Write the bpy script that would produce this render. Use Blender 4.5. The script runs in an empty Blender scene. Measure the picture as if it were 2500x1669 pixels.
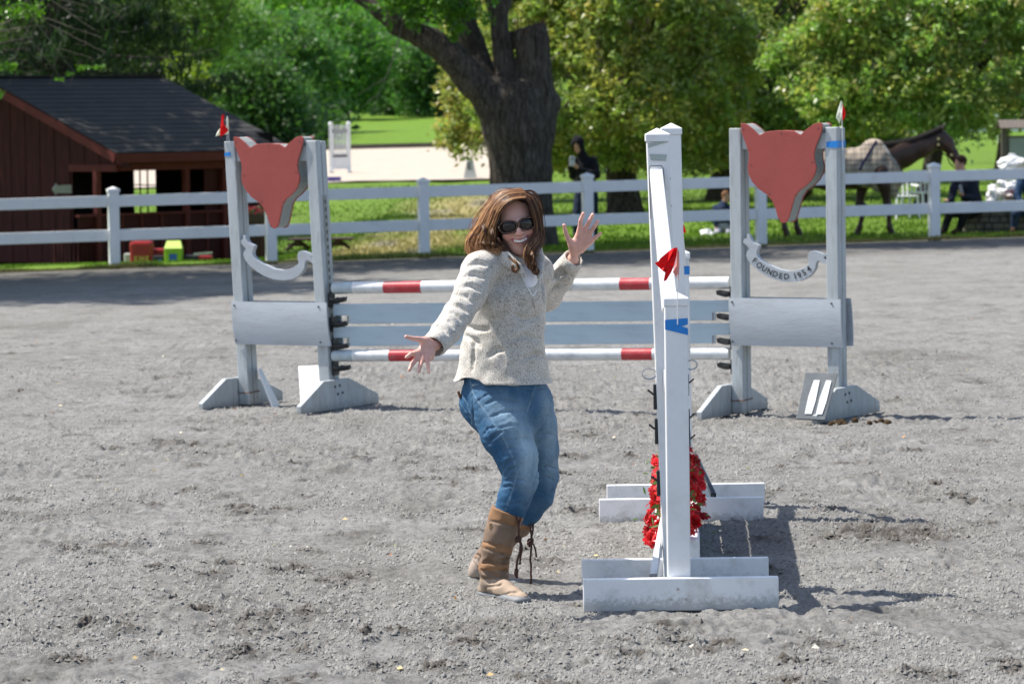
import bpy, bmesh, math, random
import numpy as np
from mathutils import Vector, Matrix
random.seed(7); RNG = np.random.default_rng(7)
D = bpy.data; SC = bpy.context.scene; COL = SC.collection
R = math.radians

# ------------------------------------------------------------------ camera, light, exposure
F_PX, CX, CY = 8834.0, 1250.0, 834.5          # photograph is 2500 x 1669
CAM_Z = 1.91
PITCH, ROLL = math.atan((834.5 - 290) / 8834.0), R(0.8)
_F = np.array([0, math.cos(PITCH), -math.sin(PITCH)])
_U0 = np.array([0, math.sin(PITCH), math.cos(PITCH)])
_R0 = np.array([1.0, 0, 0])
_R = _R0 * math.cos(ROLL) - _U0 * math.sin(ROLL)
_U = _U0 * math.cos(ROLL) + _R0 * math.sin(ROLL)
cd = D.cameras.new('camera'); cam = D.objects.new('camera', cd); COL.objects.link(cam)
cd.sensor_width = 36; cd.lens = F_PX * 36 / 2500
cd.clip_start = 0.5; cd.clip_end = 3000
cam.matrix_world = Matrix(((_R[0], _U[0], -_F[0], 0), (_R[1], _U[1], -_F[1], 0), (_R[2], _U[2], -_F[2], CAM_Z), (0, 0, 0, 1)))
cd.dof.use_dof = True; cd.dof.focus_distance = 14.5; cd.dof.aperture_fstop = 8.0
SC.camera = cam
SUN_EL = R(58.2); SUN_DIR = Vector((-0.972, 0.235, 0)).normalized() * math.cos(SUN_EL) + Vector((0, 0, math.sin(SUN_EL)))
w = D.worlds.new('World'); SC.world = w; w.use_nodes = True
nt = w.node_tree; bg = nt.nodes['Background']
sky = nt.nodes.new('ShaderNodeTexSky'); sky.sky_type = 'NISHITA'; sky.sun_disc = False
sky.sun_elevation = SUN_EL
sky.sun_rotation = math.atan2(SUN_DIR.x, SUN_DIR.y) % (2 * math.pi)
sky.air_density = 1.0; sky.dust_density = 1.6; sky.ozone_density = 1.0
nt.links.new(sky.outputs[0], bg.inputs[0]); bg.inputs[1].default_value = 0.13
sl = D.lights.new('sun', 'SUN'); sl.energy = 5.0; sl.angle = R(0.55); sl.color = (1.0, 0.945, 0.865)
so = D.objects.new('sun', sl); COL.objects.link(so); so.location = (-20, 6, 30)
so.rotation_euler = (-SUN_DIR).to_track_quat('-Z', 'Y').to_euler()
SC.view_settings.view_transform = 'Standard'; SC.view_settings.look = 'None'
SC.view_settings.exposure = 0.60; SC.view_settings.gamma = 1; SC.view_settings.use_curve_mapping = False
SC.render.resolution_x = 1024; SC.render.resolution_y = 683
SC.cycles.use_denoising = True
SC.cycles.max_bounces = 6; SC.cycles.diffuse_bounces = 3; SC.cycles.glossy_bounces = 2
SC.cycles.transmission_bounces = 4; SC.cycles.transparent_max_bounces = 6
SC.cycles.sample_clamp_indirect = 4.0

def P(px, py, Y):
    """world point on the vertical plane y=Y seen at photo pixel px,py"""
    d = _F + _R * (px - CX) / F_PX + _U * (CY - py) / F_PX
    t = Y / d[1]
    return np.array([d[0] * t, Y, CAM_Z + d[2] * t])
def S(Y): return F_PX / Y                     # pixels per metre at depth Y

def smooth01(t): t = np.clip(t, 0, 1); return t * t * (3 - 2 * t)
def terrain(x, y):
    x = np.asarray(x, float); y = np.asarray(y, float)
    g = (-0.12 + 0.011 * np.clip(x, -12, 12)) * smooth01((y - 28) / 22)
    h = np.interp(y, [55, 64, 80, 106, 130, 160, 220, 300, 420, 700], [0, 0, .1, .5, 1.05, 1.6, 2.9, 9, 24, 60])
    dip = -0.036 * np.clip(y - 53.4, 0, 10.5) * smooth01((-2.2 - x) / 2.2) * smooth01((95 - y) / 20)
    return g + h + dip
def fence_y(x): return 54.15 + .2685 * np.clip(x, -16, 16)
def on(x, y): return float(terrain(x, y))
def GP(px, py):
    """ground point under a photo pixel"""
    Y = 14.0
    for _ in range(60):
        p = P(px, py, Y); z = on(p[0], Y)
        # depth where the ray meets height z
        d = _F + _R * (px - CX) / F_PX + _U * (CY - py) / F_PX
        Y = Y * .5 + .5 * (z - CAM_Z) / d[2] * d[1]
    return P(px, py, Y)

# ------------------------------------------------------------------ noise
def _hash(ix, iy, iz, seed):
    h = (ix.astype(np.int64) * 374761393 + iy.astype(np.int64) * 668265263 + iz.astype(np.int64) * 2147483647 + seed * 974634777) & 0xFFFFFFFF
    h = ((h ^ (h >> 13)) * 1274126177) & 0xFFFFFFFF
    h = (h ^ (h >> 16))
    return (h & 0xFFFFFF).astype(np.float32) / float(0x7FFFFF) - 1.0
def vnoise(p, seed=0):
    """value noise -1..1 on (N,3) points"""
    i = np.floor(p); f = (p - i).astype(np.float32); f = f * f * (3 - 2 * f); i = i.astype(np.int64)
    out = np.zeros(len(p), np.float32)
    for dx in (0, 1):
        wx = f[:, 0] if dx else 1 - f[:, 0]
        for dy in (0, 1):
            wy = f[:, 1] if dy else 1 - f[:, 1]
            for dz in (0, 1):
                wz = f[:, 2] if dz else 1 - f[:, 2]
                out += wx * wy * wz * _hash(i[:, 0] + dx, i[:, 1] + dy, i[:, 2] + dz, seed)
    return out
def vnoise2(x, y, seed=0):
    ix = np.floor(x).astype(np.int64); iy = np.floor(y).astype(np.int64)
    fx = (x - ix).astype(np.float32); fy = (y - iy).astype(np.float32)
    fx = fx * fx * (3 - 2 * fx); fy = fy * fy * (3 - 2 * fy); z = np.zeros_like(ix)
    a = _hash(ix, iy, z, seed); b = _hash(ix + 1, iy, z, seed); c = _hash(ix, iy + 1, z, seed); d = _hash(ix + 1, iy + 1, z, seed)
    return (a * (1 - fx) + b * fx) * (1 - fy) + (c * (1 - fx) + d * fx) * fy

# ------------------------------------------------------------------ object helpers
def setp(o, label=None, cat=None, group=None, kind=None):
    if label: o['label'] = label
    if cat: o['category'] = cat
    if group: o['group'] = group
    if kind: o['kind'] = kind
    return o
def thing(name, loc, label, cat, group=None, rz=0):
    o = D.objects.new(name, None); COL.objects.link(o); o.location = tuple(loc); o.rotation_euler = (0, 0, rz)
    o.empty_display_size = .1
    return setp(o, label, cat, group)
def root_of(o):
    while o.parent: o = o.parent
    return o
def mesh_obj(name, verts, faces, mat, parent=None, smooth=False, local=False, bevel=0, quads=None):
    """verts in world coordinates unless local; children share their root's origin"""
    v = np.asarray(verts, np.float32).reshape(-1, 3)
    if parent is not None and not local:
        v = v - np.array(root_of(parent).location, np.float32)
    me = D.meshes.new(name)
    if isinstance(faces, np.ndarray):
        n, k = faces.shape
        me.vertices.add(len(v)); me.vertices.foreach_set('co', v.ravel())
        me.loops.add(n * k); me.loops.foreach_set('vertex_index', faces.astype(np.int32).ravel())
        me.polygons.add(n); me.polygons.foreach_set('loop_start', np.arange(0, n * k, k, dtype=np.int32))
        me.polygons.foreach_set('loop_total', np.full(n, k, np.int32))
        me.update(calc_edges=True)
    else:
        me.from_pydata(v.tolist(), [], faces); me.update()
    if smooth: me.polygons.foreach_set('use_smooth', np.ones(len(me.polygons), bool))
    me.materials.append(mat)
    o = D.objects.new(name, me); COL.objects.link(o)
    if parent is not None: o.parent = parent
    if bevel:
        b = o.modifiers.new('bevel', 'BEVEL'); b.width = bevel; b.segments = 2; b.limit_method = 'ANGLE'; b.angle_limit = R(40)
    return o
def set_attr(o, name, vals):
    a = o.data.color_attributes.new(name, 'FLOAT_COLOR', 'POINT')
    v = np.asarray(vals, np.float32)
    if v.ndim == 1: v = np.stack([v, v, v], 1)
    v = np.concatenate([v, np.ones((len(v), 1), np.float32)], 1)
    a.data.foreach_set('color', v.ravel())

class MB:
    def __init__(s): s.v = []; s.f = []
    def add(s, vs, fs):
        n = len(s.v); s.v += [tuple(map(float, p)) for p in vs]; s.f += [tuple(i + n for i in f) for f in fs]; return s
    def box(s, c, size, M=None):
        c = np.array(c, float); h = np.array(size, float) / 2
        vs = [np.array([x, y, z]) * h for x in (-1, 1) for y in (-1, 1) for z in (-1, 1)]
        if M is not None: vs = [np.array(M) @ p for p in vs]
        return s.add([c + p for p in vs], [(0, 1, 3, 2), (4, 6, 7, 5), (0, 4, 5, 1), (2, 3, 7, 6), (0, 2, 6, 4), (1, 5, 7, 3)])
    def beam(s, a, b, w, h, up=(0, 0, 1), w2=None, h2=None):
        """box from a to b; w across, h along up"""
        a = np.array(a, float); b = np.array(b, float); d = b - a; L = np.linalg.norm(d); d /= L
        up = np.array(up, float); x = np.cross(d, up); x /= np.linalg.norm(x); u = np.cross(x, d)
        w2 = w if w2 is None else w2; h2 = h if h2 is None else h2
        vs = []
        for p, ww, hh in ((a, w, h), (b, w2, h2)):
            for sx, su in ((-1, -1), (1, -1), (1, 1), (-1, 1)): vs.append(p + x * ww / 2 * sx + u * hh / 2 * su)
        return s.add(vs, [(0, 1, 2, 3)[::-1], (4, 5, 6, 7), (0, 1, 5, 4), (1, 2, 6, 5), (2, 3, 7, 6), (3, 0, 4, 7)])
    def tube(s, pts, r, n=8, cap=True):
        pts = [np.array(p, float) for p in pts]
        if not hasattr(r, '__len__'): r = [r] * len(pts)
        m = len(pts); vs = []; fs = []
        t0 = pts[1] - pts[0]; u = np.cross(t0, [0.12, .3, 1.0]);
        if np.linalg.norm(u) < 1e-6: u = np.cross(t0, [1, 0, 0])
        u /= np.linalg.norm(u)
        for i in range(m):
            t = pts[min(i + 1, m - 1)] - pts[max(i - 1, 0)]; t = t / (np.linalg.norm(t) + 1e-9)
            u = u - t * (u @ t); u /= np.linalg.norm(u) + 1e-9; q = np.cross(t, u)
            for k in range(n):
                a = 2 * math.pi * k / n; vs.append(pts[i] + r[i] * (u * math.cos(a) + q * math.sin(a)))
        for i in range(m - 1):
            for k in range(n):
                k2 = (k + 1) % n; fs.append((i * n + k, i * n + k2, (i + 1) * n + k2, (i + 1) * n + k))
        if cap: fs.append(tuple(range(n))[::-1]); fs.append(tuple(range((m - 1) * n, m * n)))
        return s.add(vs, fs)
    def prism(s, poly, to3, depth):
        """poly (list of 2-tuples) extruded; to3(u,v,w)->3d with w in 0..depth"""
        n = len(poly)
        vs = [to3(u, v, 0) for u, v in poly] + [to3(u, v, depth) for u, v in poly]
        fs = [tuple(range(n)), tuple(range(n, 2 * n))[::-1]]
        fs += [(i, i + n, (i + 1) % n + n, (i + 1) % n) for i in range(n)]
        return s.add(vs, fs)
    def cyl(s, c, r, h, n=16, axis=(0, 0, 1), r2=None):
        c = np.array(c, float); ax = np.array(axis, float); ax /= np.linalg.norm(ax)
        return s.tube([c - ax * h / 2, c + ax * h / 2], [r, r if r2 is None else r2], n)
    def build(s, name, mat, parent=None, smooth=False, bevel=0, local=False):
        o = mesh_obj(name, s.v, s.f, mat, parent, smooth, local, bevel)
        bm = bmesh.new(); bm.from_mesh(o.data); bmesh.ops.recalc_face_normals(bm, faces=bm.faces)
        bm.to_mesh(o.data); bm.free()
        return o
def smooth_by_angle(o, ang=40):
    me = o.data
    me.polygons.foreach_set('use_smooth', np.ones(len(me.polygons), bool))
    bm = bmesh.new(); bm.from_mesh(me)
    for e in bm.edges:
        e.smooth = not (len(e.link_faces) == 2 and e.calc_face_angle(0) > R(ang))
    bm.to_mesh(me); bm.free()
def dup(root, loc=None, label=None, rz=None):
    def cp(o, par):
        c = o.copy(); COL.objects.link(c)
        if par is not None: c.parent = par
        for ch in list(o.children): cp(ch, c)
        return c
    r = cp(root, None)
    if loc is not None: r.location = tuple(loc)
    if rz is not None: r.rotation_euler.z = rz
    if label: r['label'] = label
    return r

# ------------------------------------------------------------------ implicit surfaces
def rotm(rx=0, ry=0, rz=0):
    return np.array((Matrix.Rotation(rz, 3, 'Z') @ Matrix.Rotation(ry, 3, 'Y') @ Matrix.Rotation(rx, 3, 'X')))
class Field:
    def __init__(s, lo, hi, vox):
        s.lo = np.array(lo, float); s.vox = vox; n = np.ceil((np.array(hi, float) - s.lo) / vox).astype(int) + 1
        s.n = n; s.F = np.full(tuple(n), 0.5, np.float32)
        s.ax = [(s.lo[i] + vox * np.arange(n[i])).astype(np.float32) for i in range(3)]
    def _sub(s, lo, hi):
        sl = []; g = []
        for i in range(3):
            a = max(0, int((lo[i] - s.lo[i]) / s.vox)); b = min(s.n[i], int((hi[i] - s.lo[i]) / s.vox) + 2)
            if b <= a: return None, None
            sl.append(slice(a, b)); sh = [1, 1, 1]; sh[i] = -1; g.append(s.ax[i][a:b].reshape(sh))
        return tuple(sl), g
    def _mix(s, sl, d, k, op):
        A = s.F[sl]
        if op == 'sub': d = -d
        if k > 0:
            if op == 'add':
                h = np.clip(.5 + .5 * (A - d) / k, 0, 1); s.F[sl] = A * (1 - h) + d * h - k * h * (1 - h)
            else:
                h = np.clip(.5 - .5 * (A - d) / k, 0, 1); s.F[sl] = A * (1 - h) + d * h + k * h * (1 - h)
        else: s.F[sl] = np.minimum(A, d) if op == 'add' else np.maximum(A, d)
    def cap(s, a, b, ra, rb=None, k=.01, op='add', flat=None):
        rb = ra if rb is None else rb; a = np.array(a, float); b = np.array(b, float)
        m = max(ra, rb) * (1.05) + k + 3 * s.vox
        sl, g = s._sub(np.minimum(a, b) - m, np.maximum(a, b) + m)
        if sl is None: return s
        ab = b - a; L2 = max(ab @ ab, 1e-9)
        px, py, pz = g[0] - a[0], g[1] - a[1], g[2] - a[2]
        t = np.clip((px * ab[0] + py * ab[1] + pz * ab[2]) / L2, 0, 1)
        x = px - t * ab[0]; y = py - t * ab[1]; z = pz - t * ab[2]
        if flat is not None:
            ax, fc = np.array(flat[0], float), flat[1]; ax = ax / np.linalg.norm(ax)
            q = (x * ax[0] + y * ax[1] + z * ax[2]) * (1 / fc - 1)
            x = x + ax[0] * q; y = y + ax[1] * q; z = z + ax[2] * q
        d = np.sqrt(x * x + y * y + z * z) - (ra + (rb - ra) * t)
        s._mix(sl, d, k, op); return s
    def chain(s, pts, rs, k=.01, op='add', flat=None):
        for i in range(len(pts) - 1): s.cap(pts[i], pts[i + 1], rs[i], rs[i + 1], k, op, flat)
        return s
    def ell(s, c, r, M=None, k=.01, op='add'):
        c = np.array(c, float); r = np.array(r, float) * np.ones(3); m = r.max() + k + 3 * s.vox
        sl, g = s._sub(c - m, c + m)
        if sl is None: return s
        x, y, z = g[0] - c[0], g[1] - c[1], g[2] - c[2]
        if M is not None:
            M = np.asarray(M)     # columns = local axes
            x, y, z = (M[0, 0] * x + M[1, 0] * y + M[2, 0] * z, M[0, 1] * x + M[1, 1] * y + M[2, 1] * z, M[0, 2] * x + M[1, 2] * y + M[2, 2] * z)
        k0 = np.sqrt((x / r[0]) ** 2 + (y / r[1]) ** 2 + (z / r[2]) ** 2)
        k1 = np.sqrt((x / r[0] ** 2) ** 2 + (y / r[1] ** 2) ** 2 + (z / r[2] ** 2) ** 2) + 1e-6
        s._mix(sl, k0 * (k0 - 1) / k1, k, op); return s
    def cut(s, p, nrm, k=0.004, lo=None, hi=None):
        """keep the side where (x-p).n < 0 (inside box lo..hi if given)"""
        p = np.array(p, float); nrm = np.array(nrm, float); nrm = nrm / np.linalg.norm(nrm)
        sl, g = s._sub(s.lo if lo is None else lo, s.lo + s.vox * s.n if hi is None else hi)
        d = (g[0] - p[0]) * nrm[0] + (g[1] - p[1]) * nrm[1] + (g[2] - p[2]) * nrm[2]
        s._mix(sl, -d + 0 * s.F[sl], k, 'sub'); return s
    def mesh(s):
        Fd = s.F; n = np.array(Fd.shape); neg = Fd < 0
        c0 = neg[:-1, :-1, :-1]; allsame = np.ones(c0.shape, bool)
        for dx in (0, 1):
            for dy in (0, 1):
                for dz in (0, 1):
                    allsame &= neg[dx:n[0] - 1 + dx, dy:n[1] - 1 + dy, dz:n[2] - 1 + dz] == c0
        I = np.argwhere(~allsame); idx = np.full(c0.shape, -1, np.int64); idx[tuple(I.T)] = np.arange(len(I))
        acc = np.zeros((len(I), 3)); cnt = np.zeros(len(I))
        cs = [(0, 0, 0), (1, 0, 0), (0, 1, 0), (1, 1, 0), (0, 0, 1), (1, 0, 1), (0, 1, 1), (1, 1, 1)]
        V = {c: Fd[I[:, 0] + c[0], I[:, 1] + c[1], I[:, 2] + c[2]] for c in cs}
        for a in cs:
            for ax in range(3):
                if a[ax]: continue
                b = list(a); b[ax] = 1; b = tuple(b)
                va, vb = V[a], V[b]; m = (va < 0) != (vb < 0)
                t = np.where(m, va / np.where(m, va - vb, 1), 0)
                p = np.array(a, float)[None] + 0 * acc; p[:, ax] = t
                acc[m] += p[m]; cnt[m] += 1
        verts = (I + acc / cnt[:, None]) * s.vox + s.lo
        quads = []
        for ax in range(3):
            o1, o2 = [(1, 2), (2, 0), (0, 1)][ax]
            sl = [slice(1, -1)] * 3; a = [slice(1, n[i] - 1) for i in range(3)]; a[ax] = slice(0, n[ax] - 1)
            b = list(a); b[ax] = slice(1, n[ax])
            A = neg[tuple(a)]; B = neg[tuple(b)]; E = np.argwhere(A != B)
            off = np.array([1 if i != ax else 0 for i in range(3)]); E = E + off
            flip = neg[tuple(E.T)]
            e1 = np.zeros(3, int); e1[o1] = 1; e2 = np.zeros(3, int); e2[o2] = 1
            q = np.stack([idx[tuple((E - e1 - e2).T)], idx[tuple((E - e2).T)], idx[tuple(E.T)], idx[tuple((E - e1).T)]], 1)
            q[~flip] = q[~flip][:, ::-1]; quads.append(q)
        Q = np.concatenate(quads); Q = Q[(Q >= 0).all(1)]
        return verts, Q
    def grad(s, v):
        """field gradient at points (nearest cell, central difference)"""
        i = np.clip(np.round((v - s.lo) / s.vox).astype(int), 1, s.n - 2); g = np.zeros((len(v), 3))
        for a in range(3):
            e = np.zeros(3, int); e[a] = 1
            g[:, a] = s.F[tuple((i + e).T)] - s.F[tuple((i - e).T)]
        return g / (np.linalg.norm(g, axis=1, keepdims=True) + 1e-9)
    def at(s, v):
        i = np.clip(np.round((v - s.lo) / s.vox).astype(int), 0, s.n - 1); return s.F[tuple(i.T)]

# ------------------------------------------------------------------ materials
def lin(c): return tuple((x / 12.92 if x <= .04045 else ((x + .055) / 1.055) ** 2.4) for x in c)
def new_mat(name):
    m = D.materials.new(name); m.use_nodes = True; t = m.node_tree; b = t.nodes['Principled BSDF']
    return m, t, b
def N(t, kind, **kw):
    n = t.nodes.new('ShaderNode' + kind)
    for k, v in kw.items():
        if k in n.inputs.keys() if hasattr(n.inputs, 'keys') else False: n.inputs[k].default_value = v
        else: setattr(n, k, v)
    return n
def ramp(t, fac, stops):
    r = t.nodes.new('ShaderNodeValToRGB'); e = r.color_ramp.elements
    while len(e) < len(stops): e.new(.5)
    for i, (p, c) in enumerate(stops):
        e[i].position = p; e[i].color = (*c, 1) if len(c) == 3 else c
    t.links.new(fac, r.inputs[0]); return r.outputs[0]
def noise(t, scale, detail=4, rough=.55, vec=None, dist=0):
    n = t.nodes.new('ShaderNodeTexNoise'); n.inputs['Scale'].default_value = scale; n.inputs['Detail'].default_value = detail
    n.inputs['Roughness'].default_value = rough; n.inputs['Distortion'].default_value = dist
    if vec is not None: t.links.new(vec, n.inputs['Vector'])
    return n.outputs['Fac']
def coord(t, scale=(1, 1, 1), kind='Object', rot=(0, 0, 0)):
    c = t.nodes.new('ShaderNodeTexCoord'); m = t.nodes.new('ShaderNodeMapping')
    m.inputs['Scale'].default_value = scale; m.inputs['Rotation'].default_value = rot
    t.links.new(c.outputs[kind], m.inputs[0]); return m.outputs[0]
def mixc(t, fac, a, b, mode='MIX'):
    n = t.nodes.new('ShaderNodeMix'); n.data_type = 'RGBA'; n.blend_type = mode
    for s_, v in ((0, fac), (6, a), (7, b)):
        if hasattr(v, 'is_linked') or hasattr(v, 'links'): t.links.new(v, n.inputs[s_])
        elif s_ == 0: n.inputs[0].default_value = v
        else: n.inputs[s_].default_value = (*v, 1)
    return n.outputs[2]
def bump(t, b, h, strength=.3, dist=.01):
    n = t.nodes.new('ShaderNodeBump'); n.inputs['Strength'].default_value = strength; n.inputs['Distance'].default_value = dist
    t.links.new(h, n.inputs['Height']); t.links.new(n.outputs[0], b.inputs['Normal']); return n
def simple(name, col, rough=.6, var=.15, scale=8, bmp=.15, metal=0, stretch=(1, 1, 1), spec=None, dirt=None, dirt_scale=3, dirt_amt=.5, bscale=60, splash=None):
    m, t, b = new_mat(name); vec = coord(t, stretch)
    n = noise(t, scale, 5, .6, vec)
    a = tuple(c * (1 - var) for c in col); z = tuple(min(1, c * (1 + var)) for c in col)
    out = ramp(t, n, [(.3, a), (.7, z)])
    if dirt is not None:
        dn = noise(t, dirt_scale, 8, .7, vec); f = ramp(t, dn, [(.5, (0, 0, 0)), (.72, (dirt_amt,) * 3)])
        out = mixc(t, f, out, dirt)
    if splash is not None:        # mud thrown up from the footing, thickest at the very foot
        tc = t.nodes.new('ShaderNodeTexCoord'); sp = t.nodes.new('ShaderNodeSeparateXYZ'); t.links.new(tc.outputs['Object'], sp.inputs[0])
        mr = t.nodes.new('ShaderNodeMapRange'); mr.inputs[1].default_value = 0; mr.inputs[2].default_value = splash; mr.inputs[3].default_value = .30; mr.inputs[4].default_value = -.12; t.links.new(sp.outputs[2], mr.inputs[0])
        ad = t.nodes.new('ShaderNodeMath'); t.links.new(mr.outputs[0], ad.inputs[0]); t.links.new(noise(t, 45, 6, .8, tc.outputs['Object']), ad.inputs[1])
        out = mixc(t, ramp(t, ad.outputs[0], [(.50, (0, 0, 0)), (.72, (.6,) * 3)]), out, (.26, .245, .22))
    t.links.new(out, b.inputs['Base Color']); b.inputs['Roughness'].default_value = rough; b.inputs['Metallic'].default_value = metal
    if spec is not None: b.inputs['Specular IOR Level'].default_value = spec
    if bmp: bump(t, b, noise(t, bscale, 4, .6, vec), bmp, .004)
    return m
def attr_mat(name, attr, rough=.6, transl=0, spec=.5, bmp=0, bscale=100, var=0, vscale=10):
    m, t, b = new_mat(name); a = t.nodes.new('ShaderNodeVertexColor'); a.layer_name = attr
    out = a.outputs[0]
    if var:
        n = noise(t, vscale, 4, .6, coord(t)); out = mixc(t, 1.0, out, ramp(t, n, [(.3, (1 - var,) * 3), (.7, (1 + 0 * var,) * 3)]), 'MULTIPLY')
    t.links.new(out, b.inputs['Base Color']); b.inputs['Roughness'].default_value = rough
    b.inputs['Specular IOR Level'].default_value = spec
    if transl:
        tr = t.nodes.new('ShaderNodeBsdfTranslucent'); mx = t.nodes.new('ShaderNodeMixShader'); mx.inputs[0].default_value = transl
        br = mixc(t, 1.0, out, (1.2, 1.38, .75), 'MULTIPLY')
        t.links.new(br, tr.inputs[0]); t.links.new(b.outputs[0], mx.inputs[1]); t.links.new(tr.outputs[0], mx.inputs[2])
        t.links.new(mx.outputs[0], t.nodes['Material Output'].inputs[0])
    if bmp: bump(t, b, noise(t, bscale, 3, .6, coord(t)), bmp, .003)
    return m
WHITE_PVC = simple('white_vinyl', (.80, .81, .82), .32, .03, 3, .03, dirt=(.45, .44, .40), dirt_scale=5, dirt_amt=.25)
WHITE_WOOD = simple('white_painted_wood', (.80, .81, .82), .4, .04, 6, .1, dirt=(.42, .40, .36), dirt_scale=9, dirt_amt=.55, stretch=(1, 1, 1), splash=.07)
BLACK_METAL = simple('black_metal', (.02, .022, .024), .5, .2, 20, .1)
STEEL = simple('steel', (.45, .45, .46), .35, .1, 20, .05, metal=.9)
RUST = simple('rusty_metal', (.16, .06, .03), .8, .3, 30, .3)
DARK = simple('dark_screw', (.05, .045, .04), .6, .2, 20, 0)
# ------------------------------------------------------------------ ground
def grid_mesh(name, xs, Yfun, ts, hfun, mat, parent=None):
    X, T_ = np.meshgrid(xs, ts); Y = Yfun(X, T_); Z = hfun(X, Y)
    v = np.stack([X, Y, Z], -1).reshape(-1, 3); n, m = X.shape
    i = np.arange(n * m).reshape(n, m)
    f = np.stack([i[:-1, :-1], i[:-1, 1:], i[1:, 1:], i[1:, :-1]], -1).reshape(-1, 4)
    return mesh_obj(name, v, f, mat, parent, smooth=True, local=True), v
def graded(segs):
    out = []
    for a, b, n in segs: out += list(np.linspace(a, b, n, endpoint=False))
    return np.array(out + [segs[-1][1]])
def arena_micro(X, Y):
    h = .016 * vnoise2(X / 1.7, Y / 1.7, 3) + .010 * vnoise2(X / .55, Y / .6, 4)
    dist = smooth01((vnoise2(X / .9, Y / .8, 11) + .35) * 1.2)           # trampled zones
    a = vnoise2(X / .16 + .7 * vnoise2(X / .3, Y / .3, 8), Y / .17, 5)
    h += .010 * a * (.35 + dist)
    r = 1 - np.abs(vnoise2(X / .10, Y / .11, 6)) * 2
    h += .0065 * r * (.4 + dist)
    h += .0085 * (1 - 2.2 * np.abs(vnoise2(X / .05, Y / .07, 7))) * (.45 + dist) + .006 * np.clip(vnoise2(X / .09, Y / .12, 17) - .35, 0, 1) * 2.5
    h += .0035 * vnoise2(X / .02, Y / .035, 9)
    # hoof prints: pits with a raised rim
    for (cx, cy, rr, dp) in HOOF:
        m = (np.abs(X - cx) < rr * 2) & (np.abs(Y - cy) < rr * 2)
        if m.any():
            q = np.sqrt((X[m] - cx) ** 2 + (Y[m] - cy) ** 2) / rr
            h[m] += dp * (-np.exp(-(q / .62) ** 4) + .55 * np.exp(-((q - 1.05) / .28) ** 2))
    return h
HOOF = []
for _ in range(560):
    y = 12 + 26 * RNG.random() ** 1.3; x = (RNG.random() - .5) * y * .34
    HOOF.append((x, y, .045 + .035 * RNG.random(), .008 + .026 * RNG.random() ** 1.5))
def damp_shade(X, Y):
    d = np.zeros(X.shape, np.float32)
    for k, (cx, cy, rr, dp) in enumerate(HOOF):
        if k % 3 == 0: continue
        m = (np.abs(X - cx) < rr * 2.6) & (np.abs(Y - cy) < rr * 3)
        if m.any(): d[m] = np.maximum(d[m], min(1, dp / .018) * np.exp(-((X[m] - cx) / rr / 1.3) ** 2 - ((Y[m] - cy - rr * .3) / rr / 1.3) ** 2))  # pits: turned moist soil, with painted shade towards the far wall
    n = vnoise2(X / .05, Y / .09, 191) * .5 + vnoise2(X / .02, Y / .05, 192) * .5
    q = np.exp(-((X - 1.74) / .30) ** 2 - ((Y - 16.35) / .42) ** 2); z = smooth01(vnoise2(X / .5, Y / .8, 193) * 1.6 - .7) * .4
    fe = smooth01((Y - fence_y(X) + 7.5 + 1.5 * vnoise2(X / 2.5, Y / 2.5, 194)) / 5) * .62      # tree shade along the fence, painted into the footing colour
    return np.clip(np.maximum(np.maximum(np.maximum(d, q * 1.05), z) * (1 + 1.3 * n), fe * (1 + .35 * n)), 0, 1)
def arena_z(X, Y):
    fade = smooth01((46 - Y) / 20) * .8 + .2
    return terrain(X, Y) + arena_micro(X, Y) * fade * smooth01((9.5 - np.abs(X)) / 2 + .1) * smooth01((Y - 8) / 2)

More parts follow.
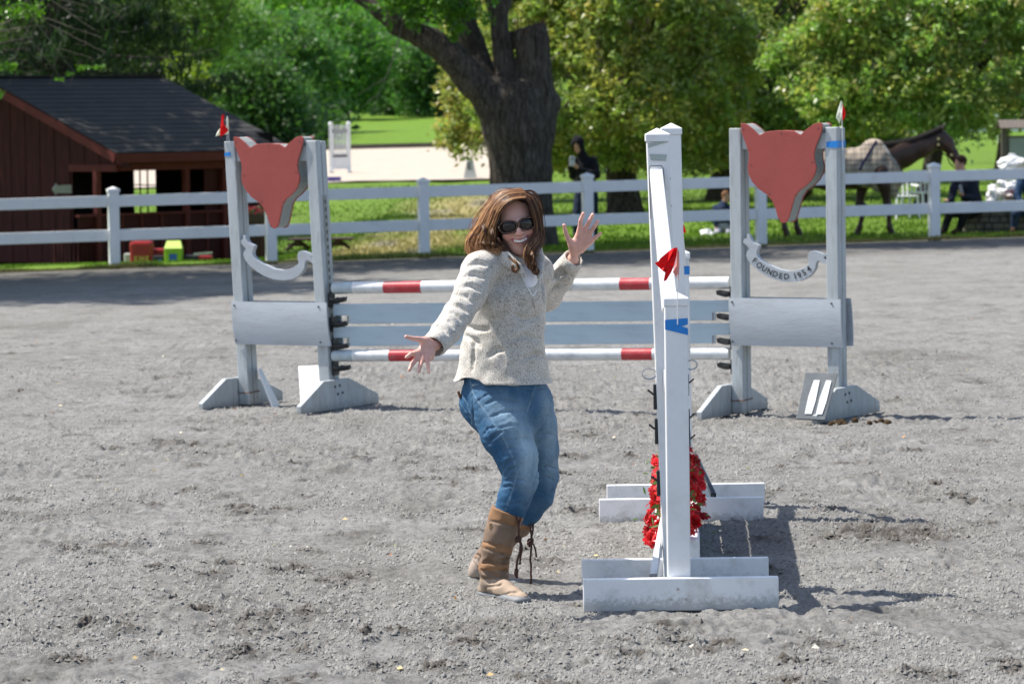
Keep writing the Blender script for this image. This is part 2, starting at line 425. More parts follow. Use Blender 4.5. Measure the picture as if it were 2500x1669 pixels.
def arena_material():
    m, t, b = new_mat('arena_footing'); vec = coord(t)
    big = noise(t, .55, 5, .6, vec, .4); med = noise(t, 7, 8, .68, vec, .6); fine = noise(t, 75, 6, .75, vec)
    base = ramp(t, med, [(.28, (.165, .162, .151)), (.42, (.236, .233, .222)), (.60, (.284, .281, .269)), (.8, (.345, .342, .329))])
    base = mixc(t, 1, base, ramp(t, big, [(.3, (.80, .79, .77)), (.7, (1.03, 1.03, 1.04))]), 'MULTIPLY')
    streak = noise(t, 2.6, 7, .72, coord(t, (1, .55, 1)), .5)
    base = mixc(t, 1, base, ramp(t, streak, [(.34, (.76, .75, .73)), (.50, (1.0, 1.0, 1.0)), (.7, (1.06, 1.06, 1.05))]), 'MULTIPLY')
    base = mixc(t, 1, base, ramp(t, fine, [(.36, (.72, .71, .70)), (.47, (.97, .97, .97)), (.60, (1.08, 1.08, 1.08))]), 'MULTIPLY')
    vec2 = coord(t, (1, .8, 1)); spots = noise(t, 17, 6, .78, vec2, .3); zone = noise(t, 1.6, 4, .6, vec, .8)
    sz = t.nodes.new('ShaderNodeMath'); sz.operation = 'MULTIPLY_ADD'; t.links.new(zone, sz.inputs[0]); sz.inputs[1].default_value = .30; t.links.new(spots, sz.inputs[2])
    f = ramp(t, sz.outputs[0], [(.72, (0, 0, 0)), (.80, (.75,) * 3)])
    base = mixc(t, f, base, (.072, .067, .060))
    gr = noise(t, 52, 5, .7, coord(t, (1, .22, 1)), .6)
    base = mixc(t, 1, base, ramp(t, gr, [(.36, (.66, .65, .64)), (.46, (.98, .98, .98)), (.62, (1.10, 1.10, 1.10))]), 'MULTIPLY')
    da = t.nodes.new('ShaderNodeVertexColor'); da.layer_name = 'damp_shade'; base = mixc(t, da.outputs[0], base, (.088, .080, .070))
    t.links.new(base, b.inputs['Base Color']); b.inputs['Roughness'].default_value = .92; b.inputs['Specular IOR Level'].default_value = .25
    h = t.nodes.new('ShaderNodeMath'); h.operation = 'ADD'
    t.links.new(noise(t, 60, 8, .8, vec), h.inputs[0]); t.links.new(noise(t, 22, 6, .7, vec), h.inputs[1])
    bump(t, b, h.outputs[0], .8, .020)
    return m
ARENA = arena_material()
xs = graded([(-60, -12, 16), (-12, -7, 20), (-7, -3.0, 90), (-3.0, 3.0, 470), (3.0, 7, 90), (7, 12, 20), (12, 60, 16)])
ts = [-30, -10, 0, 6, 10]; y = 11.2
while y < 49: ts.append(y); y += y * y / 6915 * .78 if y < 24 else y * y / 6915 * 1.1
ts = np.array(ts + [49.0]); tl = np.linspace(1, 2, 14)[1:]
def yf(X, T_):
    return np.where(T_ > 49, T_, T_)
tt = np.concatenate([ts, 49 + tl - 1 + 1e-3])
def Yfun(X, T_):
    k = np.clip(T_ - 49, 0, 1); e = fence_y(X) - .28
    return np.where(T_ <= 49, T_, 49 + (e - 49) * k)
arena, _v = grid_mesh('arena_ground', xs, Yfun, tt, arena_z, ARENA); setp(arena, kind='structure'); set_attr(arena, 'damp_shade', damp_shade(_v[:, 0], _v[:, 1]))

def field_material():
    m, t, b = new_mat('grass_field'); vec = coord(t); a = t.nodes.new('ShaderNodeVertexColor'); a.layer_name = 'tint'
    c = mixc(t, 1, a.outputs[0], ramp(t, noise(t, 3.5, 6, .7, vec), [(.25, (.62, .66, .6)), (.7, (1.12, 1.1, 1.0))]), 'MULTIPLY')
    c = mixc(t, 1, c, ramp(t, noise(t, 28, 4, .7, vec), [(.3, (.72,) * 3), (.65, (1.1,) * 3)]), 'MULTIPLY')
    t.links.new(c, b.inputs['Base Color']); b.inputs['Roughness'].default_value = .85; b.inputs['Specular IOR Level'].default_value = .2
    bump(t, b, noise(t, 26, 5, .7, vec), .7, .05); return m
GREEN, STRAW, DIRT = np.array((.125, .215, .022)), np.array((.36, .31, .15)), np.array((.30, .27, .22))
def field_color(X, Y):
    """lawn, worn straw coloured track beyond the middle of the fence, dry verge along the rails"""
    n = vnoise2(X / 1.3, Y / 5, 21) * .5 + vnoise2(X / .4, Y / 1.6, 22) * .3
    px = X / Y * F_PX + CX; 
    cx = -1.6 + (Y - 58) * .045; wd = 1.1 + (Y - 58) * .012
    tr = smooth01(1.35 - np.abs(X - cx) / wd + n) * smooth01((92 - Y) / 10)
    d = Y - fence_y(X); verge = smooth01(1.0 - d / .9 + n * .8) * .85
    c = GREEN[None] * (1 + .25 * vnoise2(X / 3, Y / 9, 23))[:, None] * np.ones((len(X), 3))
    far = smooth01((Y - 90) / 60)[:, None]; c = c * (1 - far) + np.array((.135, .245, .02)) * far
    c = c * (1 - tr[:, None]) + STRAW * tr[:, None]
    dd = smooth01(vnoise2(X / .7, Y / 3.5, 24) * 2 - .5)[:, None] * tr[:, None]
    c = c * (1 - dd) + DIRT * dd
    v = (verge * (.6 + .4 * n))[:, None]; c = c * (1 - v) + np.array((.25, .22, .09)) * v
    return c
FIELD = field_material()
xs = graded([(-220, -30, 20), (-30, -9, 30), (-9, 10, 130), (10, 30, 20), (30, 220, 20)])
tt = np.concatenate([[0], graded([(.001, .12, 60), (.12, .5, 60), (.5, 1, 40)])])
def Yf2(X, T_):
    e = fence_y(X) - .31; return e + (760 - e) * T_ ** 1.6
field, v = grid_mesh('grass_ground', xs, Yf2, tt, lambda X, Y: terrain(X, Y) + .012 + .03 * vnoise2(X / .8, Y / 1.5, 31) * smooth01((Y - fence_y(X)) / 2), FIELD)
set_attr(field, 'tint', field_color(v[:, 0], v[:, 1])); setp(field, kind='structure')

SAND = simple('pale_sand', (.43, .375, .31), .95, .12, 2.2, .5, spec=.2, bscale=14)
xs = np.linspace(-22, .9, 60)
def Ys(X, T_): return 97.5 + .35 * (X + 5) * 0 + 31 * T_ + .5 * vnoise2(X / 1.5, T_ * 0, 41) * (1 - T_)
sand, _v = grid_mesh('sand_arena', xs, Ys, np.linspace(0, 1, 40), lambda X, Y: terrain(X, Y) + .075 + .02 * vnoise2(X, Y, 43), SAND); setp(sand, kind='structure')
KERB = simple('dark_board_edge', (.10, .085, .07), .8, .3, 3, .2)
mb = MB()
for i in range(59):
    a, b2 = xs[i], xs[i + 1]
    for T0, in ((1.0,),):
        y0 = float(Ys(np.array([a]), np.array([T0]))[0]); y1 = float(Ys(np.array([b2]), np.array([T0]))[0])
        mb.beam((a, y0, on(a, y0) + .16), (b2, y1, on(b2, y1) + .16), .06, .16)
o = mb.build('sand_arena_edging', KERB); setp(o, kind='structure')

# ------------------------------------------------------------------ grass blades
def blades(name, X, Y, h, col, label=None, cat=None, lean=.35, wd=.012, base=None):
    n = len(X); Z = terrain(X, Y) + .01 if base is None else base
    a = RNG.random(n) * 2 * math.pi; h = h * (.5 + .8 * RNG.random(n)); wd = wd * (.6 + .8 * RNG.random(n))
    lx = (RNG.random(n) - .5) * 2 * lean * h; ly = (RNG.random(n) - .5) * 2 * lean * h
    dx, dy = np.cos(a) * wd, np.sin(a) * wd
    v = np.stack([np.stack([X - dx, Y - dy, Z], 1), np.stack([X + dx, Y + dy, Z], 1), np.stack([X + lx, Y + ly, Z + h], 1)], 1).reshape(-1, 3)
    f = np.arange(3 * n).reshape(n, 3)
    o = mesh_obj(name, v, f, BLADE); c = col * (.7 + .6 * RNG.random((n, 1)))
    set_attr(o, 'tint', np.repeat(c, 3, 0)); return setp(o, label, cat, None, 'stuff')
BLADE = attr_mat('grass_blades', 'tint', .7, .25, .25)
n = 26000
X = RNG.random(n) * 18 - 8.5; d = np.abs(RNG.normal(0, .28, n)); Y = fence_y(X) - .33 + d
dry = np.clip(1.1 - d / .4 + .9 * vnoise2(X / .5, Y, 51), 0, 1)[:, None]
c = dry * np.array((.34, .28, .11)) + (1 - dry) * np.array((.12, .20, .025))
blades('verge_grass', X, Y, np.clip(.025 + .05 * np.clip(vnoise2(X / .6, Y * 0, 52) + .3, 0, 1), .02, .2), c, 'dry and green grass verge growing along the foot of the white rail fence', 'grass')
n = 60000
Y = 55 + 40 * RNG.random(n) ** 1.5; X = (RNG.random(n) - .5) * Y * .34 + .3; k = Y > fence_y(X); X, Y = X[k], Y[k]
c = field_color(X, Y)
blades('lawn_grass', X, Y, .055, c, 'short bright lawn grass beyond the white rail fence', 'grass', wd=.02)

# ------------------------------------------------------------------ clods and leaf litter
n = 165000
Y = 11.6 + 17 * RNG.random(n) ** 1.5; X = (RNG.random(n) - .5) * Y * .31
dm_ = damp_shade(X, Y); cl = vnoise2(X / .45, Y / .6, 61) + .7 * vnoise2(X / .12, Y / .16, 62) + .9 * dm_; k = cl > -.25; X, Y, dm_ = X[k], Y[k], dm_[k]; n = len(X)
r = (.0030 + .0066 * RNG.random(n) ** 3.5) * (1 + .6 * dm_)
oc = np.array([(1, .1, -.3), (-1, -.1, -.3), (.1, 1, -.3), (-.1, -1, -.3), (0, 0, .95)], float)
of = np.array([(0, 2, 4), (2, 1, 4), (1, 3, 4), (3, 0, 4)])
v = oc[None] * (r[:, None, None] * (.6 + .9 * RNG.random((n, 5, 1)))) + (RNG.random((n, 5, 3)) - .5) * r[:, None, None] * .9
v = v + np.stack([X, Y, arena_z(X, Y) + r * .35], 1)[:, None, :]
f = (of[None] + 5 * np.arange(n)[:, None, None]).reshape(-1, 3)
CLOD = attr_mat('footing_clod', 'tint', .95, 0, .15, .4, 200)
o = mesh_obj('footing_clods', v.reshape(-1, 3), f, CLOD); cc_ = (np.array((.245, .243, .232)) * (.75 + .35 * RNG.random((n, 1)))) * (1 - dm_[:, None]) + np.array((.09, .08, .07)) * dm_[:, None]; set_attr(o, 'tint', np.repeat(cc_, 5, 0)); o.data.polygons.foreach_set('use_smooth', np.ones(len(o.data.polygons), bool)); setp(o, 'loose grey clods of footing scattered over the arena surface', 'clods', None, 'stuff')
n = 150
Y = 11.8 + 24 * RNG.random(n) ** 1.3; X = (RNG.random(n) - .5) * Y * .30; a = RNG.random(n) * 6.28
L = .005 + .011 * RNG.random(n); Wd = L * (.3 + .4 * RNG.random(n)); Z = arena_z(X, Y) + .008
q = np.stack([np.stack([np.cos(a) * L, np.sin(a) * L, .006 * RNG.random(n)], 1), np.stack([-np.sin(a) * Wd, np.cos(a) * Wd, .004 + .01 * RNG.random(n)], 1),
              np.stack([-np.cos(a) * L, -np.sin(a) * L, .004 * RNG.random(n)], 1), np.stack([np.sin(a) * Wd, -np.cos(a) * Wd, 0 * a], 1)], 1) + np.stack([X, Y, Z], 1)[:, None]
cols = np.array([(.62, .45, .22), (.70, .60, .42), (.75, .68, .55), (.55, .25, .08), (.30, .13, .07), (.62, .52, .36)])[RNG.integers(0, 6, n)]
LEAFLIT = attr_mat('leaf_litter', 'tint', .7, .15, .3)
o = mesh_obj('leaf_litter', q.reshape(-1, 3), np.arange(4 * n).reshape(n, 4), LEAFLIT); set_attr(o, 'tint', np.repeat(cols, 4, 0))
setp(o, 'small tan and orange leaf scraps scattered over the grey arena footing', 'leaves', None, 'stuff')
# manure lumps in front of the right hand fox jump wing
DUNG = simple('manure', (.06, .04, .022), .95, .4, 60, .8, spec=.1, bscale=120)
for px, py, lab in ((2045, 1037, 'small brown heap of manure nearest the right fox head jump stand foot'), (2152, 1036, 'smaller brown manure lump further right on the grey footing')):
    g = GP(px, py); Fd = Field(g - .14, g + .14, .005); rr = random.Random(px)
    for _ in range(14 if px < 2100 else 9): Fd.ell(g + np.array((rr.gauss(0, .035), rr.gauss(0, .03), rr.random() * .022)), .012 + .012 * rr.random(), None, .004)
    v, q = Fd.mesh(); o = mesh_obj('manure_heap', v - g, q, DUNG, None, True); o.location = tuple(g); setp(o, lab, 'manure', 'manure lumps by the fox jump')

# ------------------------------------------------------------------ white rail fence
fence = thing('rail_fence', (0, fence_y(0), on(0, fence_y(0))), 'white two rail vinyl fence with capped posts running along the arena edge', 'fence')
fx = [float(v) for v in (P(-490, 655, 52.0)[0], P(-105, 655, 52.4)[0], P(280, 655, 52.6)[0], P(664, 642, 53.3)[0], P(1035, 620, 53.7)[0], P(1436, 610, 54.4)[0], P(1858, 597, 55.2)[0], P(2281, 585, 55.9)[0])]
fx = fx + [fx[-1] + 2.55, fx[-1] + 5.1]; fd = np.array((1, .2685, 0)) / math.hypot(1, .2685); ang = math.atan(.2685); MR = rotm(rz=ang)
ph = (1.15)
for i, x in enumerate(fx):
    y = float(fence_y(x)); z = on(x, y)
    p = MB().box((x, y, z + ph / 2 - .12), (.15, .15, ph - .04 + .2), MR).build('post', WHITE_PVC, fence, bevel=.006)
    c = MB(); h = .088; zt = z + ph - .04; base = [np.array((x, y, zt)) + MR @ np.array((sx * h, sy * h, 0)) for sx, sy in ((-1, -1), (1, -1), (1, 1), (-1, 1))]
    top = [b + np.array((0, 0, .045)) for b in base]
    c.add(base + top + [np.array((x, y, zt + .085))], [(3, 2, 1, 0), (0, 1, 5, 4), (1, 2, 6, 5), (2, 3, 7, 6), (3, 0, 4, 7), (4, 5, 8), (5, 6, 8), (6, 7, 8), (7, 4, 8)])
    c.build('post_cap', WHITE_PVC, p, bevel=.004)
    if i:
        x0 = fx[i - 1]; y0 = float(fence_y(x0)); z0 = on(x0, y0)
        for zc in (.98, .485):
            a = np.array((x0, y0, z0 + zc)) + fd * .07; b = np.array((x, y, z + zc)) - fd * .07
            MB().beam(a, b, .045, .165).build('rail', WHITE_PVC, fence, bevel=.006)
# ------------------------------------------------------------------ fox head jump (grey)
GREY = simple('grey_painted_wood', (.42, .455, .47), .55, .10, 2.2, .35, dirt=(.22, .22, .20), dirt_scale=5, dirt_amt=.7, stretch=(6, 6, 1), bscale=25, splash=.10)
GREYP = simple('grey_painted_panel', (.40, .435, .47), .45, .07, 2.5, .25, dirt=(.27, .28, .28), dirt_scale=4, dirt_amt=.5, stretch=(1, 1, 5), bscale=18)
GREY_D = simple('grey_board_side', (.30, .32, .30), .7, .12, 3, .3)
FOXRED = simple('fox_red_paint', (.32, .058, .046), .55, .10, 3, .25, bscale=30)
POLE_W = simple('pole_white_paint', (.72, .73, .73), .35, .06, 6, .2, dirt=(.36, .40, .43), dirt_scale=5, dirt_amt=.8)
POLE_R = simple('pole_red_paint', (.47, .040, .048), .38, .12, 8, .15, dirt=(.45, .22, .22), dirt_scale=9, dirt_amt=.7)
POLE_B = simple('pole_worn_end', (.42, .50, .54), .5, .2, 12, .3, dirt=(.50, .40, .33), dirt_scale=18, dirt_amt=.9)
PLANKB = simple('blue_grey_plank', (.44, .54, .60), .5, .06, 2, .2, dirt=(.30, .38, .42), dirt_scale=5, dirt_amt=.5, stretch=(1, 1, 6), bscale=20)
TAPE = simple('blue_tape', (.008, .21, .62), .45, .06, 20, .1)
FLAGRED = attr_mat('flag_cloth', 'tint', .6, .35, .2)
PAPER = simple('white_card', (.70, .72, .74), .5, .04, 5, .05)
BLACKP = simple('dark_sign_board', (.085, .10, .11), .4, .2, 8, .1, dirt=(.2, .2, .2), dirt_scale=6, dirt_amt=.4)
LETTER = simple('black_lettering', (.012, .012, .014), .5, .05, 10, 0)

FOX = [(188,150),(200,147),(215,152),(240,172),(268,203),(300,187),(350,182),(420,186),(447,203),(475,178),(505,155),(530,148),(543,155),(541,180),(530,215),(514,255),(506,290),(508,320),(515,348),(510,378),(495,408),(470,435),(440,457),(420,488),(408,530),(396,575),(385,598),(370,605),(355,598),(345,575),(335,535),(322,502),(298,474),(262,447),(235,415),(220,380),(217,345),(222,310),(222,285),(214,255),(200,215),(190,180)]
BAN = [(410,85),(450,110),(470,170),(500,225),(535,260),(580,275),(627,303),(612,350),(585,410),(577,470),(600,530),(660,590),(760,655),(860,700),(1000,765),(1160,790),(1300,780),(1420,735),(1500,680),(1528,640),(1508,560),(1515,470),(1550,415),(1620,398),(1700,425),(1770,455),(1830,450),(1875,435),(1875,468),(1790,530),(1862,600),(1850,655),(1800,650),(1740,605),(1690,592),(1655,640),(1640,740),(1585,835),(1500,915),(1370,980),(1200,1003),(1000,985),(800,920),(650,830),(500,705),(420,600),(385,500),(402,430),(447,378),(420,330),(370,290),(325,250),(345,183),(400,180)]
def wing(px, py_unused, Y, W, H, lean, label, cupside, text=None, foxs=1.0, pan=(.72, .44), ban_z=0, flagspec=None):
    p0 = P(px, 600, Y); x0 = p0[0]; z0 = 0.0
    th = R(29); u = np.array((math.cos(th), -math.sin(th), 0)); v = np.array((math.sin(th), math.cos(th), 0)); up = np.array((0, 0, 1.))
    O = np.array((x0, Y, 0.0))
    def L(a, b, c): return O + u * a + v * b + up * c + np.array((-lean * c, 0, 0))
    M = np.stack([u, v, up], 1)
    t = thing('jump_wing', L(W / 2, 0, 0), label, 'jump wing')
    pw, pd = .082, .125
    def bx(mb, a0, a1, b0, b1, c0, c1):
        vs = [L(a, b, c) for a in (a0, a1) for b in (b0, b1) for c in (c0, c1)]
        return mb.add(vs, [(0, 1, 3, 2), (4, 6, 7, 5), (0, 4, 5, 1), (2, 3, 7, 6), (0, 2, 6, 4), (1, 5, 7, 3)])
    for i, a in enumerate((0, W)):
        mb = MB(); bx(mb, a - pw / 2, a + pw / 2, 0, .058, .02, H); p = mb.build('post', GREY, t, bevel=.006)
        mb = MB(); bx(mb, a - pw / 2, a + pw / 2, .066, pd, .02, H - .004); mb.build('post', GREY, t, bevel=.006)
        mb = MB(); bx(mb, a - pw / 2 + .006, a + pw / 2 - .006, .057, .067, .03, H - .03); mb.build('spacer', DARK, t)
        # foot: trapezoid boards either side, running square to the wing
        prof = [(-.49, .01), (-.49, .062), (-.19, .205), (.13, .205), (.49, .075), (.49, .01)]
        aa = a + pw / 2 if i == 1 or True else a
        def to(b, c, w_, aa=aa): return L(aa + .003 + w_, b + .06, c)
        def to2(b, c, w_, a=a): return L(a - pw / 2 - .003 - w_, b + .06, c)
        f = MB().prism(prof, to if i else to2, .036).build('foot', GREY, t, bevel=.004)
        if i:
            for b, c in ((-.06, .16), (.0, .165), (-.03, .11), (.03, .115)): MB().cyl(L(aa + .041, b + .06, c), .009, .005, 10, u).build('bolt', DARK, f)
        w2 = MB(); h = .10
        ring = [L(a + sa * (pw / 2 + .004), b, h + .004 * k) for k, (sa, b) in enumerate(((-1, -.004), (1, -.004), (1, pd + .004), (-1, pd + .004), (-1, -.004)))]
        w2.tube(ring, .0035, 5).build('wire_tie', RUST, t)
        for c, dx in ((.75, .0), (.52, .01)):
            pass
    # top rail, lower rails
    mb = MB(); bx(mb, pw / 2 + .001, W - pw / 2 - .001, .015, .11, H - .135, H - .035); mb.build('top_rail', GREY, t, bevel=.004)
    mb = MB(); bx(mb, pw / 2 + .001, W - pw / 2 - .001, .03, .10, pan[1] + .03, pan[0] - .03); mb.build('middle_rail', GREY_D, t, bevel=.004)
    # bowed panels front and back
    for side in (0, 1):
        n = 10; vs = []; fs = []
        for j in range(n + 1):
            c = pan[1] + (pan[0] - pan[1]) * j / n; bow = .012 * (1 - (2 * j / n - 1) ** 2)
            for k, a in enumerate((-pw / 2 - .004, W / 2, W + pw / 2 + .022)):
                sk = .014 * (1 - j / n)
                bb = -.006 - bow if side == 0 else pd + .006 + bow
                vs.append(L(a + sk, bb, c)); vs.append(L(a + sk, bb + (-.014 if side == 0 else .014), c))
        for j in range(n):
            for k in range(2):
                q = lambda jj, kk, o: jj * 6 + kk * 2 + o
                fs.append((q(j, k, 1), q(j, k + 1, 1), q(j + 1, k + 1, 1), q(j + 1, k, 1))); fs.append((q(j, k, 0), q(j + 1, k, 0), q(j + 1, k + 1, 0), q(j, k + 1, 0)))
            fs.append((q(j, 0, 0), q(j, 0, 1), q(j + 1, 0, 1), q(j + 1, 0, 0))); fs.append((q(j, 2, 1), q(j, 2, 0), q(j + 1, 2, 0), q(j + 1, 2, 1)))
        for j in (0, n):
            for k in range(2): fs.append((q(j, k, 0), q(j, k + 1, 0), q(j, k + 1, 1), q(j, k, 1)))
        o = MB().add(vs, fs).build('panel', GREYP, t); smooth_by_angle(o, 30)
        if side == 0:
            for a in (-pw / 2 + .01, W + pw / 2 - .05):
                for c in (pan[1] + .025, pan[0] - .025): MB().cyl(L(a + .012, -.0225 - .004, c), .006, .008, 8, v).build('screw', DARK, o)
    # fox head: front plate, band, back plate
    cz = H + .03 - .61 / 2 * foxs
    def fx_(pt): return ((pt[0] - 366) * .4911 / (367 * .866) * foxs + W / 2 + .0, -(pt[1] - 376) * .4911 / 367 * foxs + cz)
    poly = [fx_(p) for p in FOX]
    def insp(k): 
        ca = sum(p[0] for p in poly) / len(poly); cc = sum(p[1] for p in poly) / len(poly)
        return [((p[0] - ca) * k + ca, (p[1] - cc) * k + cc) for p in poly]
    g = thing
    fp = MB().prism(poly, lambda a, c, w_: L(a, -.016 + w_, c), .014).build('fox_head_plate', FOXRED, t, bevel=.002)
    band = MB(); band.prism(insp(.985), lambda a, c, w_: L(a, -.0015 + w_, c), .112); band.build('fox_head_side', GREY_D, t)
    MB().prism(poly, lambda a, c, w_: L(a, .111 + w_, c), .014).build('fox_head_plate', FOXRED, t, bevel=.002)
    for p in ((200,175),(365,195),(525,175),(497,327),(233,340),(312,470),(424,475),(352,590)):
        a, c = fx_(p); MB().cyl(L(a, -.0160, c), .0050, .0022, 8, v).build('screw', DARK, fp)
    # banner scroll
    ks = 1 / 7.83 / (388 * .866); kz = 1 / 7.83 / 388
    def bn(p): return ((p[0] - 1100) * ks + W / 2 + .008, -(p[1] - 545) * kz + ban_z)
    bp = [bn(p) for p in BAN]
    bo = MB().prism(bp, lambda a, c, w_: L(a, .004 + w_, c), .04).build('banner_scroll', GREYP, t, bevel=.0015)
    if text:
        for ch, cx, cy, rt, hh in text:
            cu = D.curves.new('letter', 'FONT'); cu.body = ch; cu.size = 1.0; cu.align_x = 'CENTER'; cu.align_y = 'CENTER'; cu.resolution_u = 3; cu.offset = .02
            to_ = D.objects.new('letter', cu); COL.objects.link(to_); bpy.context.view_layer.update()
            me = D.meshes.new_from_object(to_.evaluated_get(bpy.context.evaluated_depsgraph_get())); D.objects.remove(to_); D.curves.remove(cu)
            co = np.array([vv.co[:] for vv in me.vertices]); a0, c0 = bn((cx, cy)); r = R(rt); sc = hh / .69
            co[:, 0] -= (co[:, 0].min() + co[:, 0].max()) / 2; co[:, 1] -= (co[:, 1].min() + co[:, 1].max()) / 2; co *= sc; co[:, 0] *= .92
            A = a0 + (co[:, 0] * math.cos(r) - co[:, 1] * math.sin(r)) / .93; Cc = c0 + (co[:, 0] * math.sin(r) + co[:, 1] * math.cos(r))
            vs = [L(x_, .0015, y_) for x_, y_ in zip(A, Cc)]
            mesh_obj('letter', vs, [tuple(p.vertices) for p in me.polygons], LETTER, bo); D.meshes.remove(me)
    # keyhole track with cups on the inner post
    a = W + pw / 2 if cupside == 'right' else -pw / 2
    sg = 1 if cupside == 'right' else -1
    mb = MB(); bx(mb, a + sg * .0 if sg > 0 else a - .006, a + .006 if sg > 0 else a, .045, .082, .3, 1.42); tr = mb.build('cup_track', GREY_D, t)
    c = .33
    while c < 1.40: MB().box(L(a + sg * .0065, .0635, c), (.004, .012, .024), M).build('keyhole', DARK, tr); c += .05
    return t, L, M
SUPPORT = {}
TEXT = [(c, x, y, r, .036) for c, x, y, r in (('F',545,597,-36),('O',630,688,-38),('U',722,752,-31),('N',818,808,-24),('D',920,853,-17),('E',1022,885,-9),('D',1125,898,-3),('1',1278,885,12),('9',1358,868,20),('5',1440,818,30),('4',1527,745,37))]
wl, LL, ML = wing(590, 0, 24.2, .642, 1.785, .040, 'left fox head jump wing of grey posts with blank banner scroll', 'right', None, 1.0, (.715, .43), 1.01)
wr, LR, MRt = wing(1797, 0, 22.95, .665, 1.83, .001, 'right fox head jump wing with FOUNDED 1954 lettered on its scroll', 'left', TEXT, 1.03, (.755, .455), 1.01)

def cup(L, M, a, c, sg, parent):
    m = MB(); d = sg
    m.add([L(a, .03, c - .075), L(a, .095, c - .075), L(a, .095, c + .02), L(a, .03, c + .02), L(a + d * .016, .03, c - .075), L(a + d * .016, .095, c - .075), L(a + d * .016, .095, c + .02), L(a + d * .016, .03, c + .02)],
          [(0, 1, 2, 3), (7, 6, 5, 4), (0, 4, 5, 1), (1, 5, 6, 2), (2, 6, 7, 3), (3, 7, 4, 0)])
    # dished tongue, tapering outwards
    pts = [(0.016, .052, 0), (.05, .05, -.004), (.085, .034, .0), (.118, .018, .006)]
    vs = []; fs = []
    for q, hw, dz in pts:
        for b_, e in ((-hw, .012), (-hw * .5, 0), (hw * .5, 0), (hw, .012)): vs.append(L(a + d * q, .062 + b_, c - .02 + dz + e)); 
        for b_, e in ((hw, .0), (hw * .5, -.02), (-hw * .5, -.02), (-hw, .0)): vs.append(L(a + d * q, .062 + b_, c - .02 + dz + e - .006 * (1 - q / .118)))
    for i in range(3):
        for k in range(8): fs.append((i * 8 + k, i * 8 + (k + 1) % 8, (i + 1) * 8 + (k + 1) % 8, (i + 1) * 8 + k))
    fs += [tuple(range(8)), tuple(range(24, 32))[::-1]]
    m.add(vs, fs); return m.build('jump_cup', BLACK_METAL, parent, bevel=.002)
pwh = .041
hl = [.925, .655, .50, .355]   # cup seats
hl = [float(x) for x in hl]
# element axis heights read off at each end
def zat(py, px, Y): return float(P(px, py, Y)[2])
A0 = LL(.642 + pwh + .03, .062, 0); B0 = LR(-pwh - .03, .062, 0)
def pole(pyl, pyr, reds, label, ends):
    a = A0.copy(); b = B0.copy(); a[2] = zat(pyl, 815, a[1]); b[2] = zat(pyr, 1775, b[1]); a[0] = P(812, pyl, a[1])[0]; b[0] = P(1781, pyr, b[1])[0]
    r = .0395; d = b - a; Lg = np.linalg.norm(d); t = thing('jump_pole', (a + b) / 2 - np.array((0, 0, r)), label, 'pole', 'poles of the fox jump')
    cuts = [0, .055] + [((x - 812) / (1781 - 812)) for pr in reds for x in pr] + [1.0]
    mats = [POLE_B] + [POLE_W, POLE_R] * 6
    for i in range(len(cuts) - 1):
        p, q = a + d * cuts[i], a + d * cuts[i + 1]; e = d / Lg * .012
        m = MB()
        if i == 0: m.tube([p, p + e * .6, p + e * 1.4, q], [r * .82, r * .95, r, r], 24)
        else: m.tube([p, q], [r, r], 24)
        o = m.build('band' if i else 'worn_end', mats[i], t); smooth_by_angle(o, 50)
    return t, a, b, r
t1, a1, b1, r1 = pole(703, 690, [(943, 1037), (1230, 1330), (1522, 1594)], 'white pole with red bands resting on the topmost cups', 0)
t2, a2, b2, r2 = pole(868, 863, [(957, 1050), (1240, 1336), (1527, 1600)], 'white pole with red bands resting on the lowest cups', 0)
def plank(pl, pr, label):
    a = A0.copy(); b = B0.copy(); a[0] = P(815, pl[0], a[1])[0]; b[0] = P(1782, pr[0], b[1])[0]
    zt0, zb0 = zat(pl[0], 815, a[1]), zat(pl[1], 860, a[1]); zt1, zb1 = zat(pr[0], 1770, b[1]), zat(pr[1], 1740, b[1])
    t = thing('jump_plank', ((a[0] + b[0]) / 2, (a[1] + b[1]) / 2, (zb0 + zb1) / 2), label, 'plank', 'blue grey planks of the fox jump')
    d = (b - a) * np.array((1, 1, 0)); n = np.array((-d[1], d[0], 0)); n /= np.linalg.norm(n); L_ = np.linalg.norm(d)
    hw = .012
    def pt(s, k, c): q = a + d * s; z = (zb0 + (zb1 - zb0) * s) * (1 - c) + (zt0 + (zt1 - zt0) * s) * c; return np.array((q[0], q[1], z)) + n * k
    ntc = .036   # end tongues: top half runs on to the cup
    prof = [(ntc + .006, 0), (1 - ntc, 0), (1 - ntc, .42), (1.0, .42), (1.0, 1), (0, 1), (0, .42), (ntc + .006, .42)]
    vs = [pt(s, -hw, c) for s, c in prof] + [pt(s, hw, c) for s, c in prof]; k = len(prof)
    fs = [tuple(range(k)), tuple(range(k, 2 * k))[::-1]] + [(i, (i + 1) % k, (i + 1) % k + k, i + k) for i in range(k)]
    MB().add(vs, fs).build('board', PLANKB, t, bevel=.003)
    for s in (.035, 1 - ntc - .006):
        m = MB(); m.box(pt(s + .0, hw + .0, .2), (.014, .05, .05), None); m.build('end_block', RUST if s > .5 else GREY_D, t)
    return zt0, zt1
p1 = plank((742, 790), (733, 782), 'upper blue grey plank hanging directly under the top pole')
p2 = plank((797, 844), (789, 838), 'lower blue grey plank hanging directly above the bottom pole')
def cat_(L, sgn, a, pys, px, parent, Mx):
    Yc = float(L(a, .06, .5)[1])
    for py in pys:
        cup(L, Mx, a, zat(py, px, Yc), sgn, parent)
cat_(LL, 1, .642 + pwh + .006, (722, 781, 835, 888), 815, wl, ML)
cat_(LR, -1, -pwh - .006, (707, 764, 824, 884), 1770, wr, MRt)

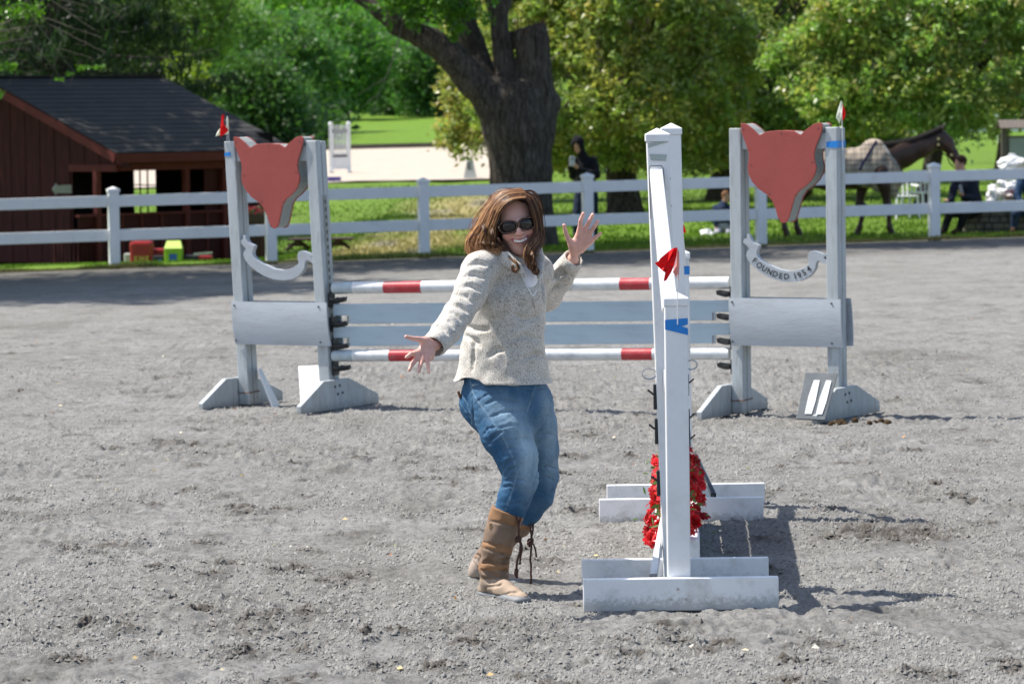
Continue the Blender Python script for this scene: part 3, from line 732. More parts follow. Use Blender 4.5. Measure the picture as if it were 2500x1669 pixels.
# tape, flags and cards on the fox wings
def tape(L, M, a0, a1, c0, c1, pw_, parent, b=-.0025):
    vs = [L(a0, b, c0 + .004), L(a1, b, c0), L(a1, b, c1), L(a0, b, c1 - .006), L(a1 + .0025, b, c0), L(a1 + .0025, pw_, c0 + .003), L(a1 + .0025, pw_, c1 - .001), L(a1 + .0025, b, c1)]
    MB().add(vs, [(0, 1, 2, 3), (4, 5, 6, 7), (1, 4, 7, 2)]).build('blue_tape', TAPE, parent)
tape(LR, MRt, .665 - pwh + .01, .665 + pwh, 1.70, 1.745, .125, wr)
tape(LL, ML, -pwh, pwh * .1, 1.685, 1.715, .02, wl)
def flag(base_px, Y, sticks, polys, label, grp=None, name='flag'):
    """sticks: [(px,py)->(px,py)]; polys: [(list of (px,py,dy)), colour, fold]"""
    b = P(sticks[0][0][0], sticks[0][0][1], Y); t = thing(name, b, label, 'flag', grp)
    for (a, c) in sticks: MB().tube([P(*a, Y), P(*c, Y)], .0022, 6).build('stick', POLE_W, t)
    for pts, col in polys:
        vs = [P(x, y, Y + d) for x, y, d in pts]; n = len(vs); cen = sum(vs) / n + np.array((0, -.006, 0))
        vv = vs + [cen]; back = [q + np.array((0, .0012, 0)) for q in vv]
        fs = [(i, (i + 1) % n, n) for i in range(n)] + [((i + 1) % n + n + 1, i + n + 1, 2 * n + 1) for i in range(n)] + [(i, i + n + 1, (i + 1) % n + n + 1, (i + 1) % n) for i in range(n)]
        o = mesh_obj('cloth', vv + back, fs, FLAGRED, t); set_attr(o, 'tint', np.tile(col, (len(vv) * 2, 1)))
    return t
RD, WH, PK = (.72, .012, .015), (.8, .78, .78), (.75, .35, .35)
def c5(x, y, d=0): return (480 + x * .4911, 260 + y * .4911, d)
def c6(x, y, d=0): return (1680 + x * .523, 220 + y * .523, d)
def c3(x, y, d=0): return (1380 + x * .3953, 280 + y * .3953, d)
flag(0, 24.2, [(c5(152, 178)[:2], c5(148, 60)[:2]), (c5(162, 178)[:2], c5(152, 50)[:2])],
     [([c5(126,40),c5(138,42),c5(132,80,-.02),c5(158,118,-.03),c5(150,130),c5(118,152,.01),c5(116,130),c5(122,70)], RD), ([c5(150,46,.015),c5(157,55,.015),c5(161,135,.015),c5(140,140,.02),c5(148,90,.015)], WH), ([c5(116,108,.02),c5(122,140,.02),c5(94,150,.01),c5(104,125,.02)], WH)],
     'small red and white marker flag atop the left wing of the fox jump', 'marker flags on the jumps')
flag(0, 22.6, [(c6(722, 282)[:2], c6(716, 60)[:2])],
     [([c6(714,48),c6(722,62),c6(718,110,-.02),c6(708,158),c6(690,130),c6(700,88)], WH), ([c6(720,56,.01),c6(735,100,.01),c6(733,125,.02),c6(718,150,.01),c6(716,110,.01)], RD)],
     'small white marker flag with red edge atop the right wing of the fox jump', 'marker flags on the jumps')
def leaning(name, quad, label, mat, th=.012, cat='board'):
    """quad: four (px,py,Y)"""
    q = [P(*p) for p in quad]; n = np.cross(q[1] - q[0], q[3] - q[0]); n /= np.linalg.norm(n)
    c = min(q, key=lambda p: p[2]); o0 = (q[0] + q[1]) / 2
    t = thing(name, (o0[0], o0[1], min(p[2] for p in q)), label, cat)
    MB().add(q + [p + n * th for p in q], [(0, 1, 2, 3), (7, 6, 5, 4), (0, 4, 5, 1), (1, 5, 6, 2), (2, 6, 7, 3), (3, 7, 4, 0)]).build('panel', mat, t, bevel=.001)
    return t, q, n
t, q, n = leaning('number_board', [(1944, 1024, 22.24), (2014, 1027, 22.2), (2046, 914, 22.44), (1966, 912, 22.48)], 'dark number board with two white strokes leaning on the right fox wing', BLACKP)
nn = -n * .003 if n[1] > 0 else n * .003
def qq(s, r): return (q[0] * (1 - s) + q[1] * s) * (1 - r) + (q[3] * (1 - s) + q[2] * s) * r
for s0, s1, sh in ((.24, .50, .02), (.62, .86, .02)):
    pts = [qq(s0, .13), qq(s1 - .03, .13), qq(s1, .40), qq(s1 - .02, .86), qq(s0 + .06, .86), qq(s0, .5)]
    o = MB().add([p + np.array((0, -.022, .004)) for p in pts] , [tuple(range(6))]).build('numeral_stroke', PAPER, t)
leaning('white_card', [(664, 996, 24.05), (681, 994, 24.3), (634, 900, 24.3), (627, 902, 24.05)], 'narrow white card seen edge on, leaning at the outer foot of the left fox wing', PAPER)
leaning('white_card', [(736, 1000, 24.35), (786, 990, 24.3), (779, 893, 24.5), (730, 895, 24.55)], 'pale square card leaning behind the inner post of the left fox wing', PAPER)
TW = simple('dry_twine', (.12, .06, .03), .9, .3, 40, 0)
m = MB(); rr = random.Random(3)
for i in range(9):
    p = P(1812 + rr.random() * 6, 316 + rr.random() * 6, 22.99); m.tube([p, p + np.array((rr.uniform(-.01, .02), -.004, -.015)), p + np.array((rr.uniform(-.01, .03), -.003, -.04 * rr.random() - .01))], .0018, 4)
m.build('twine', TW, wr)['kind'] = 'stuff'

# ------------------------------------------------------------------ white skinny jump in front
def wbox(mb, px0, px1, Y0, Y1, z0, z1, pyr=1000, lean=0):
    x0 = P(px0, pyr, Y0)[0]; x1 = P(px1, pyr, Y0)[0]; vs = []
    for x in (x0, x1):
        for y in (Y0, Y1):
            for z in (z0, z1): vs.append((x - lean * z, y, z))
    return mb.add(vs, [(0, 1, 3, 2), (4, 6, 7, 5), (0, 4, 5, 1), (2, 3, 7, 6), (0, 2, 6, 4), (1, 5, 7, 3)])
def capped_post(parent, pxc, pyb, Y, H, lean, w_=.089):
    x = P(pxc, pyb, Y)[0]
    def q(dx, dy, z): return np.array((x + dx - lean * z, Y + dy, z))
    h = w_ / 2; m = MB(); vs = [q(a, b, c) for a in (-h, h) for b in (-h, h) for c in (.0, H - .05)]
    p = m.add(vs, [(0, 1, 3, 2), (4, 6, 7, 5), (0, 4, 5, 1), (2, 3, 7, 6), (0, 2, 6, 4), (1, 5, 7, 3)]).build('post', WHITE_PVC, parent, bevel=.004)
    h += .005; c = MB(); z = H - .05
    b_ = [q(a * h, b * h, z) for a, b in ((-1, -1), (1, -1), (1, 1), (-1, 1))]; t_ = [v + np.array((0, 0, .03)) for v in b_]
    c.add(b_ + t_ + [q(0, 0, H + .005)], [(3, 2, 1, 0), (0, 1, 5, 4), (1, 2, 6, 5), (2, 3, 7, 6), (3, 0, 4, 7), (4, 5, 8), (5, 6, 8), (6, 7, 8), (7, 4, 8)])
    c.build('post_cap', WHITE_PVC, p, bevel=.003); return p, q
def wcup(parent, q, z, side, ring=False):
    h = .0445; m = MB()
    m.box(q(side * (h + .006), .0, z - .02), (.012, .05, .10)); m.tube([q(side * (h + .012), -.02, z - .01), q(side * (h + .035), -.02, z + .01)], .004, 6)
    m.build('jump_cup', BLACK_METAL, parent)
    if ring:
        c = q(side * (h + .025), -.01, z + .075); m = MB(); m.tube([c + np.array((math.cos(a) * .028, 0, math.sin(a) * .022)) for a in np.linspace(0, 2 * math.pi, 15)], .0035, 6)
        m.build('pin_ring', STEEL, parent)
def wstandard(label, Yf, Yr, fx, rx, short, tall):
    """bars at Yf (near) and Yr (far); short/tall = (px, py, Y, H, lean)"""
    t = thing('jump_standard', (P((fx[0] + fx[1]) / 2, 1200, Yf)[0], (Yf + Yr) / 2, 0), label, 'jump standard')
    for Y, (p0, p1) in ((Yf, fx), (Yr, rx)):
        m = MB(); wbox(m, p0, p1, Y, Y + .04, -.01, .118); f = m.build('foot_bar', WHITE_WOOD, t, bevel=.004)
        for dx, dz in ((0, .075), (-.028, .035), (.03, .035)): MB().cyl((P((p0 + p1) / 2 - 5, 1200, Y)[0] + dx, Y - .001, dz), .006, .005, 8, (0, 1, 0)).build('bolt', STEEL, f)
    pS, qS = capped_post(t, *short); pT, qT = capped_post(t, *tall)
    dY = -1 if short[2] < tall[2] else 1
    # sloping rail from the tall post down to the short one, and two level rails below
    a = qT(-.012, dY * .046, tall[3] - .17); b = qS(-.02 if dY < 0 else 0, -dY * .046, short[3] - .07)
    MB().beam(a, b, .05, .035, w2=.062).build('sloping_rail', WHITE_PVC, t, bevel=.003)
    for z in (.32, .85):
        MB().beam(qT(0, dY * .046, z), qS(0, -dY * .046, z), .035, .09).build('rail', WHITE_PVC, t, bevel=.003)
    return t, pS, qS, pT, qT
tn, pS, qS, pT, qT = wstandard('near white jump standard with blue taped short post and tall post behind it', 14.0, 14.62, (1418, 1897), (1415, 1873), (1657, 1400, 14.085, 1.225, .0), (1647, 1350, 14.60, 1.86, .028))
tf, fS, gS, fT, gT = wstandard('far white jump standard mostly hidden behind the near one', 16.95, 17.60, (1460, 1862), (1479, 1865), (1669, 1230, 17.58, 1.27, .006), (1660, 1230, 17.05, 1.875, .012))
for z, r in ((.80, True), (.66, False), (.45, False)): wcup(tn, qT, z, -1, r)
for z, r in ((.665, True), (.50, False), (.40, False)): wcup(tf, gT, z, 1, r)
# worn spots, tape, slot on the tall near post
SMUDGE = simple('old_tape_residue', (.42, .47, .44), .7, .35, 60, .1, dirt=(.12, .2, .18), dirt_scale=60, dirt_amt=1)
f = -.0470
MB().add([qT(-.030, f, 1.735), qT(.028, f, 1.732), qT(.034, f, 1.757), qT(-.036, f, 1.76)], [(0, 1, 2, 3)]).build('tape_residue', SMUDGE, pT)
MB().add([qT(-.040, f, 1.785), qT(-.02, f, 1.792), qT(.042, f, 1.808), qT(-.01, f, 1.808), qT(-.04, f, 1.803)], [(0, 1, 2, 3, 4)]).build('tape_residue', SMUDGE, pT)
MB().tube([qT(-.041, f, 1.50), qT(-.040, f, 1.70), qT(-.036, f, 1.712), qT(.012, f, 1.712), qT(.018, f, 1.70), qT(.02, f, 1.6)], .0013, 4).build('slot_edge', DARK, pT)
f = -.0470
MB().add([qS(-.0445, f, 1.085), qS(.0445, f, 1.062), qS(.0445, f, 1.088), qS(.020, f, 1.096), qS(.0445, f, 1.104), qS(.0445, f, 1.128), qS(-.0445, f, 1.122)], [(0, 1, 2, 3, 4, 5, 6)]).build('blue_tape', TAPE, pS)
MB().add([gS(-.0445, f, 1.145), gS(.047, f, 1.145), gS(.047, .045, 1.145), gS(.047, .045, 1.185), gS(.047, f, 1.185), gS(-.0445, f, 1.185)], [(0, 1, 4, 5), (1, 2, 3, 4)]).build('blue_tape', TAPE, fS)
# screws / plugs up the side of the post
for z in (1.66, 1.55, 1.35, 1.1): MB().cyl(qT(.0455, .0, z), .005, .004, 8, (1, 0, 0)).build('plug', DARK, pT)
flag(0, 14.02, [(c3(694, 1295)[:2], c3(694, 985)[:2])],
     [([c3(692,820,.01),c3(672,822,-.01),c3(640,842,.012),c3(590,884,-.01),c3(575,905,.0),c3(552,916,.0),c3(575,940,.01),c3(600,962,-.012),c3(632,985,.01),c3(612,1010,.0),c3(607,1030,.0),c3(625,1022,.0),c3(655,972,-.012),c3(672,930,.01),c3(688,870,-.01)], RD),
      ([c3(692,822,.012),c3(703,850,.01),c3(705,930,.014),c3(699,1030,.012),c3(690,1010,.012),c3(665,972,.012),c3(676,930,.018),c3(688,880,.012)], PK)],
     'large red marker flag on the short near post of the white jump', 'marker flags on the jumps')
flag(0, 17.5, [(c3(728, 860)[:2], c3(728, 660)[:2])], [([c3(700,660),c3(728,664),c3(746,722),c3(736,732),c3(700,725)], RD)], 'red marker flag showing only its tip behind the tall white posts', 'marker flags on the jumps')
# planks between the tall posts
for z0, z1, lab in ((.545, .82, 'wide white plank hung highest between the tall white posts'), (.34, .49, 'narrow white plank hung beneath the wide one between the tall white posts')):
    a = qT(.01, .05, 0); b = gT(.0, -.05, 0); c = (a + b) / 2
    t = thing('jump_plank', (c[0] - .02, c[1], z0), lab, 'plank')
    xl = c[0]
    MB().beam(np.array((a[0] - .02 * z0, a[1], (z0 + z1) / 2)), np.array((b[0], b[1], (z0 + z1) / 2)), .03, z1 - z0).build('board', WHITE_PVC, t, bevel=.003)
    m = MB(); m.box((a[0] - .02 * z0, a[1] + .02, z0 + .02), (.04, .035, .05)); m.build('end_block', BLACK_METAL, t)
# flower box with red flowers
fb = thing('flower_box', ((qT(0, 0, 0)[0] + .01), 15.85, 0), 'white flower box full of bright red flowers under the white jump', 'flower box')
a = np.array((P(1650, 1340, 14.9)[0], 14.82, .085)); b = np.array((P(1652, 1260, 16.8)[0], 16.8, .085))
MB().beam(a, b, .19, .17).build('box', WHITE_WOOD, fb, bevel=.004)
PET = attr_mat('red_petals', 'tint', .5, .3, .3)
rr = np.random.default_rng(5)
nf = 170; cen = []
s = rr.random(nf); sd = rr.random(nf)
base = a[None] + (b - a)[None] * s[:, None]
offx = np.where(s < .5, -.15 + .24 * sd, -.07 + .19 * sd); offx = (sd - .5) * .20 - .02 * (s < .4) + .012 * (s > .5)
hz = .10 + .22 * rr.random(nf) * (1 - (np.abs(offx) / .2) ** 2) + .02
hz = np.where(s > .55, hz + .03, hz) - .03
vs = []; cols = []; fs = []
for i in range(nf):
    c = base[i] + np.array((offx[i], 0, hz[i])); c[2] = hz[i] + .06 
    nrm = np.array((offx[i] * 6, -.6 * rr.random(), .4)) + rr.normal(0, .4, 3); nrm /= np.linalg.norm(nrm)
    t1_ = np.cross(nrm, (0.1, .2, 1)); t1_ /= np.linalg.norm(t1_); t2_ = np.cross(nrm, t1_)
    sh = .55 + .45 * rr.random()
    for ring, (pr, tl, k) in enumerate(((.034, .1, 12), (.025, .8, 9), (.013, 1.6, 5))):
        for k_ in range(k):
            an = 2 * math.pi * (k_ + rr.random() * .5) / k; d = t1_ * math.cos(an) + t2_ * math.sin(an); e = -t1_ * math.sin(an) + t2_ * math.cos(an)
            pr_ = pr * (.75 + .5 * rr.random()); w_ = pr_ * .30
            n0 = len(vs); tip = d * pr_ + nrm * pr_ * tl * .6; mid = d * pr_ * .6 + nrm * pr_ * (tl * .4 + .1)
            vs += [c, c + mid - e * w_, c + tip - e * w_ * .35, c + tip + e * w_ * .35, c + mid + e * w_ + nrm * w_ * .3]
            fs.append((n0, n0 + 1, n0 + 2, n0 + 3, n0 + 4)); cc = np.array((.66, .012, .018)) * sh * (.7 + .5 * rr.random()) + (np.array((.08, .02, .03)) if rr.random() < .15 else 0); cols += [cc] * 5
o = mesh_obj('flowers', vs, fs, PET, fb); set_attr(o, 'tint', cols); o['kind'] = 'stuff'
vs = []; fs = []; cols = []
for i in range(420):
    s_ = rr.random(); c = a + (b - a) * s_ + np.array((rr.normal(0, .05), 0, .08 + .22 * rr.random())); d = rr.normal(0, 1, 3); d[2] *= .6; d /= np.linalg.norm(d); e = np.cross(d, rr.normal(0, 1, 3)); e /= np.linalg.norm(e)
    n0 = len(vs); Ln = .03 + .03 * rr.random(); vs += [c, c + d * Ln * .5 + e * Ln * .18, c + d * Ln, c + d * Ln * .5 - e * Ln * .18]; fs.append((n0, n0 + 1, n0 + 2, n0 + 3)); cols += [np.array((.10, .17, .05)) * (.7 + .7 * rr.random())] * 4
o = mesh_obj('leaves', vs, fs, PET, fb); set_attr(o, 'tint', cols); o['kind'] = 'stuff'
t, q, n = leaning('ground_board', [(1585, 1413, 14.42), (1604, 1413, 14.42), (1626, 1285, 14.72), (1621, 1230, 14.80)], 'narrow white board with pink edge line leaning inside the near white standard', WHITE_WOOD, .03)
PINK = simple('pink_line', (.45, .10, .18), .6, .05, 5, 0)
MB().tube([P(1590, 1411, 14.40), P(1620, 1292, 14.68)], .0016, 4).build('edge_line', PINK, t)
GLOSS = simple('glossy_black', (.012, .014, .016), .15, .1, 5, 0)
t, q, n = leaning('dark_panel', [(1735, 1212, 17.0), (1748, 1213, 17.0), (1703, 1118, 17.35), (1696, 1112, 17.35)], 'thin glossy dark panel leaning on the far white jump standard', GLOSS, .02)
MB().tube([P(1741, 1209, 16.99), P(1700, 1121, 17.33)], .0022, 4).build('edge_trim', STEEL, t)
# ------------------------------------------------------------------ red barn shed behind the fence, left
REDW = simple('dark_red_boards', (.052, .011, .010), .75, .35, 3, .3, dirt=(.06, .012, .012), dirt_scale=2, dirt_amt=.5, stretch=(4, 4, .6), spec=.2)
REDT = simple('red_trim', (.115, .024, .021), .7, .15, 4, .2, spec=.2)
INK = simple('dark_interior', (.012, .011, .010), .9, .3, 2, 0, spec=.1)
def shingle_mat():
    m, t, b = new_mat('asphalt_shingles'); vec = coord(t, (1, 1, 1))
    c = ramp(t, noise(t, 1.6, 6, .7, coord(t, (1, .4, .4))), [(.3, (.020, .019, .017)), (.6, (.036, .034, .031)), (.78, (.085, .075, .065))])
    sp = ramp(t, noise(t, 9, 5, .75, vec), [(.66, (0, 0, 0)), (.74, (.5,) * 3)]); c = mixc(t, sp, c, (.20, .15, .10))
    t.links.new(c, b.inputs['Base Color']); b.inputs['Roughness'].default_value = .85; bump(t, b, noise(t, 30, 4, .7, vec), .4, .01); return m
SHG = shingle_mat()
BY = 62.0; A = P(284, 378, BY); e = np.array((math.cos(R(45)), math.sin(R(45)), 0)); g_ = np.array((-e[1], e[0], 0)); up = np.array((0, 0, 1.))
gz = on(A[0], BY) - .02; A[2] = 0
barn = thing('barn', (A[0], BY, gz), 'dark red open fronted barn shed with black shingle roof behind the fence', 'barn')
def Bp(uu, vv, z): return A + e * uu + g_ * vv + up * z
ze, zr, LB, WB, ov = 1.375, 2.72, 4.05, 3.66, .42
def quadslab(name, pts, th, mat, par=barn, n=None):
    q = [np.array(p) for p in pts]
    if n is None: n = np.cross(q[1] - q[0], q[3] - q[0]); n /= np.linalg.norm(n)
    o = MB().add(q + [p + n * th for p in q], [(0, 1, 2, 3), (7, 6, 5, 4), (0, 4, 5, 1), (1, 5, 6, 2), (2, 6, 7, 3), (3, 7, 4, 0)]).build(name, mat, par); return o
# roof slopes (both sides of the ridge), rows of shingles as stepped courses
roof = quadslab('roof', [Bp(0, 0, ze), Bp(LB, 0, ze), Bp(LB, WB, zr), Bp(0, WB, zr)], .04, SHG)
for k in range(17):
    v0, v1 = k / 17, (k + 1) / 17 + .006
    z0 = ze + (zr - ze) * v0 + .052; z1 = ze + (zr - ze) * v1 + .048
    quadslab('shingle_course', [Bp(-.03, WB * v0 - .02, z0), Bp(LB + .03, WB * v0 - .02, z0), Bp(LB + .03, WB * v1, z1), Bp(-.03, WB * v1, z1)], .004, SHG, roof)
quadslab('roof', [Bp(0, WB, zr), Bp(LB, WB, zr), Bp(LB, 2 * WB, ze), Bp(0, 2 * WB, ze)], .05, SHG)
MB().beam(Bp(-.04, WB, zr + .075), Bp(LB + .04, WB, zr + .075), .18, .03).build('ridge_cap', SHG, barn)
MB().beam(Bp(-.02, -.03, ze - .045), Bp(LB + .02, -.03, ze - .045), .03, .155).build('fascia', REDT, barn)
sl = np.array(Bp(0, WB, zr) - Bp(0, 0, ze))
for uu in (-.03, LB + .03): MB().beam(Bp(uu, 0, ze - .05), Bp(uu, WB, zr - .05), .03, .15).build('rake_board', REDT if uu < 0 else REDW, barn)
MB().beam(Bp(-.03, 2 * WB, ze - .05), Bp(-.03, WB, zr - .05), .03, .15).build('rake_board', REDT, barn)
# near gable wall of upright boards; the porch corner is open below the beam
ug = .30; pv = 1.62
nb = 0; v = pv * 0
while v < 2 * WB - .05:
    wd = .21; zt = ze + (zr - ze) * (min(v + wd / 2, 2 * WB - v - wd / 2) / WB) - .12
    zb = gz if v > pv - .05 else ze - .215
    if zt > zb + .03:
        MB().add([Bp(ug + .006 * (nb % 2), v + .006, zb), Bp(ug + .006 * (nb % 2), v + wd - .006, zb), Bp(ug + .006 * (nb % 2), v + wd - .006, zt), Bp(ug + .006 * (nb % 2), v + .006, zt),
                  Bp(ug + .03, v + .006, zb), Bp(ug + .03, v + wd - .006, zb), Bp(ug + .03, v + wd - .006, zt), Bp(ug + .03, v + .006, zt)],
                 [(0, 1, 2, 3), (7, 6, 5, 4), (0, 4, 5, 1), (1, 5, 6, 2), (2, 6, 7, 3), (3, 7, 4, 0)]).build('board', REDW, barn)
    v += wd; nb += 1
MB().beam(Bp(ug - .02, .30, ze - .22), Bp(ug - .02, pv, ze - .22), .09, .12).build('porch_beam', REDT, barn)
MB().beam(Bp(ug, .30, ze - .20), Bp(LB - .3, .30, ze - .20), .09, .14).build('porch_beam', REDT, barn)
# posts found where the photograph shows them, on the porch front line v=.32
def u_at(px, vv, n=60):
    lo, hi = -2, 6
    for _ in range(n):
        mid = (lo + hi) / 2; p = A + e * mid + g_ * vv; pxx = p[0] / p[1] * F_PX + CX
        if pxx < px: lo = mid
        else: hi = mid
    return mid
for px in (243, 460, 552, 640):
    uu = u_at(px, .32); MB().beam(Bp(uu, .32, gz), Bp(uu, .32, ze - .26), .10, .10, up=tuple(e)).build('post', REDT, barn)
# knee wall panels between the posts
zk = 1.91 - (522 - 300) / 141
us = [u_at(p, .36) for p in (192, 243, 301, 348, 397, 460, 508, 590, 640)]
for i in range(len(us) - 1):
    MB().beam(Bp(us[i] + .03, .36, (gz + zk) / 2), Bp(us[i + 1] - .03, .36, (gz + zk) / 2), .025, zk - gz).build('panel', REDW, barn)
    MB().beam(Bp(us[i + 1], .345, gz), Bp(us[i + 1], .345, zk), .05, .05, up=tuple(e)).build('batten', REDT, barn)
MB().beam(Bp(us[0], .34, zk + .02), Bp(us[-1], .34, zk + .02), .12, .04).build('sill', REDT, barn)
# balusters seen at the open corner
bs = [u_at(p, .34) for p in np.linspace(136, 232, 11)]
for uu in bs: MB().beam(Bp(uu, .34, gz), Bp(uu, .34, 1.91 - (551 - 302) / 141), .035, .025, up=tuple(e)).build('baluster', REDW, barn)
# recessed wall behind the porch corner carrying the arrow sign
ub = u_at(136, pv - .05)
quadslab('inner_wall', [Bp(ug + .02, pv, gz), Bp(u_at(183, pv), pv, gz), Bp(u_at(183, pv), pv, ze + .4), Bp(ug + .02, pv, ze + .4)], .03, REDW)
# dark inside: far side wall with window opening, rear wall, floor
uR = LB - .25
def v_at(px, uu):
    lo, hi = 0, 9
    for _ in range(60):
        mid = (lo + hi) / 2; p = A + e * uu + g_ * mid; pxx = p[0] / p[1] * F_PX + CX
        if pxx > px: lo = mid
        else: hi = mid
    return mid
va, vb = v_at(386, uR), v_at(331, uR)      # va < vb
Yw = float(Bp(uR, (va + vb) / 2, 0)[1]); zw1 = P(360, 402, Yw)[2]; zw0 = P(360, 522, Yw)[2]
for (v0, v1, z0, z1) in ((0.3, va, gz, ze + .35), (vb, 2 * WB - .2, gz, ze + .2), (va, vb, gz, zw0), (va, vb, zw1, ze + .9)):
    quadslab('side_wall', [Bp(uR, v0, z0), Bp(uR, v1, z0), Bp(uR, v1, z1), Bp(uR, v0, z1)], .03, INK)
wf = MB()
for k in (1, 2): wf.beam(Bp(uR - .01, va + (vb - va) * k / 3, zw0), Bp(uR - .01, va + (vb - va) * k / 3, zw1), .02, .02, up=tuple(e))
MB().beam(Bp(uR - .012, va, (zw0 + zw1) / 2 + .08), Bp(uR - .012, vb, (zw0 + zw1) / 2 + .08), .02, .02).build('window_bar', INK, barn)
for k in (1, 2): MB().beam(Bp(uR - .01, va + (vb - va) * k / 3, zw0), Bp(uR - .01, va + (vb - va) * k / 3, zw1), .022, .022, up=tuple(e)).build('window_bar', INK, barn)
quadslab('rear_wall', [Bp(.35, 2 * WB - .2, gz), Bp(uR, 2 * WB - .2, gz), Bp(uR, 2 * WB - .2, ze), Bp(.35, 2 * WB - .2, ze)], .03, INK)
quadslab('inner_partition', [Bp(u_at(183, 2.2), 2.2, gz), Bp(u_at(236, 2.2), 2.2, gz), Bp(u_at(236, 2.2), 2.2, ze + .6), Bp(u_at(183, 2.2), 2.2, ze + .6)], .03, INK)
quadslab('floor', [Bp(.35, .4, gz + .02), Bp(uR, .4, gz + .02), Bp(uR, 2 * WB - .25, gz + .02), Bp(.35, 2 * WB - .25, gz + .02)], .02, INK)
u1 = u_at(505, .40); u2 = u_at(640, .40)
quadslab('front_wall', [Bp(u1, .42, gz), Bp(u2, .42, gz), Bp(u2, .42, ze - .2), Bp(u1, .42, ze - .2)], .03, REDW)
SIGNW = simple('faded_white_sign', (.55, .56, .52), .6, .08, 5, .1)
# arrow sign
c = Bp(u_at(157, pv - .06), pv - .06, 1.91 - (457 - 302) / 139); t = thing('arrow_sign', c - up * .1, 'small white arrow sign pointing left on the barn porch wall', 'sign')
k = 1 / 139 / .74; arr = [(-22, 0), (-13, 14), (-13, 9), (21, 10), (21, -11), (-13, -9), (-13, -15)]
MB().prism(arr, lambda x, y, w_: c + e * x * k + up * y / 139 - g_ * w_, .015).build('board', SIGNW, t)

# things lying at the foot of the barn wall
def gbox(name, px0, px1, pyt, pyb, Y, depth, label, cat, mat, extra=None, bev=.02):
    a = P(px0, pyb, Y); b = P(px1, pyt, Y); z0 = on((a[0] + b[0]) / 2, Y); H = (pyb - pyt) / S(Y)
    t = thing(name, ((a[0] + b[0]) / 2, Y + depth / 2, z0), label, cat)
    w_ = b[0] - a[0]; cx = (a[0] + b[0]) / 2; m = MB()
    hb, ht = w_ / 2 * .94, w_ / 2
    vs = [(cx + sx * q, Y + (0 if sy < 0 else depth), z) for z, q in ((z0, hb), (z0 + H, ht)) for sx, sy in ((-1, -1), (1, -1), (1, 1), (-1, 1))]
    m.add(vs, [(3, 2, 1, 0), (4, 5, 6, 7), (0, 1, 5, 4), (1, 2, 6, 5), (2, 3, 7, 6), (3, 0, 4, 7)]).build('body', mat, t, bevel=bev)
    return t, cx, z0, H, w_
REDP = simple('red_plastic', (.30, .012, .012), .4, .1, 5, .05); GRNP = simple('lime_plastic', (.28, .50, .02), .5, .1, 5, .05); BLKP = simple('black_plastic', (.02, .02, .024), .4, .1, 5, .05)
YEL = simple('yellow_print', (.55, .42, .08), .5, .1, 5, 0); BLUP = simple('blue_print', (.03, .12, .45), .5, .1, 5, 0); LIMEL = simple('pale_lime_lid', (.45, .62, .12), .5, .1, 5, .05)
def blockprint(t, cx, z, Y, pat, k, mat, name='print'):
    m = MB()
    for j, row in enumerate(pat):
        for i, ch in enumerate(row):
            if ch != ' ': m.box((cx + (i - len(row) / 2) * k, Y - .004, z - j * k), (k * .95, .004, k * .95))
    return m.build(name, mat, t)
t, cx, z0, H, w_ = gbox('feed_sack', 316, 372, 583, 641, 58.6, .35, 'red feed sack with yellow print slumped under the barn porch panels', 'sack', REDP, bev=.05)
blockprint(t, cx + .02, z0 + H * .35, 58.6, ['## # # ##', '#  ### # ', '## # # ##'], .026, YEL)['kind'] = 'stuff'
t, cx, z0, H, w_ = gbox('feed_sack', 368, 402, 583, 622, 58.9, .3, 'smaller red sack with yellow print wedged beside the lime green bin', 'sack', REDP, bev=.04)
t, cx, z0, H, w_ = gbox('grey_bucket', 302, 328, 583, 612, 59.2, .15, 'pale grey bucket standing behind the red feed sack', 'bucket', SIGNW)
t, cx, z0, H, w_ = gbox('black_bin', 372, 400, 618, 640, 58.3, .2, 'small black bin with blue mark between sack and lime green bin', 'bin', BLKP)
MB().box((cx + .03, 58.296, z0 + .06), (.06, .004, .06)).build('mark', BLUP, t)
t, cx, z0, H, w_ = gbox('green_bin', 401, 444, 604, 643, 58.2, .3, 'lime green lidded bin with blue picture at the barn foot', 'bin', GRNP)
MB().add([(cx - w_ / 2, 58.19, z0 + H), (cx + w_ / 2, 58.19, z0 + H), (cx + w_ * .38, 58.36, z0 + H + .12), (cx - w_ * .38, 58.36, z0 + H + .12), (cx - w_ / 2, 58.52, z0 + H), (cx + w_ / 2, 58.52, z0 + H)],
         [(0, 1, 2, 3), (4, 3, 2, 5), (0, 3, 4), (1, 5, 2), (0, 4, 5, 1)]).build('lid', LIMEL, t)
MB().box((cx, 58.190, z0 + .12), (.12, .004, .10)).build('picture', BLUP, t)
t, cx, z0, H, w_ = gbox('black_bin', 449, 484, 617, 638, 58.4, .25, 'long low black bin between the lime green bin and the red tub', 'bin', BLKP)
t, cx, z0, H, w_ = gbox('red_tub', 485, 517, 619, 638, 58.4, .25, 'red plastic tub at the right end of the barn things', 'tub', REDP)
MB().beam((cx - .18, 58.35, z0 + H + .03), (cx + .12, 58.35, z0 + H + .05), .04, .03).build('trowel', SIGNW, t)

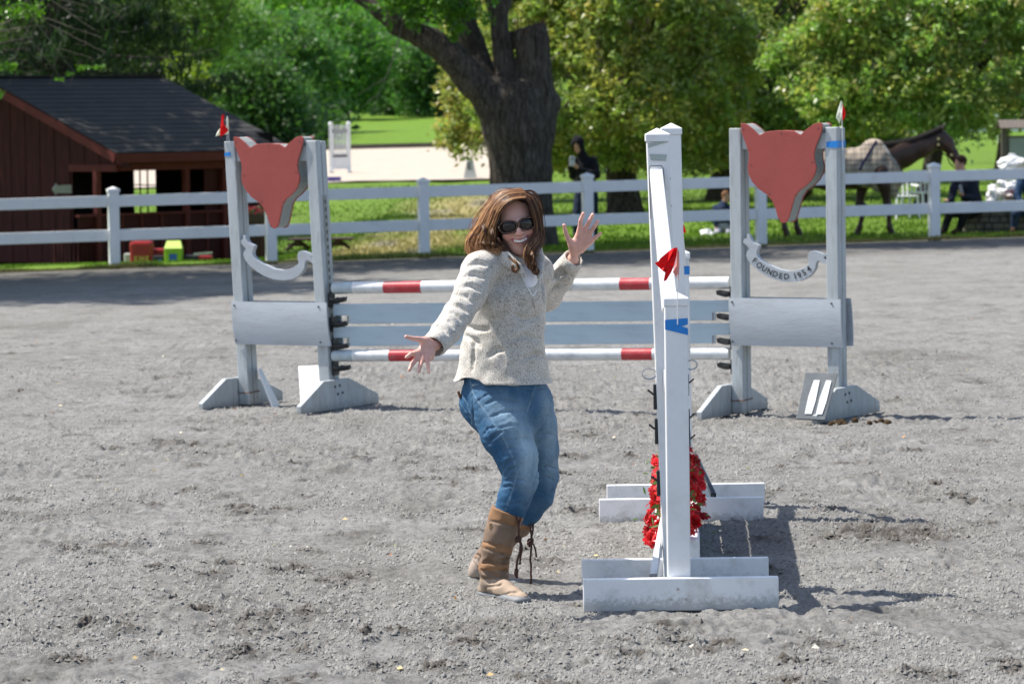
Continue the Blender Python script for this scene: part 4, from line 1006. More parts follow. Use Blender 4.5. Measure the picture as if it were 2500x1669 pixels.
# flower trough on a slatted deck rail right of the barn, seen through the fox wing
BROWN = simple('dark_brown_wood', (.055, .028, .018), .7, .2, 5, .2)
Y = 57.6; xa = P(602, 540, Y)[0]; xb = P(648, 540, Y)[0]; zt = P(620, 524, Y)[2]; z0 = on(xa, Y)
t = thing('deck_rail', ((xa + xb) / 2, Y, z0), 'dark brown slatted rail with trough of pink flowers beside the barn', 'railing')
MB().box(((xa + xb) / 2, Y, zt - .06), (xb - xa, .18, .14)).build('trough', BROWN, t)
for i in range(6):
    x = xa + (xb - xa) * (i + .5) / 6; MB().box((x, Y + .02, (z0 + zt - .13) / 2), (.022, .03, zt - .13 - z0)).build('slat', BROWN, t)
vs = []; fs = []; cols = []; rr = np.random.default_rng(9)
for i in range(260):
    c = np.array((xa + (xb - xa) * rr.random(), Y - .08 + .16 * rr.random(), zt + .01 + .12 * rr.random() ** 1.5)); d = rr.normal(0, 1, 3); d /= np.linalg.norm(d); q = np.cross(d, rr.normal(0, 1, 3)); q /= np.linalg.norm(q)
    n0 = len(vs); k = .02; vs += [c, c + d * k + q * k * .6, c + d * k * 2, c + d * k - q * k * .6]; fs.append((n0, n0 + 1, n0 + 2, n0 + 3)); cols += [(.45, .02, .10) if rr.random() < .45 else (.06, .12, .04)] * 4
o = mesh_obj('flowers', vs, fs, PET, t); set_attr(o, 'tint', cols); o['kind'] = 'stuff'
# picnic table
Y = 57.9; xa, xb = P(705, 585, Y)[0], P(862, 585, Y)[0]; zt = P(780, 583, Y)[2]; z0 = on(0, Y) - .0
t = thing('picnic_table', ((xa + xb) / 2, Y, z0), 'low dark brown picnic table with splayed legs on the lawn', 'table')
for k in range(3): MB().box(((xa + xb) / 2, Y - .2 + .2 * k, zt), (xb - xa, .18, .028)).build('board', BROWN, t)
for x in (xa + .14, xb - .24):
    for s_ in (-1, 1): MB().beam((x - .02 * s_, Y + .16 * s_, zt - .01), (x + .17 * s_, Y + .22 * s_, z0 - .01), .05, .05).build('leg', BROWN, t)
    MB().box((x + .0, Y, zt - .09), (.30, .045, .05)).build('brace', BROWN, t)
# white jump standard and letter marker on the sand
Y = 106.; z0 = on(P(830, 425, Y)[0], Y) + .07; xa, xb = P(805, 425, Y)[0], P(857, 425, Y)[0]; H = P(830, 300, Y)[2] - z0
t = thing('slatted_standard', ((xa + xb) / 2, Y, z0), 'tall white slatted jump standard standing far off on pale sand', 'jump standard')
for x in (xa + .05, xb - .05):
    p = MB().box((x, Y, z0 + H / 2 - .03), (.10, .10, H - .05)).build('post', WHITE_PVC, t); MB().tube([(x, Y, z0 + H - .05), (x, Y, z0 + H), (x, Y, z0 + H + .03)], [.07, .07, .03], 8).build('post_cap', WHITE_PVC, p)
    MB().box((x, Y, z0 + .05), (.09, .8, .09)).build('foot', WHITE_PVC, t); 
for z in (H - .24, H * .36): MB().box(((xa + xb) / 2, Y, z0 + z), (xb - xa - .2, .05, .12)).build('rail', WHITE_PVC, t)
for i in range(5): MB().box((xa + .13 + (xb - xa - .26) * i / 4, Y - .01, z0 + H * .68), (.05, .03, H * .56)).build('slat', WHITE_PVC, t)
MB().box(((xa + xb) / 2, Y - .01, z0 + H * .22), (xb - xa - .2, .03, H * .28)).build('panel', WHITE_PVC, t)
Y = 98.4; c = P(1148, 432, Y); z0 = on(c[0], Y) + .02; h = (434 - 386) / S(Y); w0, w1 = 34 / S(Y) / 2, 15 / S(Y) / 2
t = thing('letter_marker', (c[0], Y, z0), 'white tapering dressage marker with black letter E at sand edge', 'marker')
b = [(c[0] + sx * w0, Y + sy * w0, z0) for sx, sy in ((-1, -1), (1, -1), (1, 1), (-1, 1))]; tp = [(c[0] + sx * w1, Y + sy * w1, z0 + h) for sx, sy in ((-1, -1), (1, -1), (1, 1), (-1, 1))]
MB().add(b + tp, [(3, 2, 1, 0), (4, 5, 6, 7), (0, 1, 5, 4), (1, 2, 6, 5), (2, 3, 7, 6), (3, 0, 4, 7)]).build('body', SIGNW, t)
m = MB(); k = .022
def mk(x, z): return (c[0] + x * k, Y - w0 + (w0 - w1) * (h * .52 + z * k) / h - .004, z0 + h * .52 + z * k)
for x0, x1, z_0, z_1 in ((-3, -1.2, 0, 9), (-1.2, 3, 0, 1.6), (-1.2, 2.4, 3.7, 5.3), (-1.2, 3, 7.4, 9)):
    m.add([mk(x0, z_0), mk(x1, z_0), mk(x1, z_1), mk(x0, z_1)], [(0, 1, 2, 3)])
m.build('letter', LETTER, t)['kind'] = 'stuff'
PURP = simple('purple_plastic', (.09, .07, .32), .5, .1, 5, 0)
Y = 99; a = P(800, 452, Y); b = P(832, 440, Y); z0 = on(a[0], Y) + .02
t = thing('purple_box', ((a[0] + b[0]) / 2, Y, z0), 'low purple box lying at the near edge of the sand', 'box')
MB().box(((a[0] + b[0]) / 2, Y, z0 + .07), (b[0] - a[0], .3, .13)).build('body', PURP, t, bevel=.01); MB().box(((a[0] + b[0]) / 2, Y, z0 + .145), (b[0] - a[0] + .03, .33, .02)).build('lid', PURP, t)
# low dry stone bank / log line at the wood edge
ROCK = simple('dark_rubble', (.06, .052, .045), .95, .4, 2, .8, bscale=6)
Y = 208; a = P(760, 268, Y); b = P(1120, 268, Y); rr = random.Random(12)
bank = thing('rubble_wall', ((a[0] + b[0]) / 2, Y, on(0, Y)), 'long dark rubble wall along the foot of the far wood', 'stone wall')
x = a[0]
while x < b[0]:
    w_ = rr.uniform(.4, .9); h = rr.uniform(.45, .8); z = on(x, Y); Fd = None
    vs = []; 
    m = MB(); m.box((x + w_ / 2, Y + rr.uniform(-.1, .1), z + h / 2), (w_, .6, h), rotm(rr.uniform(-.1, .1), rr.uniform(-.15, .15), rr.uniform(-.2, .2))); m.build('stone', ROCK, bank, bevel=.08); x += w_ * .95
# right hand background: notice board, chairs, stone seat wall, far fence, jump pole on the ground
Y = 63.0
WEATH = simple('weathered_wood', (.12, .10, .085), .8, .25, 4, .3, stretch=(6, 6, 1))
xa = P(2452, 500, Y)[0]; z0 = on(xa, Y); zt = P(2452, 312, Y)[2]
t = thing('notice_board', (xa + .25, Y, z0), 'weathered notice board with small roof and glazed case at right edge', 'notice board')
for x in (xa, xa + .62): MB().box((x, Y, (z0 + zt) / 2), (.09, .09, zt - z0)).build('post', WEATH, t)
MB().box((xa + .31, Y, zt - .45), (.52, .05, .62)).build('case_frame', WEATH, t); MB().box((xa + .31, Y - .028, zt - .45), (.44, .006, .54)).build('case_pane', simple('case_glass', (.25, .30, .29), .12, .1, 3, 0), t)
for s_ in (-1, 1): quadslab('roof', [(xa - .1, Y, zt + .12), (xa + .72, Y, zt + .12), (xa + .72, Y + .25 * s_, zt - .02), (xa - .1, Y + .25 * s_, zt - .02)], .02 * s_, WEATH, t)
# stone wall the sitters use
Y = 57.9; xa = P(2352, 580, Y)[0]; xb = P(2620, 580, Y)[0]; z0 = on(xa, Y) - .02; h = .46
STONE = simple('field_stone', (.135, .12, .10), .9, .35, 6, .7, dirt=(.2, .19, .17), dirt_scale=10, dirt_amt=.6, bscale=18)
MORT = simple('dark_joint', (.05, .045, .04), .95, .2, 6, .2)
wallt = thing('stone_wall', ((xa + xb) / 2, Y + .2, z0), 'low field stone wall used as a seat at the right edge', 'stone wall')
MB().box(((xa + xb) / 2, Y + .22, z0 + h / 2 - .03), (xb - xa - .06, .36, h - .06)).build('core', MORT, wallt)
rr = random.Random(4); z = z0
for row in range(4):
    hh = (h - .06) / 4; x = xa + (.0 if row % 2 else -.05)
    while x < xb - .05:
        w_ = rr.uniform(.12, .26); m = MB(); m.box((x + w_ / 2, Y + rr.uniform(.0, .02), z + hh / 2), (w_ - .012, .09, hh - .01), rotm(rr.uniform(-.05, .05), rr.uniform(-.05, .05), 0)).build('stone', STONE, wallt, bevel=.015); x += w_
    z += hh
x = xa - .02
while x < xb:
    w_ = rr.uniform(.3, .5); MB().box((x + w_ / 2, Y + .2, z0 + h - .03), (w_ - .012, .46, .06), rotm(rr.uniform(-.02, .02), 0, 0)).build('capstone', STONE, wallt, bevel=.012); x += w_
# far white fence and pale structures beyond the right lawn
far = thing('rail_fence', (12, 120, on(12, 120)), 'distant white rail fence glimpsed under the trees at far right', 'fence')
for i, x in enumerate(np.linspace(8.5, 24, 7)):
    z = on(x, 120); MB().box((x, 120, z + .6), (.14, .14, 1.2)).build('post', WHITE_PVC, far)
    if i:
        for zc in (1.0, .5): MB().beam((px_, 120, pz_ + zc), (x, 120, z + zc), .05, .16).build('rail', WHITE_PVC, far)
    px_, pz_ = x, z
PLASW = simple('white_plastic', (.78, .78, .78), .35, .05, 4, .03)
def chair(px, pyb, Y, rz, label):
    c = P(px, pyb, Y); z0 = on(c[0], Y); t = thing('plastic_chair', (c[0], Y, z0), label, 'chair', 'white plastic chairs beyond the fence')
    M = rotm(rz=rz); q = lambda x, y, z: np.array((c[0], Y, z0)) + M @ np.array((x, y, z))
    for sx in (-1, 1):
        for sy in (-1, 1): MB().beam(q(sx * .23, sy * .22, 0), q(sx * .20, sy * .19, .42), .035, .035).build('leg', PLASW, t)
        MB().beam(q(sx * .24, -.2, .62), q(sx * .24, .2, .64), .045, .03).build('arm', PLASW, t)
    MB().box(q(0, 0, .43), (.46, .44, .03), M).build('seat', PLASW, t, bevel=.01)
    bk = MB(); bk.box(q(0, .22, .80), (.44, .03, .10), M); bk.build('backrest', PLASW, t, bevel=.01)
    for k in range(5): MB().beam(q(-.18 + .09 * k, .21, .44), q(-.18 + .09 * k, .225, .78), .035, .018, up=tuple(M @ np.array((1., 0, 0)))).build('slat', PLASW, t)
chair(2205, 560, 66, .3, 'white plastic chair on the lawn directly behind the horse chest'); chair(2238, 556, 68, -.5, 'white plastic chair beside the tree trunk past the horse')
Y = 82; a, b = P(2050, 480, Y), P(2125, 482, Y); z = on(a[0], Y)
t = thing('jump_pole', ((a[0] + b[0]) / 2, Y, z + .4), 'orange and white pole seen under the horse belly far behind', 'pole')
for k in range(6):
    p, q = a + (b - a) * k / 6, a + (b - a) * (k + 1) / 6; MB().tube([p, q], .055, 10).build('band', simple('orange_paint', (.6, .09, .03), .4, .05, 5, 0) if k % 2 else PLASW, t)
for q in (a, b): MB().box((q[0], Y, (q[2] + z) / 2 - .03), (.12, .12, q[2] - z - .05)).build('support', WEATH, t)
# ------------------------------------------------------------------ vegetation
LEAF = attr_mat('leaf', 'tint', .36, .42, .6)
LEAFM = attr_mat('leaf_matt', 'tint', .5, .42, .4)
def bark_mat():
    m, t, b = new_mat('bark'); v = coord(t, (9, 9, 1.3)); n = noise(t, 2.2, 8, .7, v, 1.5); n2 = noise(t, 1.2, 4, .6, coord(t))
    c = ramp(t, n, [(.34, (.020, .017, .014)), (.48, (.085, .072, .062)), (.66, (.20, .175, .155))])
    c = mixc(t, 1, c, ramp(t, n2, [(.3, (.75,) * 3), (.7, (1.15,) * 3)]), 'MULTIPLY')
    t.links.new(c, b.inputs['Base Color']); b.inputs['Roughness'].default_value = .9; b.inputs['Specular IOR Level'].default_value = .15
    bump(t, b, n, 1.0, .06); return m
BARK = bark_mat()
TWIG = simple('grey_twig', (.16, .145, .125), .85, .25, 6, .2, spec=.15)
def leaf_mesh(name, C, size, cols, parent=None, mat=LEAF, aspect=.5, droop=0, kind=None, nrm=None, trunk_up=.5):
    """one folded four point leaf at every centre"""
    n = len(C); nv = RNG.normal(0, 1, (n, 3)); nv[:, 2] += trunk_up
    if nrm is not None: nv += nrm
    nv /= np.linalg.norm(nv, axis=1, keepdims=True); d = np.cross(nv, RNG.normal(0, 1, (n, 3))); d[:, 2] -= droop; d /= np.linalg.norm(d, axis=1, keepdims=True)
    e_ = np.cross(nv, d); e_ /= np.linalg.norm(e_, axis=1, keepdims=True) + 1e-9
    s = (size * (.6 + .8 * RNG.random(n)))[:, None]
    v = np.stack([C - d * s, C + e_ * s * aspect + nv * s * .12, C + d * s, C - e_ * s * aspect + nv * s * .12], 1).reshape(-1, 3)
    o = mesh_obj(name, v, np.arange(4 * n).reshape(n, 4), mat, parent); set_attr(o, 'tint', np.repeat(cols, 4, 0))
    if kind: o['kind'] = kind
    return o
def clump_points(cen, rad, nclump, per, cr, shell=.55, flatz=1.0, zmin=-9e9, gap=None):
    """leaf positions gathered in clumps through an ellipsoidal crown"""
    d = RNG.normal(0, 1, (nclump, 3)); d /= np.linalg.norm(d, axis=1, keepdims=True); r = shell + (1 - shell) * RNG.random(nclump) ** .7
    k = d * r[:, None]; lump = 1 + .38 * vnoise(d * 2.6 + cen[0], 71); c = np.array(cen) + k * np.array(rad) * lump[:, None]
    c = c[c[:, 2] > zmin]; m = len(c); idx = np.repeat(np.arange(m), per); cs = cr * (.6 + .8 * RNG.random(m))
    off = RNG.normal(0, .5, (len(idx), 3)) * cs[idx][:, None]; off[:, 2] *= flatz
    return c[idx] + off, idx, m
def tint(idx, m, base, var=.25, hue=None, hv=.3):
    b = np.array(base)[None] * (1 + var * (RNG.random((m, 1)) * 2 - 1))
    if hue is not None: b = b + (np.array(hue)[None] - b) * (RNG.random((m, 1)) ** 2) * hv * 2
    c = b[idx] * (.8 + .4 * RNG.random((len(idx), 1))); return np.clip(c, .005, .9)
def branch(mb, p0, p1, r0, r1, n=6, wob=.06, sides=7):
    p0, p1 = np.array(p0, float), np.array(p1, float); L_ = np.linalg.norm(p1 - p0); pts = []; o = np.zeros(3)
    for i in range(n + 1):
        t = i / n; 
        if 0 < i: o = o + RNG.normal(0, wob * L_ / n, 3)
        pts.append(p0 + (p1 - p0) * t + o * (t if i < n else 1))
    mb.tube(pts, list(np.linspace(r0, r1, n + 1)), sides); return pts
def skirt_points(cx, cy, rx, ry, z0, z1, nclump, per, cr, flatz=.8):
    n = nclump * 3; a = np.where(RNG.random(n) < .72, math.pi + math.pi * RNG.random(n), RNG.random(n) * 2 * math.pi); r = .55 + .45 * RNG.random(n) ** .45; z = z0 + (z1 - z0) * RNG.random(n)
    k = (z - z0) / (z1 - z0); prof = np.sqrt(np.clip(1 - k ** 3, 0, 1)) * (.86 + .14 * smooth01(k * 4)); lump = 1 + .2 * vnoise(np.stack([np.cos(a) * 2.2, np.sin(a) * 2.2, z * .9], 1) + cx, 72)
    c = np.stack([cx + rx * r * np.cos(a) * prof * lump, cy + ry * r * np.sin(a) * prof * lump, z], 1)
    ed = z0 + .18 * (1 + vnoise2(c[:, 0] * 1.3, c[:, 1] * 1.3, 73)); c = c[c[:, 2] > ed]
    gap = vnoise(c * np.array((.9, .9, 1.1)), 74) > -.55; c = c[gap][:nclump]; m = len(c); idx = np.repeat(np.arange(m), per); cs = cr * (.6 + .8 * RNG.random(m))
    off = RNG.normal(0, .5, (len(idx), 3)) * cs[idx][:, None]; off[:, 2] *= flatz
    return c[idx] + off, idx, m
def tree(px, Yb, base_y, crown, rad, label, col, hue=None, leaf=.07, nclump=400, per=40, cr=.45, trunk_r=.25, mat=LEAF, grp=None, zmin=-9e9, shell=.5, hv=.3, name='tree', lean=0, aspect=.5, skirt=None):
    x = P(px, base_y, Yb)[0]; z = on(x, Yb) - .03
    t = thing(name, (x, Yb, z), label, 'tree', grp); mb = MB(); cz = crown[2]
    top = np.array(crown, float); base = np.array((x, Yb, z)); fork = base + (top - base) * .35 + np.array((lean, 0, 0))
    mb.tube([base + (0, 0, -.1), base + (0, 0, .15), base * .6 + fork * .4, fork], [trunk_r * 1.45, trunk_r * 1.1, trunk_r * .92, trunk_r * .8], 12)
    for k in range(9):
        a = 2 * math.pi * k / 9 + RNG.random(); f = np.array((math.cos(a) * rad[0] * .7, math.sin(a) * rad[1] * .7, rad[2] * (RNG.random() - .35)))
        pts = branch(mb, fork + (0, 0, -.05 * k * trunk_r), top + f, trunk_r * .45, .02, 7, .12)
        for q in (3, 5):
            f2 = f * .5 + RNG.normal(0, 1, 3) * np.array(rad) * .35; branch(mb, pts[q], np.array(pts[q]) + f2 * .7, trunk_r * .18, .01, 5, .15, 5)
    o = mb.build('trunk', BARK, t); smooth_by_angle(o, 60)
    C, idx, m = skirt_points(*skirt, nclump, per, cr) if skirt else clump_points(crown, rad, nclump, per, cr, shell, .8, zmin)
    leaf_mesh('crown', C, leaf, tint(idx, m, col, .3, hue, hv), t, mat, aspect)
    return t
# big multi-stemmed maple just behind the fence
MY = 57.2
def m_(px, py, d=0): return P(px, py, MY + d)
bz = on(m_(1262, 590)[0], MY)
maple = thing('maple_tree', (m_(1262, 590)[0], MY, bz), 'big old maple with thick forking trunk just behind the white fence', 'tree')
Fd = Field(m_(820, 600, -1.2) + (0, 0, -.1), m_(1440, -420, 1.2) + (.2, 0, .1), .042)
s_ = S(MY)
def ch(pts, k=.06): 
    Fd.chain([m_(x, y, d) for x, y, r, d in pts], [r / s_ for x, y, r, d in pts], k)
ch([(1268, 640, 100, 0), (1268, 590, 88, 0), (1270, 520, 76, 0), (1272, 440, 73, 0), (1270, 380, 76, 0), (1266, 310, 86, 0), (1258, 262, 80, 0)])
ch([(1240, 320, 52, 0), (1205, 252, 46, -.1), (1164, 206, 40, -.2), (1111, 143, 33, -.25), (1052, 98, 28, -.25), (970, 62, 24, -.2), (925, 28, 20, -.1), (885, -4, 18, 0), (760, -140, 15, .1), (640, -260, 8, .2)])
ch([(1225, 280, 42, .2), (1180, 190, 38, .3), (1148, 105, 33, .4), (1120, 20, 30, .45), (1100, -60, 28, .5), (1090, -300, 22, .5), (1080, -420, 12, .5)])
ch([(1262, 300, 36, .05), (1240, 215, 29, .05), (1230, 150, 25, .05), (1224, 80, 25, .05), (1217, 0, 28, .05), (1212, -60, 27, .05), (1205, -250, 20, .1), (1200, -420, 12, .1)], .06)
ch([(1300, 330, 56, 0), (1316, 250, 47, 0), (1306, 165, 43, 0), (1297, 100, 42, 0), (1296, 78, 40, 0)], .03)
ch([(1262, 330, 40, -.28), (1262, 262, 22, -.25)], .06); Fd.ell(m_(1350, 250, 0), 20 / s_, None, .12); Fd.ell(m_(1215, 205, -.2), 22 / s_, None, .15); Fd.ell(m_(1320, 420, -.2), 26 / s_, None, .15)
Fd.cut(m_(1302, 62, 0), (-.25, 0, 1), .02, m_(1245, 110, -.6), m_(1362, 30, .6))
v, q = Fd.mesh(); g = Fd.grad(v); 
v = v + g * (.020 * vnoise(v * np.array((9, 9, 1.6)), 81) + .012 * vnoise(v * np.array((22, 22, 3)), 82) + .03 * vnoise(v * np.array((2, 2, .8)), 83))[:, None]
mesh_obj('trunk', v, q, BARK, maple, True)
m = MB(); rr = random.Random(8)
for i in range(26):
    a = m_(1262 + rr.uniform(-8, 76), 60 + rr.uniform(-4, 22), rr.uniform(-.3, .3)); m.tube([a, a + np.array((rr.uniform(-.05, .05), 0, rr.uniform(.03, .09)))], .012, 4)
m.build('stump_splinters', simple('torn_wood', (.16, .07, .04), .9, .3, 12, .3), maple)['kind'] = 'stuff'
# leafy sprays of the maple hanging in view, and its high crown above the picture
def spray(cpx, n, per, sx, sy, Yd):
    C = []
    for _ in range(n):
        x = rr.gauss(cpx[0], sx); y = cpx[1] + rr.gauss(0, sy); c = m_(x, y, Yd + rr.uniform(-.4, .4)); C.append(c + RNG.normal(0, .055, (per, 3)))
    return np.concatenate(C)
C = np.concatenate([spray((1030, 25), 34, 14, 45, 20, -1.0), spray((1130, 40), 26, 14, 26, 26, -1.0), spray((1075, 5), 40, 14, 60, 20, -1), spray((1112, 70), 5, 9, 8, 12, -1.0), spray((980, 10), 12, 10, 20, 12, -1)])
leaf_mesh('leaf_sprays', C, .05, np.clip(np.array((.085, .20, .02))[None] * (.6 + .9 * RNG.random((len(C), 1))), .01, .5), maple, LEAF, .6)
for kk, (cc_, rr_, nn_) in enumerate((((m_(1050, 0)[0], MY + .2, 8.2), (3.7, 3.2, 3.0), 340), ((-4.8, 53.2, 7.6), (4.1, 3.0, 2.4), 480), ((2.9, 55.2, 7.8), (3.9, 1.9, 2.6), 280))):
    C, idx, m2 = clump_points(cc_, rr_, nn_, 30, .5, .35, .8, 4.7)
    leaf_mesh('crown', C, .11, tint(idx, m2, (.085, .17, .02), .3), maple, LEAF)
m = MB()
for (a, b) in (((1112, 0), (1078, 60)), ((1000, 25), (1060, 55)),): branch(m, m_(*a, -.9), m_(*b, -.9), .012, .006, 6, .1)
pts = branch(m, m_(985, 45, -.6), m_(955, 160, -.7), .012, .008, 8, .05); pts = branch(m, pts[-1], m_(925, 225, -.7), .009, .006, 6, .08); branch(m, pts[-1], m_(905, 275, -.7), .007, .003, 8, .12); branch(m, pts[3], m_(875, 232, -.7), .006, .002, 8, .12); branch(m, pts[-1], m_(882, 262, -.7), .005, .002, 6, .1)
m.build('hanging_twigs', TWIG, maple)['kind'] = 'stuff'
# shade trees standing left of the picture beside the arena: they throw the shade across its far end
OL = (.08, .155, .02)
tree(-1100, 46.5, 700, (-11.2, 47.0, 8.2), (4.8, 5.0, 3.4), 'broad shade tree beside the arena, just outside the left of the view', OL, None, .15, 700, 44, .6, .3, zmin=4.5, shell=.2)
tree(-560, 68, 640, (-13.6, 66.6, 8.6), (5.2, 4.2, 3.8), 'tall shade tree close beside the barn, just outside the left of the view', OL, None, .14, 520, 44, .6, .32, zmin=4.9, shell=.2)
# crab apple trees overhanging the right half
YG, RD_ = (.17, .20, .025), (.30, .14, .05)
tree(1526, 73.0, 548, (1.9, 73.5, 5.0), (3.0, 3.2, 4.6), 'spreading green and yellow leaved tree behind the hooded man', (.26, .36, .09), (.55, .40, .13), .068, 2000, 40, .23, .34, hv=.36, aspect=.45, skirt=(2.1, 73.4, 2.9, 2.6, .72, 6.4))
tree(1760, 80.0, 540, (5.4, 80, 5.6), (3.4, 3.0, 4.9), 'leafy green tree between the two white jump posts and horse', (.20, .32, .08), (.48, .36, .13), .072, 1900, 40, .24, .30, hv=.3, aspect=.45, skirt=(5.6, 80.5, 3.7, 2.4, .85, 6.6))
tree(2256, 70.0, 560, (8.9, 69.5, 5.4), (3.9, 3.3, 4.35), 'dense bright green tree overhanging the horse at right', (.22, .36, .09), (.52, .36, .13), .066, 2300, 40, .23, .20, hv=.3, aspect=.45, skirt=(9.3, 69.8, 4.1, 2.7, 1.42, 6.0))
tree(1440, 82.0, 520, (-.1, 83, 4.2), (1.5, 1.8, 3.4), 'yellow green tree peeping out left of the big maple trunk', (.26, .32, .09), (.48, .34, .12), .072, 480, 40, .24, .16, hv=.4, aspect=.45, skirt=(-.2, 82.5, 1.35, 1.5, .95, 5.5))
tree(2110, 90.0, 500, (7.9, 89, 4.2), (2.2, 2, 3.4), 'deep green tree filling the gap behind the horse neck', (.075, .15, .03), (.2, .2, .05), .08, 900, 36, .30, .16, hv=.2, aspect=.45, skirt=(7.3, 89, 2.2, 2.0, .5, 5.0))
tree(2440, 88.0, 480, (12.2, 87, 4.2), (2.6, 2, 3.4), 'deep green tree at the right edge behind the notice board', (.085, .17, .03), (.22, .2, .05), .08, 800, 36, .32, .16, hv=.2, aspect=.45, skirt=(12.3, 87, 3.0, 2.2, 1.75, 7.5))
# spruce behind the barn
SY = 76.0
sx = P(150, 400, SY)[0]; sz = on(sx, SY); t = thing('spruce_tree', (sx, SY, sz), 'dark spruce with drooping boughs rising behind the barn roof', 'tree')
mb = MB(); mb.tube([(sx, SY, sz - .1), (sx, SY, 6), (sx, SY, 15)], [.34, .25, .03], 10); bp = []
for i in range(150):
    z = 2.6 + 11.5 * (i / 150) ** 1.1; L_ = 3.9 * (1 - (z - 2) / 14.5) * (.75 + .4 * RNG.random()); a = RNG.random() * 2 * math.pi
    dr = np.array((math.cos(a), math.sin(a), 0)); pts = [np.array((sx, SY, z)) + dr * L_ * k / 5 + np.array((0, 0, -.10 * L_ * (k / 5) ** 1.2 + .12 * L_ * (k / 5) ** 4)) for k in range(6)]
    mb.tube(pts, [.035, .03, .025, .02, .012, .006], 4)
    m_n = int(60 * L_); tt_ = RNG.random(m_n) ** .7; ii = np.minimum((tt_ * 5).astype(int), 4); ff = tt_ * 5 - ii; pa = np.array(pts)
    c = pa[ii] * (1 - ff[:, None]) + pa[ii + 1] * ff[:, None]; side = np.array((-dr[1], dr[0], 0)); sw = RNG.normal(0, 1, m_n) * .28 * (1.1 - tt_) * L_ * .35
    c = c + side[None] * sw[:, None]; c[:, 2] -= np.abs(RNG.normal(0, .16, m_n)) + .10 * np.abs(sw); bp.append(c)
o = mb.build('trunk', BARK, t); bp = np.concatenate(bp)
leaf_mesh('boughs', bp, .13, np.array((.020, .042, .018))[None] * (.6 + .9 * RNG.random((len(bp), 1))), t, LEAFM, .18, droop=1.6, trunk_up=.2)
# bare dead branches with a few new leaves in front of the spruce, top left
BYr = 56.6
t = thing('dead_branch_tree', (P(-190, 640, BYr)[0], BYr, on(-8, BYr)), 'bare grey branches with few bright leaves reaching in at top left', 'tree')
mb = MB(); q = lambda x, y, d=0: P(x, y, BYr + d)
mb.tube([q(-190, 660), q(-190, 400), q(-150, 100), q(-120, -200)], [.16, .14, .12, .09], 8); br = []
for (a, b, r) in (((-150, 130), (70, 30), .02), ((-140, 90), (120, 60), .022), ((70, 30), (250, 95), .010), ((70, 30), (180, 185), .011), ((120, 60), (265, 130), .008), ((-130, -40), (110, -10), .02), ((110, -10), (230, 75), .010), ((110, -10), (40, 145), .009), ((150, 100), (120, 205), .005),
                  ((-150, 150), (60, 80), .016), ((60, 80), (170, 215), .008), ((40, 145), (30, 170), .004), ((0, 60), (90, 140), .006), ((200, -20), (300, 45), .006), ((110, -10), (210, 15), .007), ((180, 185), (165, 212), .003), ((90, 60), (55, 115), .006), ((150, 120), (230, 145), .005)):
    pts = branch(mb, q(*a), q(*b), r, r * .45, 9, .10, 5); br.append(pts)
    for k in (3, 5, 7):
        d = np.array((rr.uniform(-.1, .25), rr.uniform(-.1, .1), rr.uniform(-.3, .05))); branch(mb, pts[k], np.array(pts[k]) + d, r * .35, .0016, 6, .15, 4)
mb.build('branches', TWIG, t)
C = []
for (x, y, n, s1) in ((70, 25, 190, 22), (20, 30, 90, 20), (15, 162, 120, 12), (0, 228, 30, 8), (205, 165, 45, 8), (243, 163, 30, 7), (168, 180, 22, 6), (145, 195, 16, 5)):
    for _ in range(n): C.append(q(rr.gauss(x, s1), rr.gauss(y, s1 * .45), rr.uniform(-.2, .2)))
C = np.array(C); leaf_mesh('leaves', C, .035, np.array((.11, .24, .02))[None] * (.6 + .8 * RNG.random((len(C), 1))), t, LEAF, .6)
# bright shrub sprigs at the right end of the barn roof
t = tree(505, 84.0, 420, (P(455, 195, 84)[0], 84, 2.9), (.65, .8, .62), 'small bright yellow green sapling peeping over the barn roof', (.20, .27, .03), None, .06, 60, 34, .2, .05, hv=0)
# individual trees of the wood beyond the barn and sand: (px, Y, crown px centre, crown py, radius px, colour, label)
wood = [(120, 118, 120, 110, 190, (.022, .050, .018), 'very dark tree mass behind the spruce at far left'),
        (330, 122, 330, 120, 150, (.028, .060, .018), 'very dark tree between spruce and wood'),
        (560, 150, 560, 130, 150, (.060, .125, .030), 'mid green rounded tree above the right end of barn roof'),
        (690, 160, 705, 165, 130, (.045, .105, .030), 'deep green tree left of the distant white standard'),
        (610, 140, 640, 230, 105, (.040, .090, .028), 'dark low tree directly behind the barn roof end'),
        (845, 185, 830, 150, 130, (.050, .125, .025), 'fresh green tree above the distant white slatted standard'),
        (960, 195, 970, 170, 110, (.050, .110, .035), 'green tree over the middle of the dark rubble wall'),
        (1075, 190, 1060, 185, 105, (.040, .095, .028), 'dark green tree close left of the big maple trunk'),
        (430, 135, 450, 30, 150, (.085, .145, .030), 'pale yellow green tree crown touching the spruce boughs'),
        (1200, 200, 1180, 160, 110, (.075, .14, .028), 'green tree glimpsed between the maple stems'),
        (760, 230, 740, 20, 170, (.075, .155, .022), 'bright green tree high on the slope behind'),
        (930, 240, 900, 20, 160, (.105, .185, .022), 'light green tree at the top of the slope under the maple limb'),
        (1060, 250, 1060, 40, 160, (.080, .155, .022), 'green tree high on the slope right of the hanging twigs'),
        (600, 235, 600, -10, 150, (.10, .17, .028), 'pale tree highest on the slope beyond the barn')]
for px, Yb, cpx, cpy, rpx, col, lab in wood:
    if 'dark tree' not in lab or 'roof' in lab: col = tuple(c * (2.2 if Yb > 220 else 1.8) for c in col)
    c = P(cpx, cpy, Yb); r = rpx / S(Yb)
    tree(px, Yb, 300, tuple(c), (r, r * .9, r * .95), lab, col, (.14, .21, .03), .115 * Yb / 150, int(300), 34, .55 * Yb / 150, .22, LEAFM, grp=None, shell=.45, hv=.22)
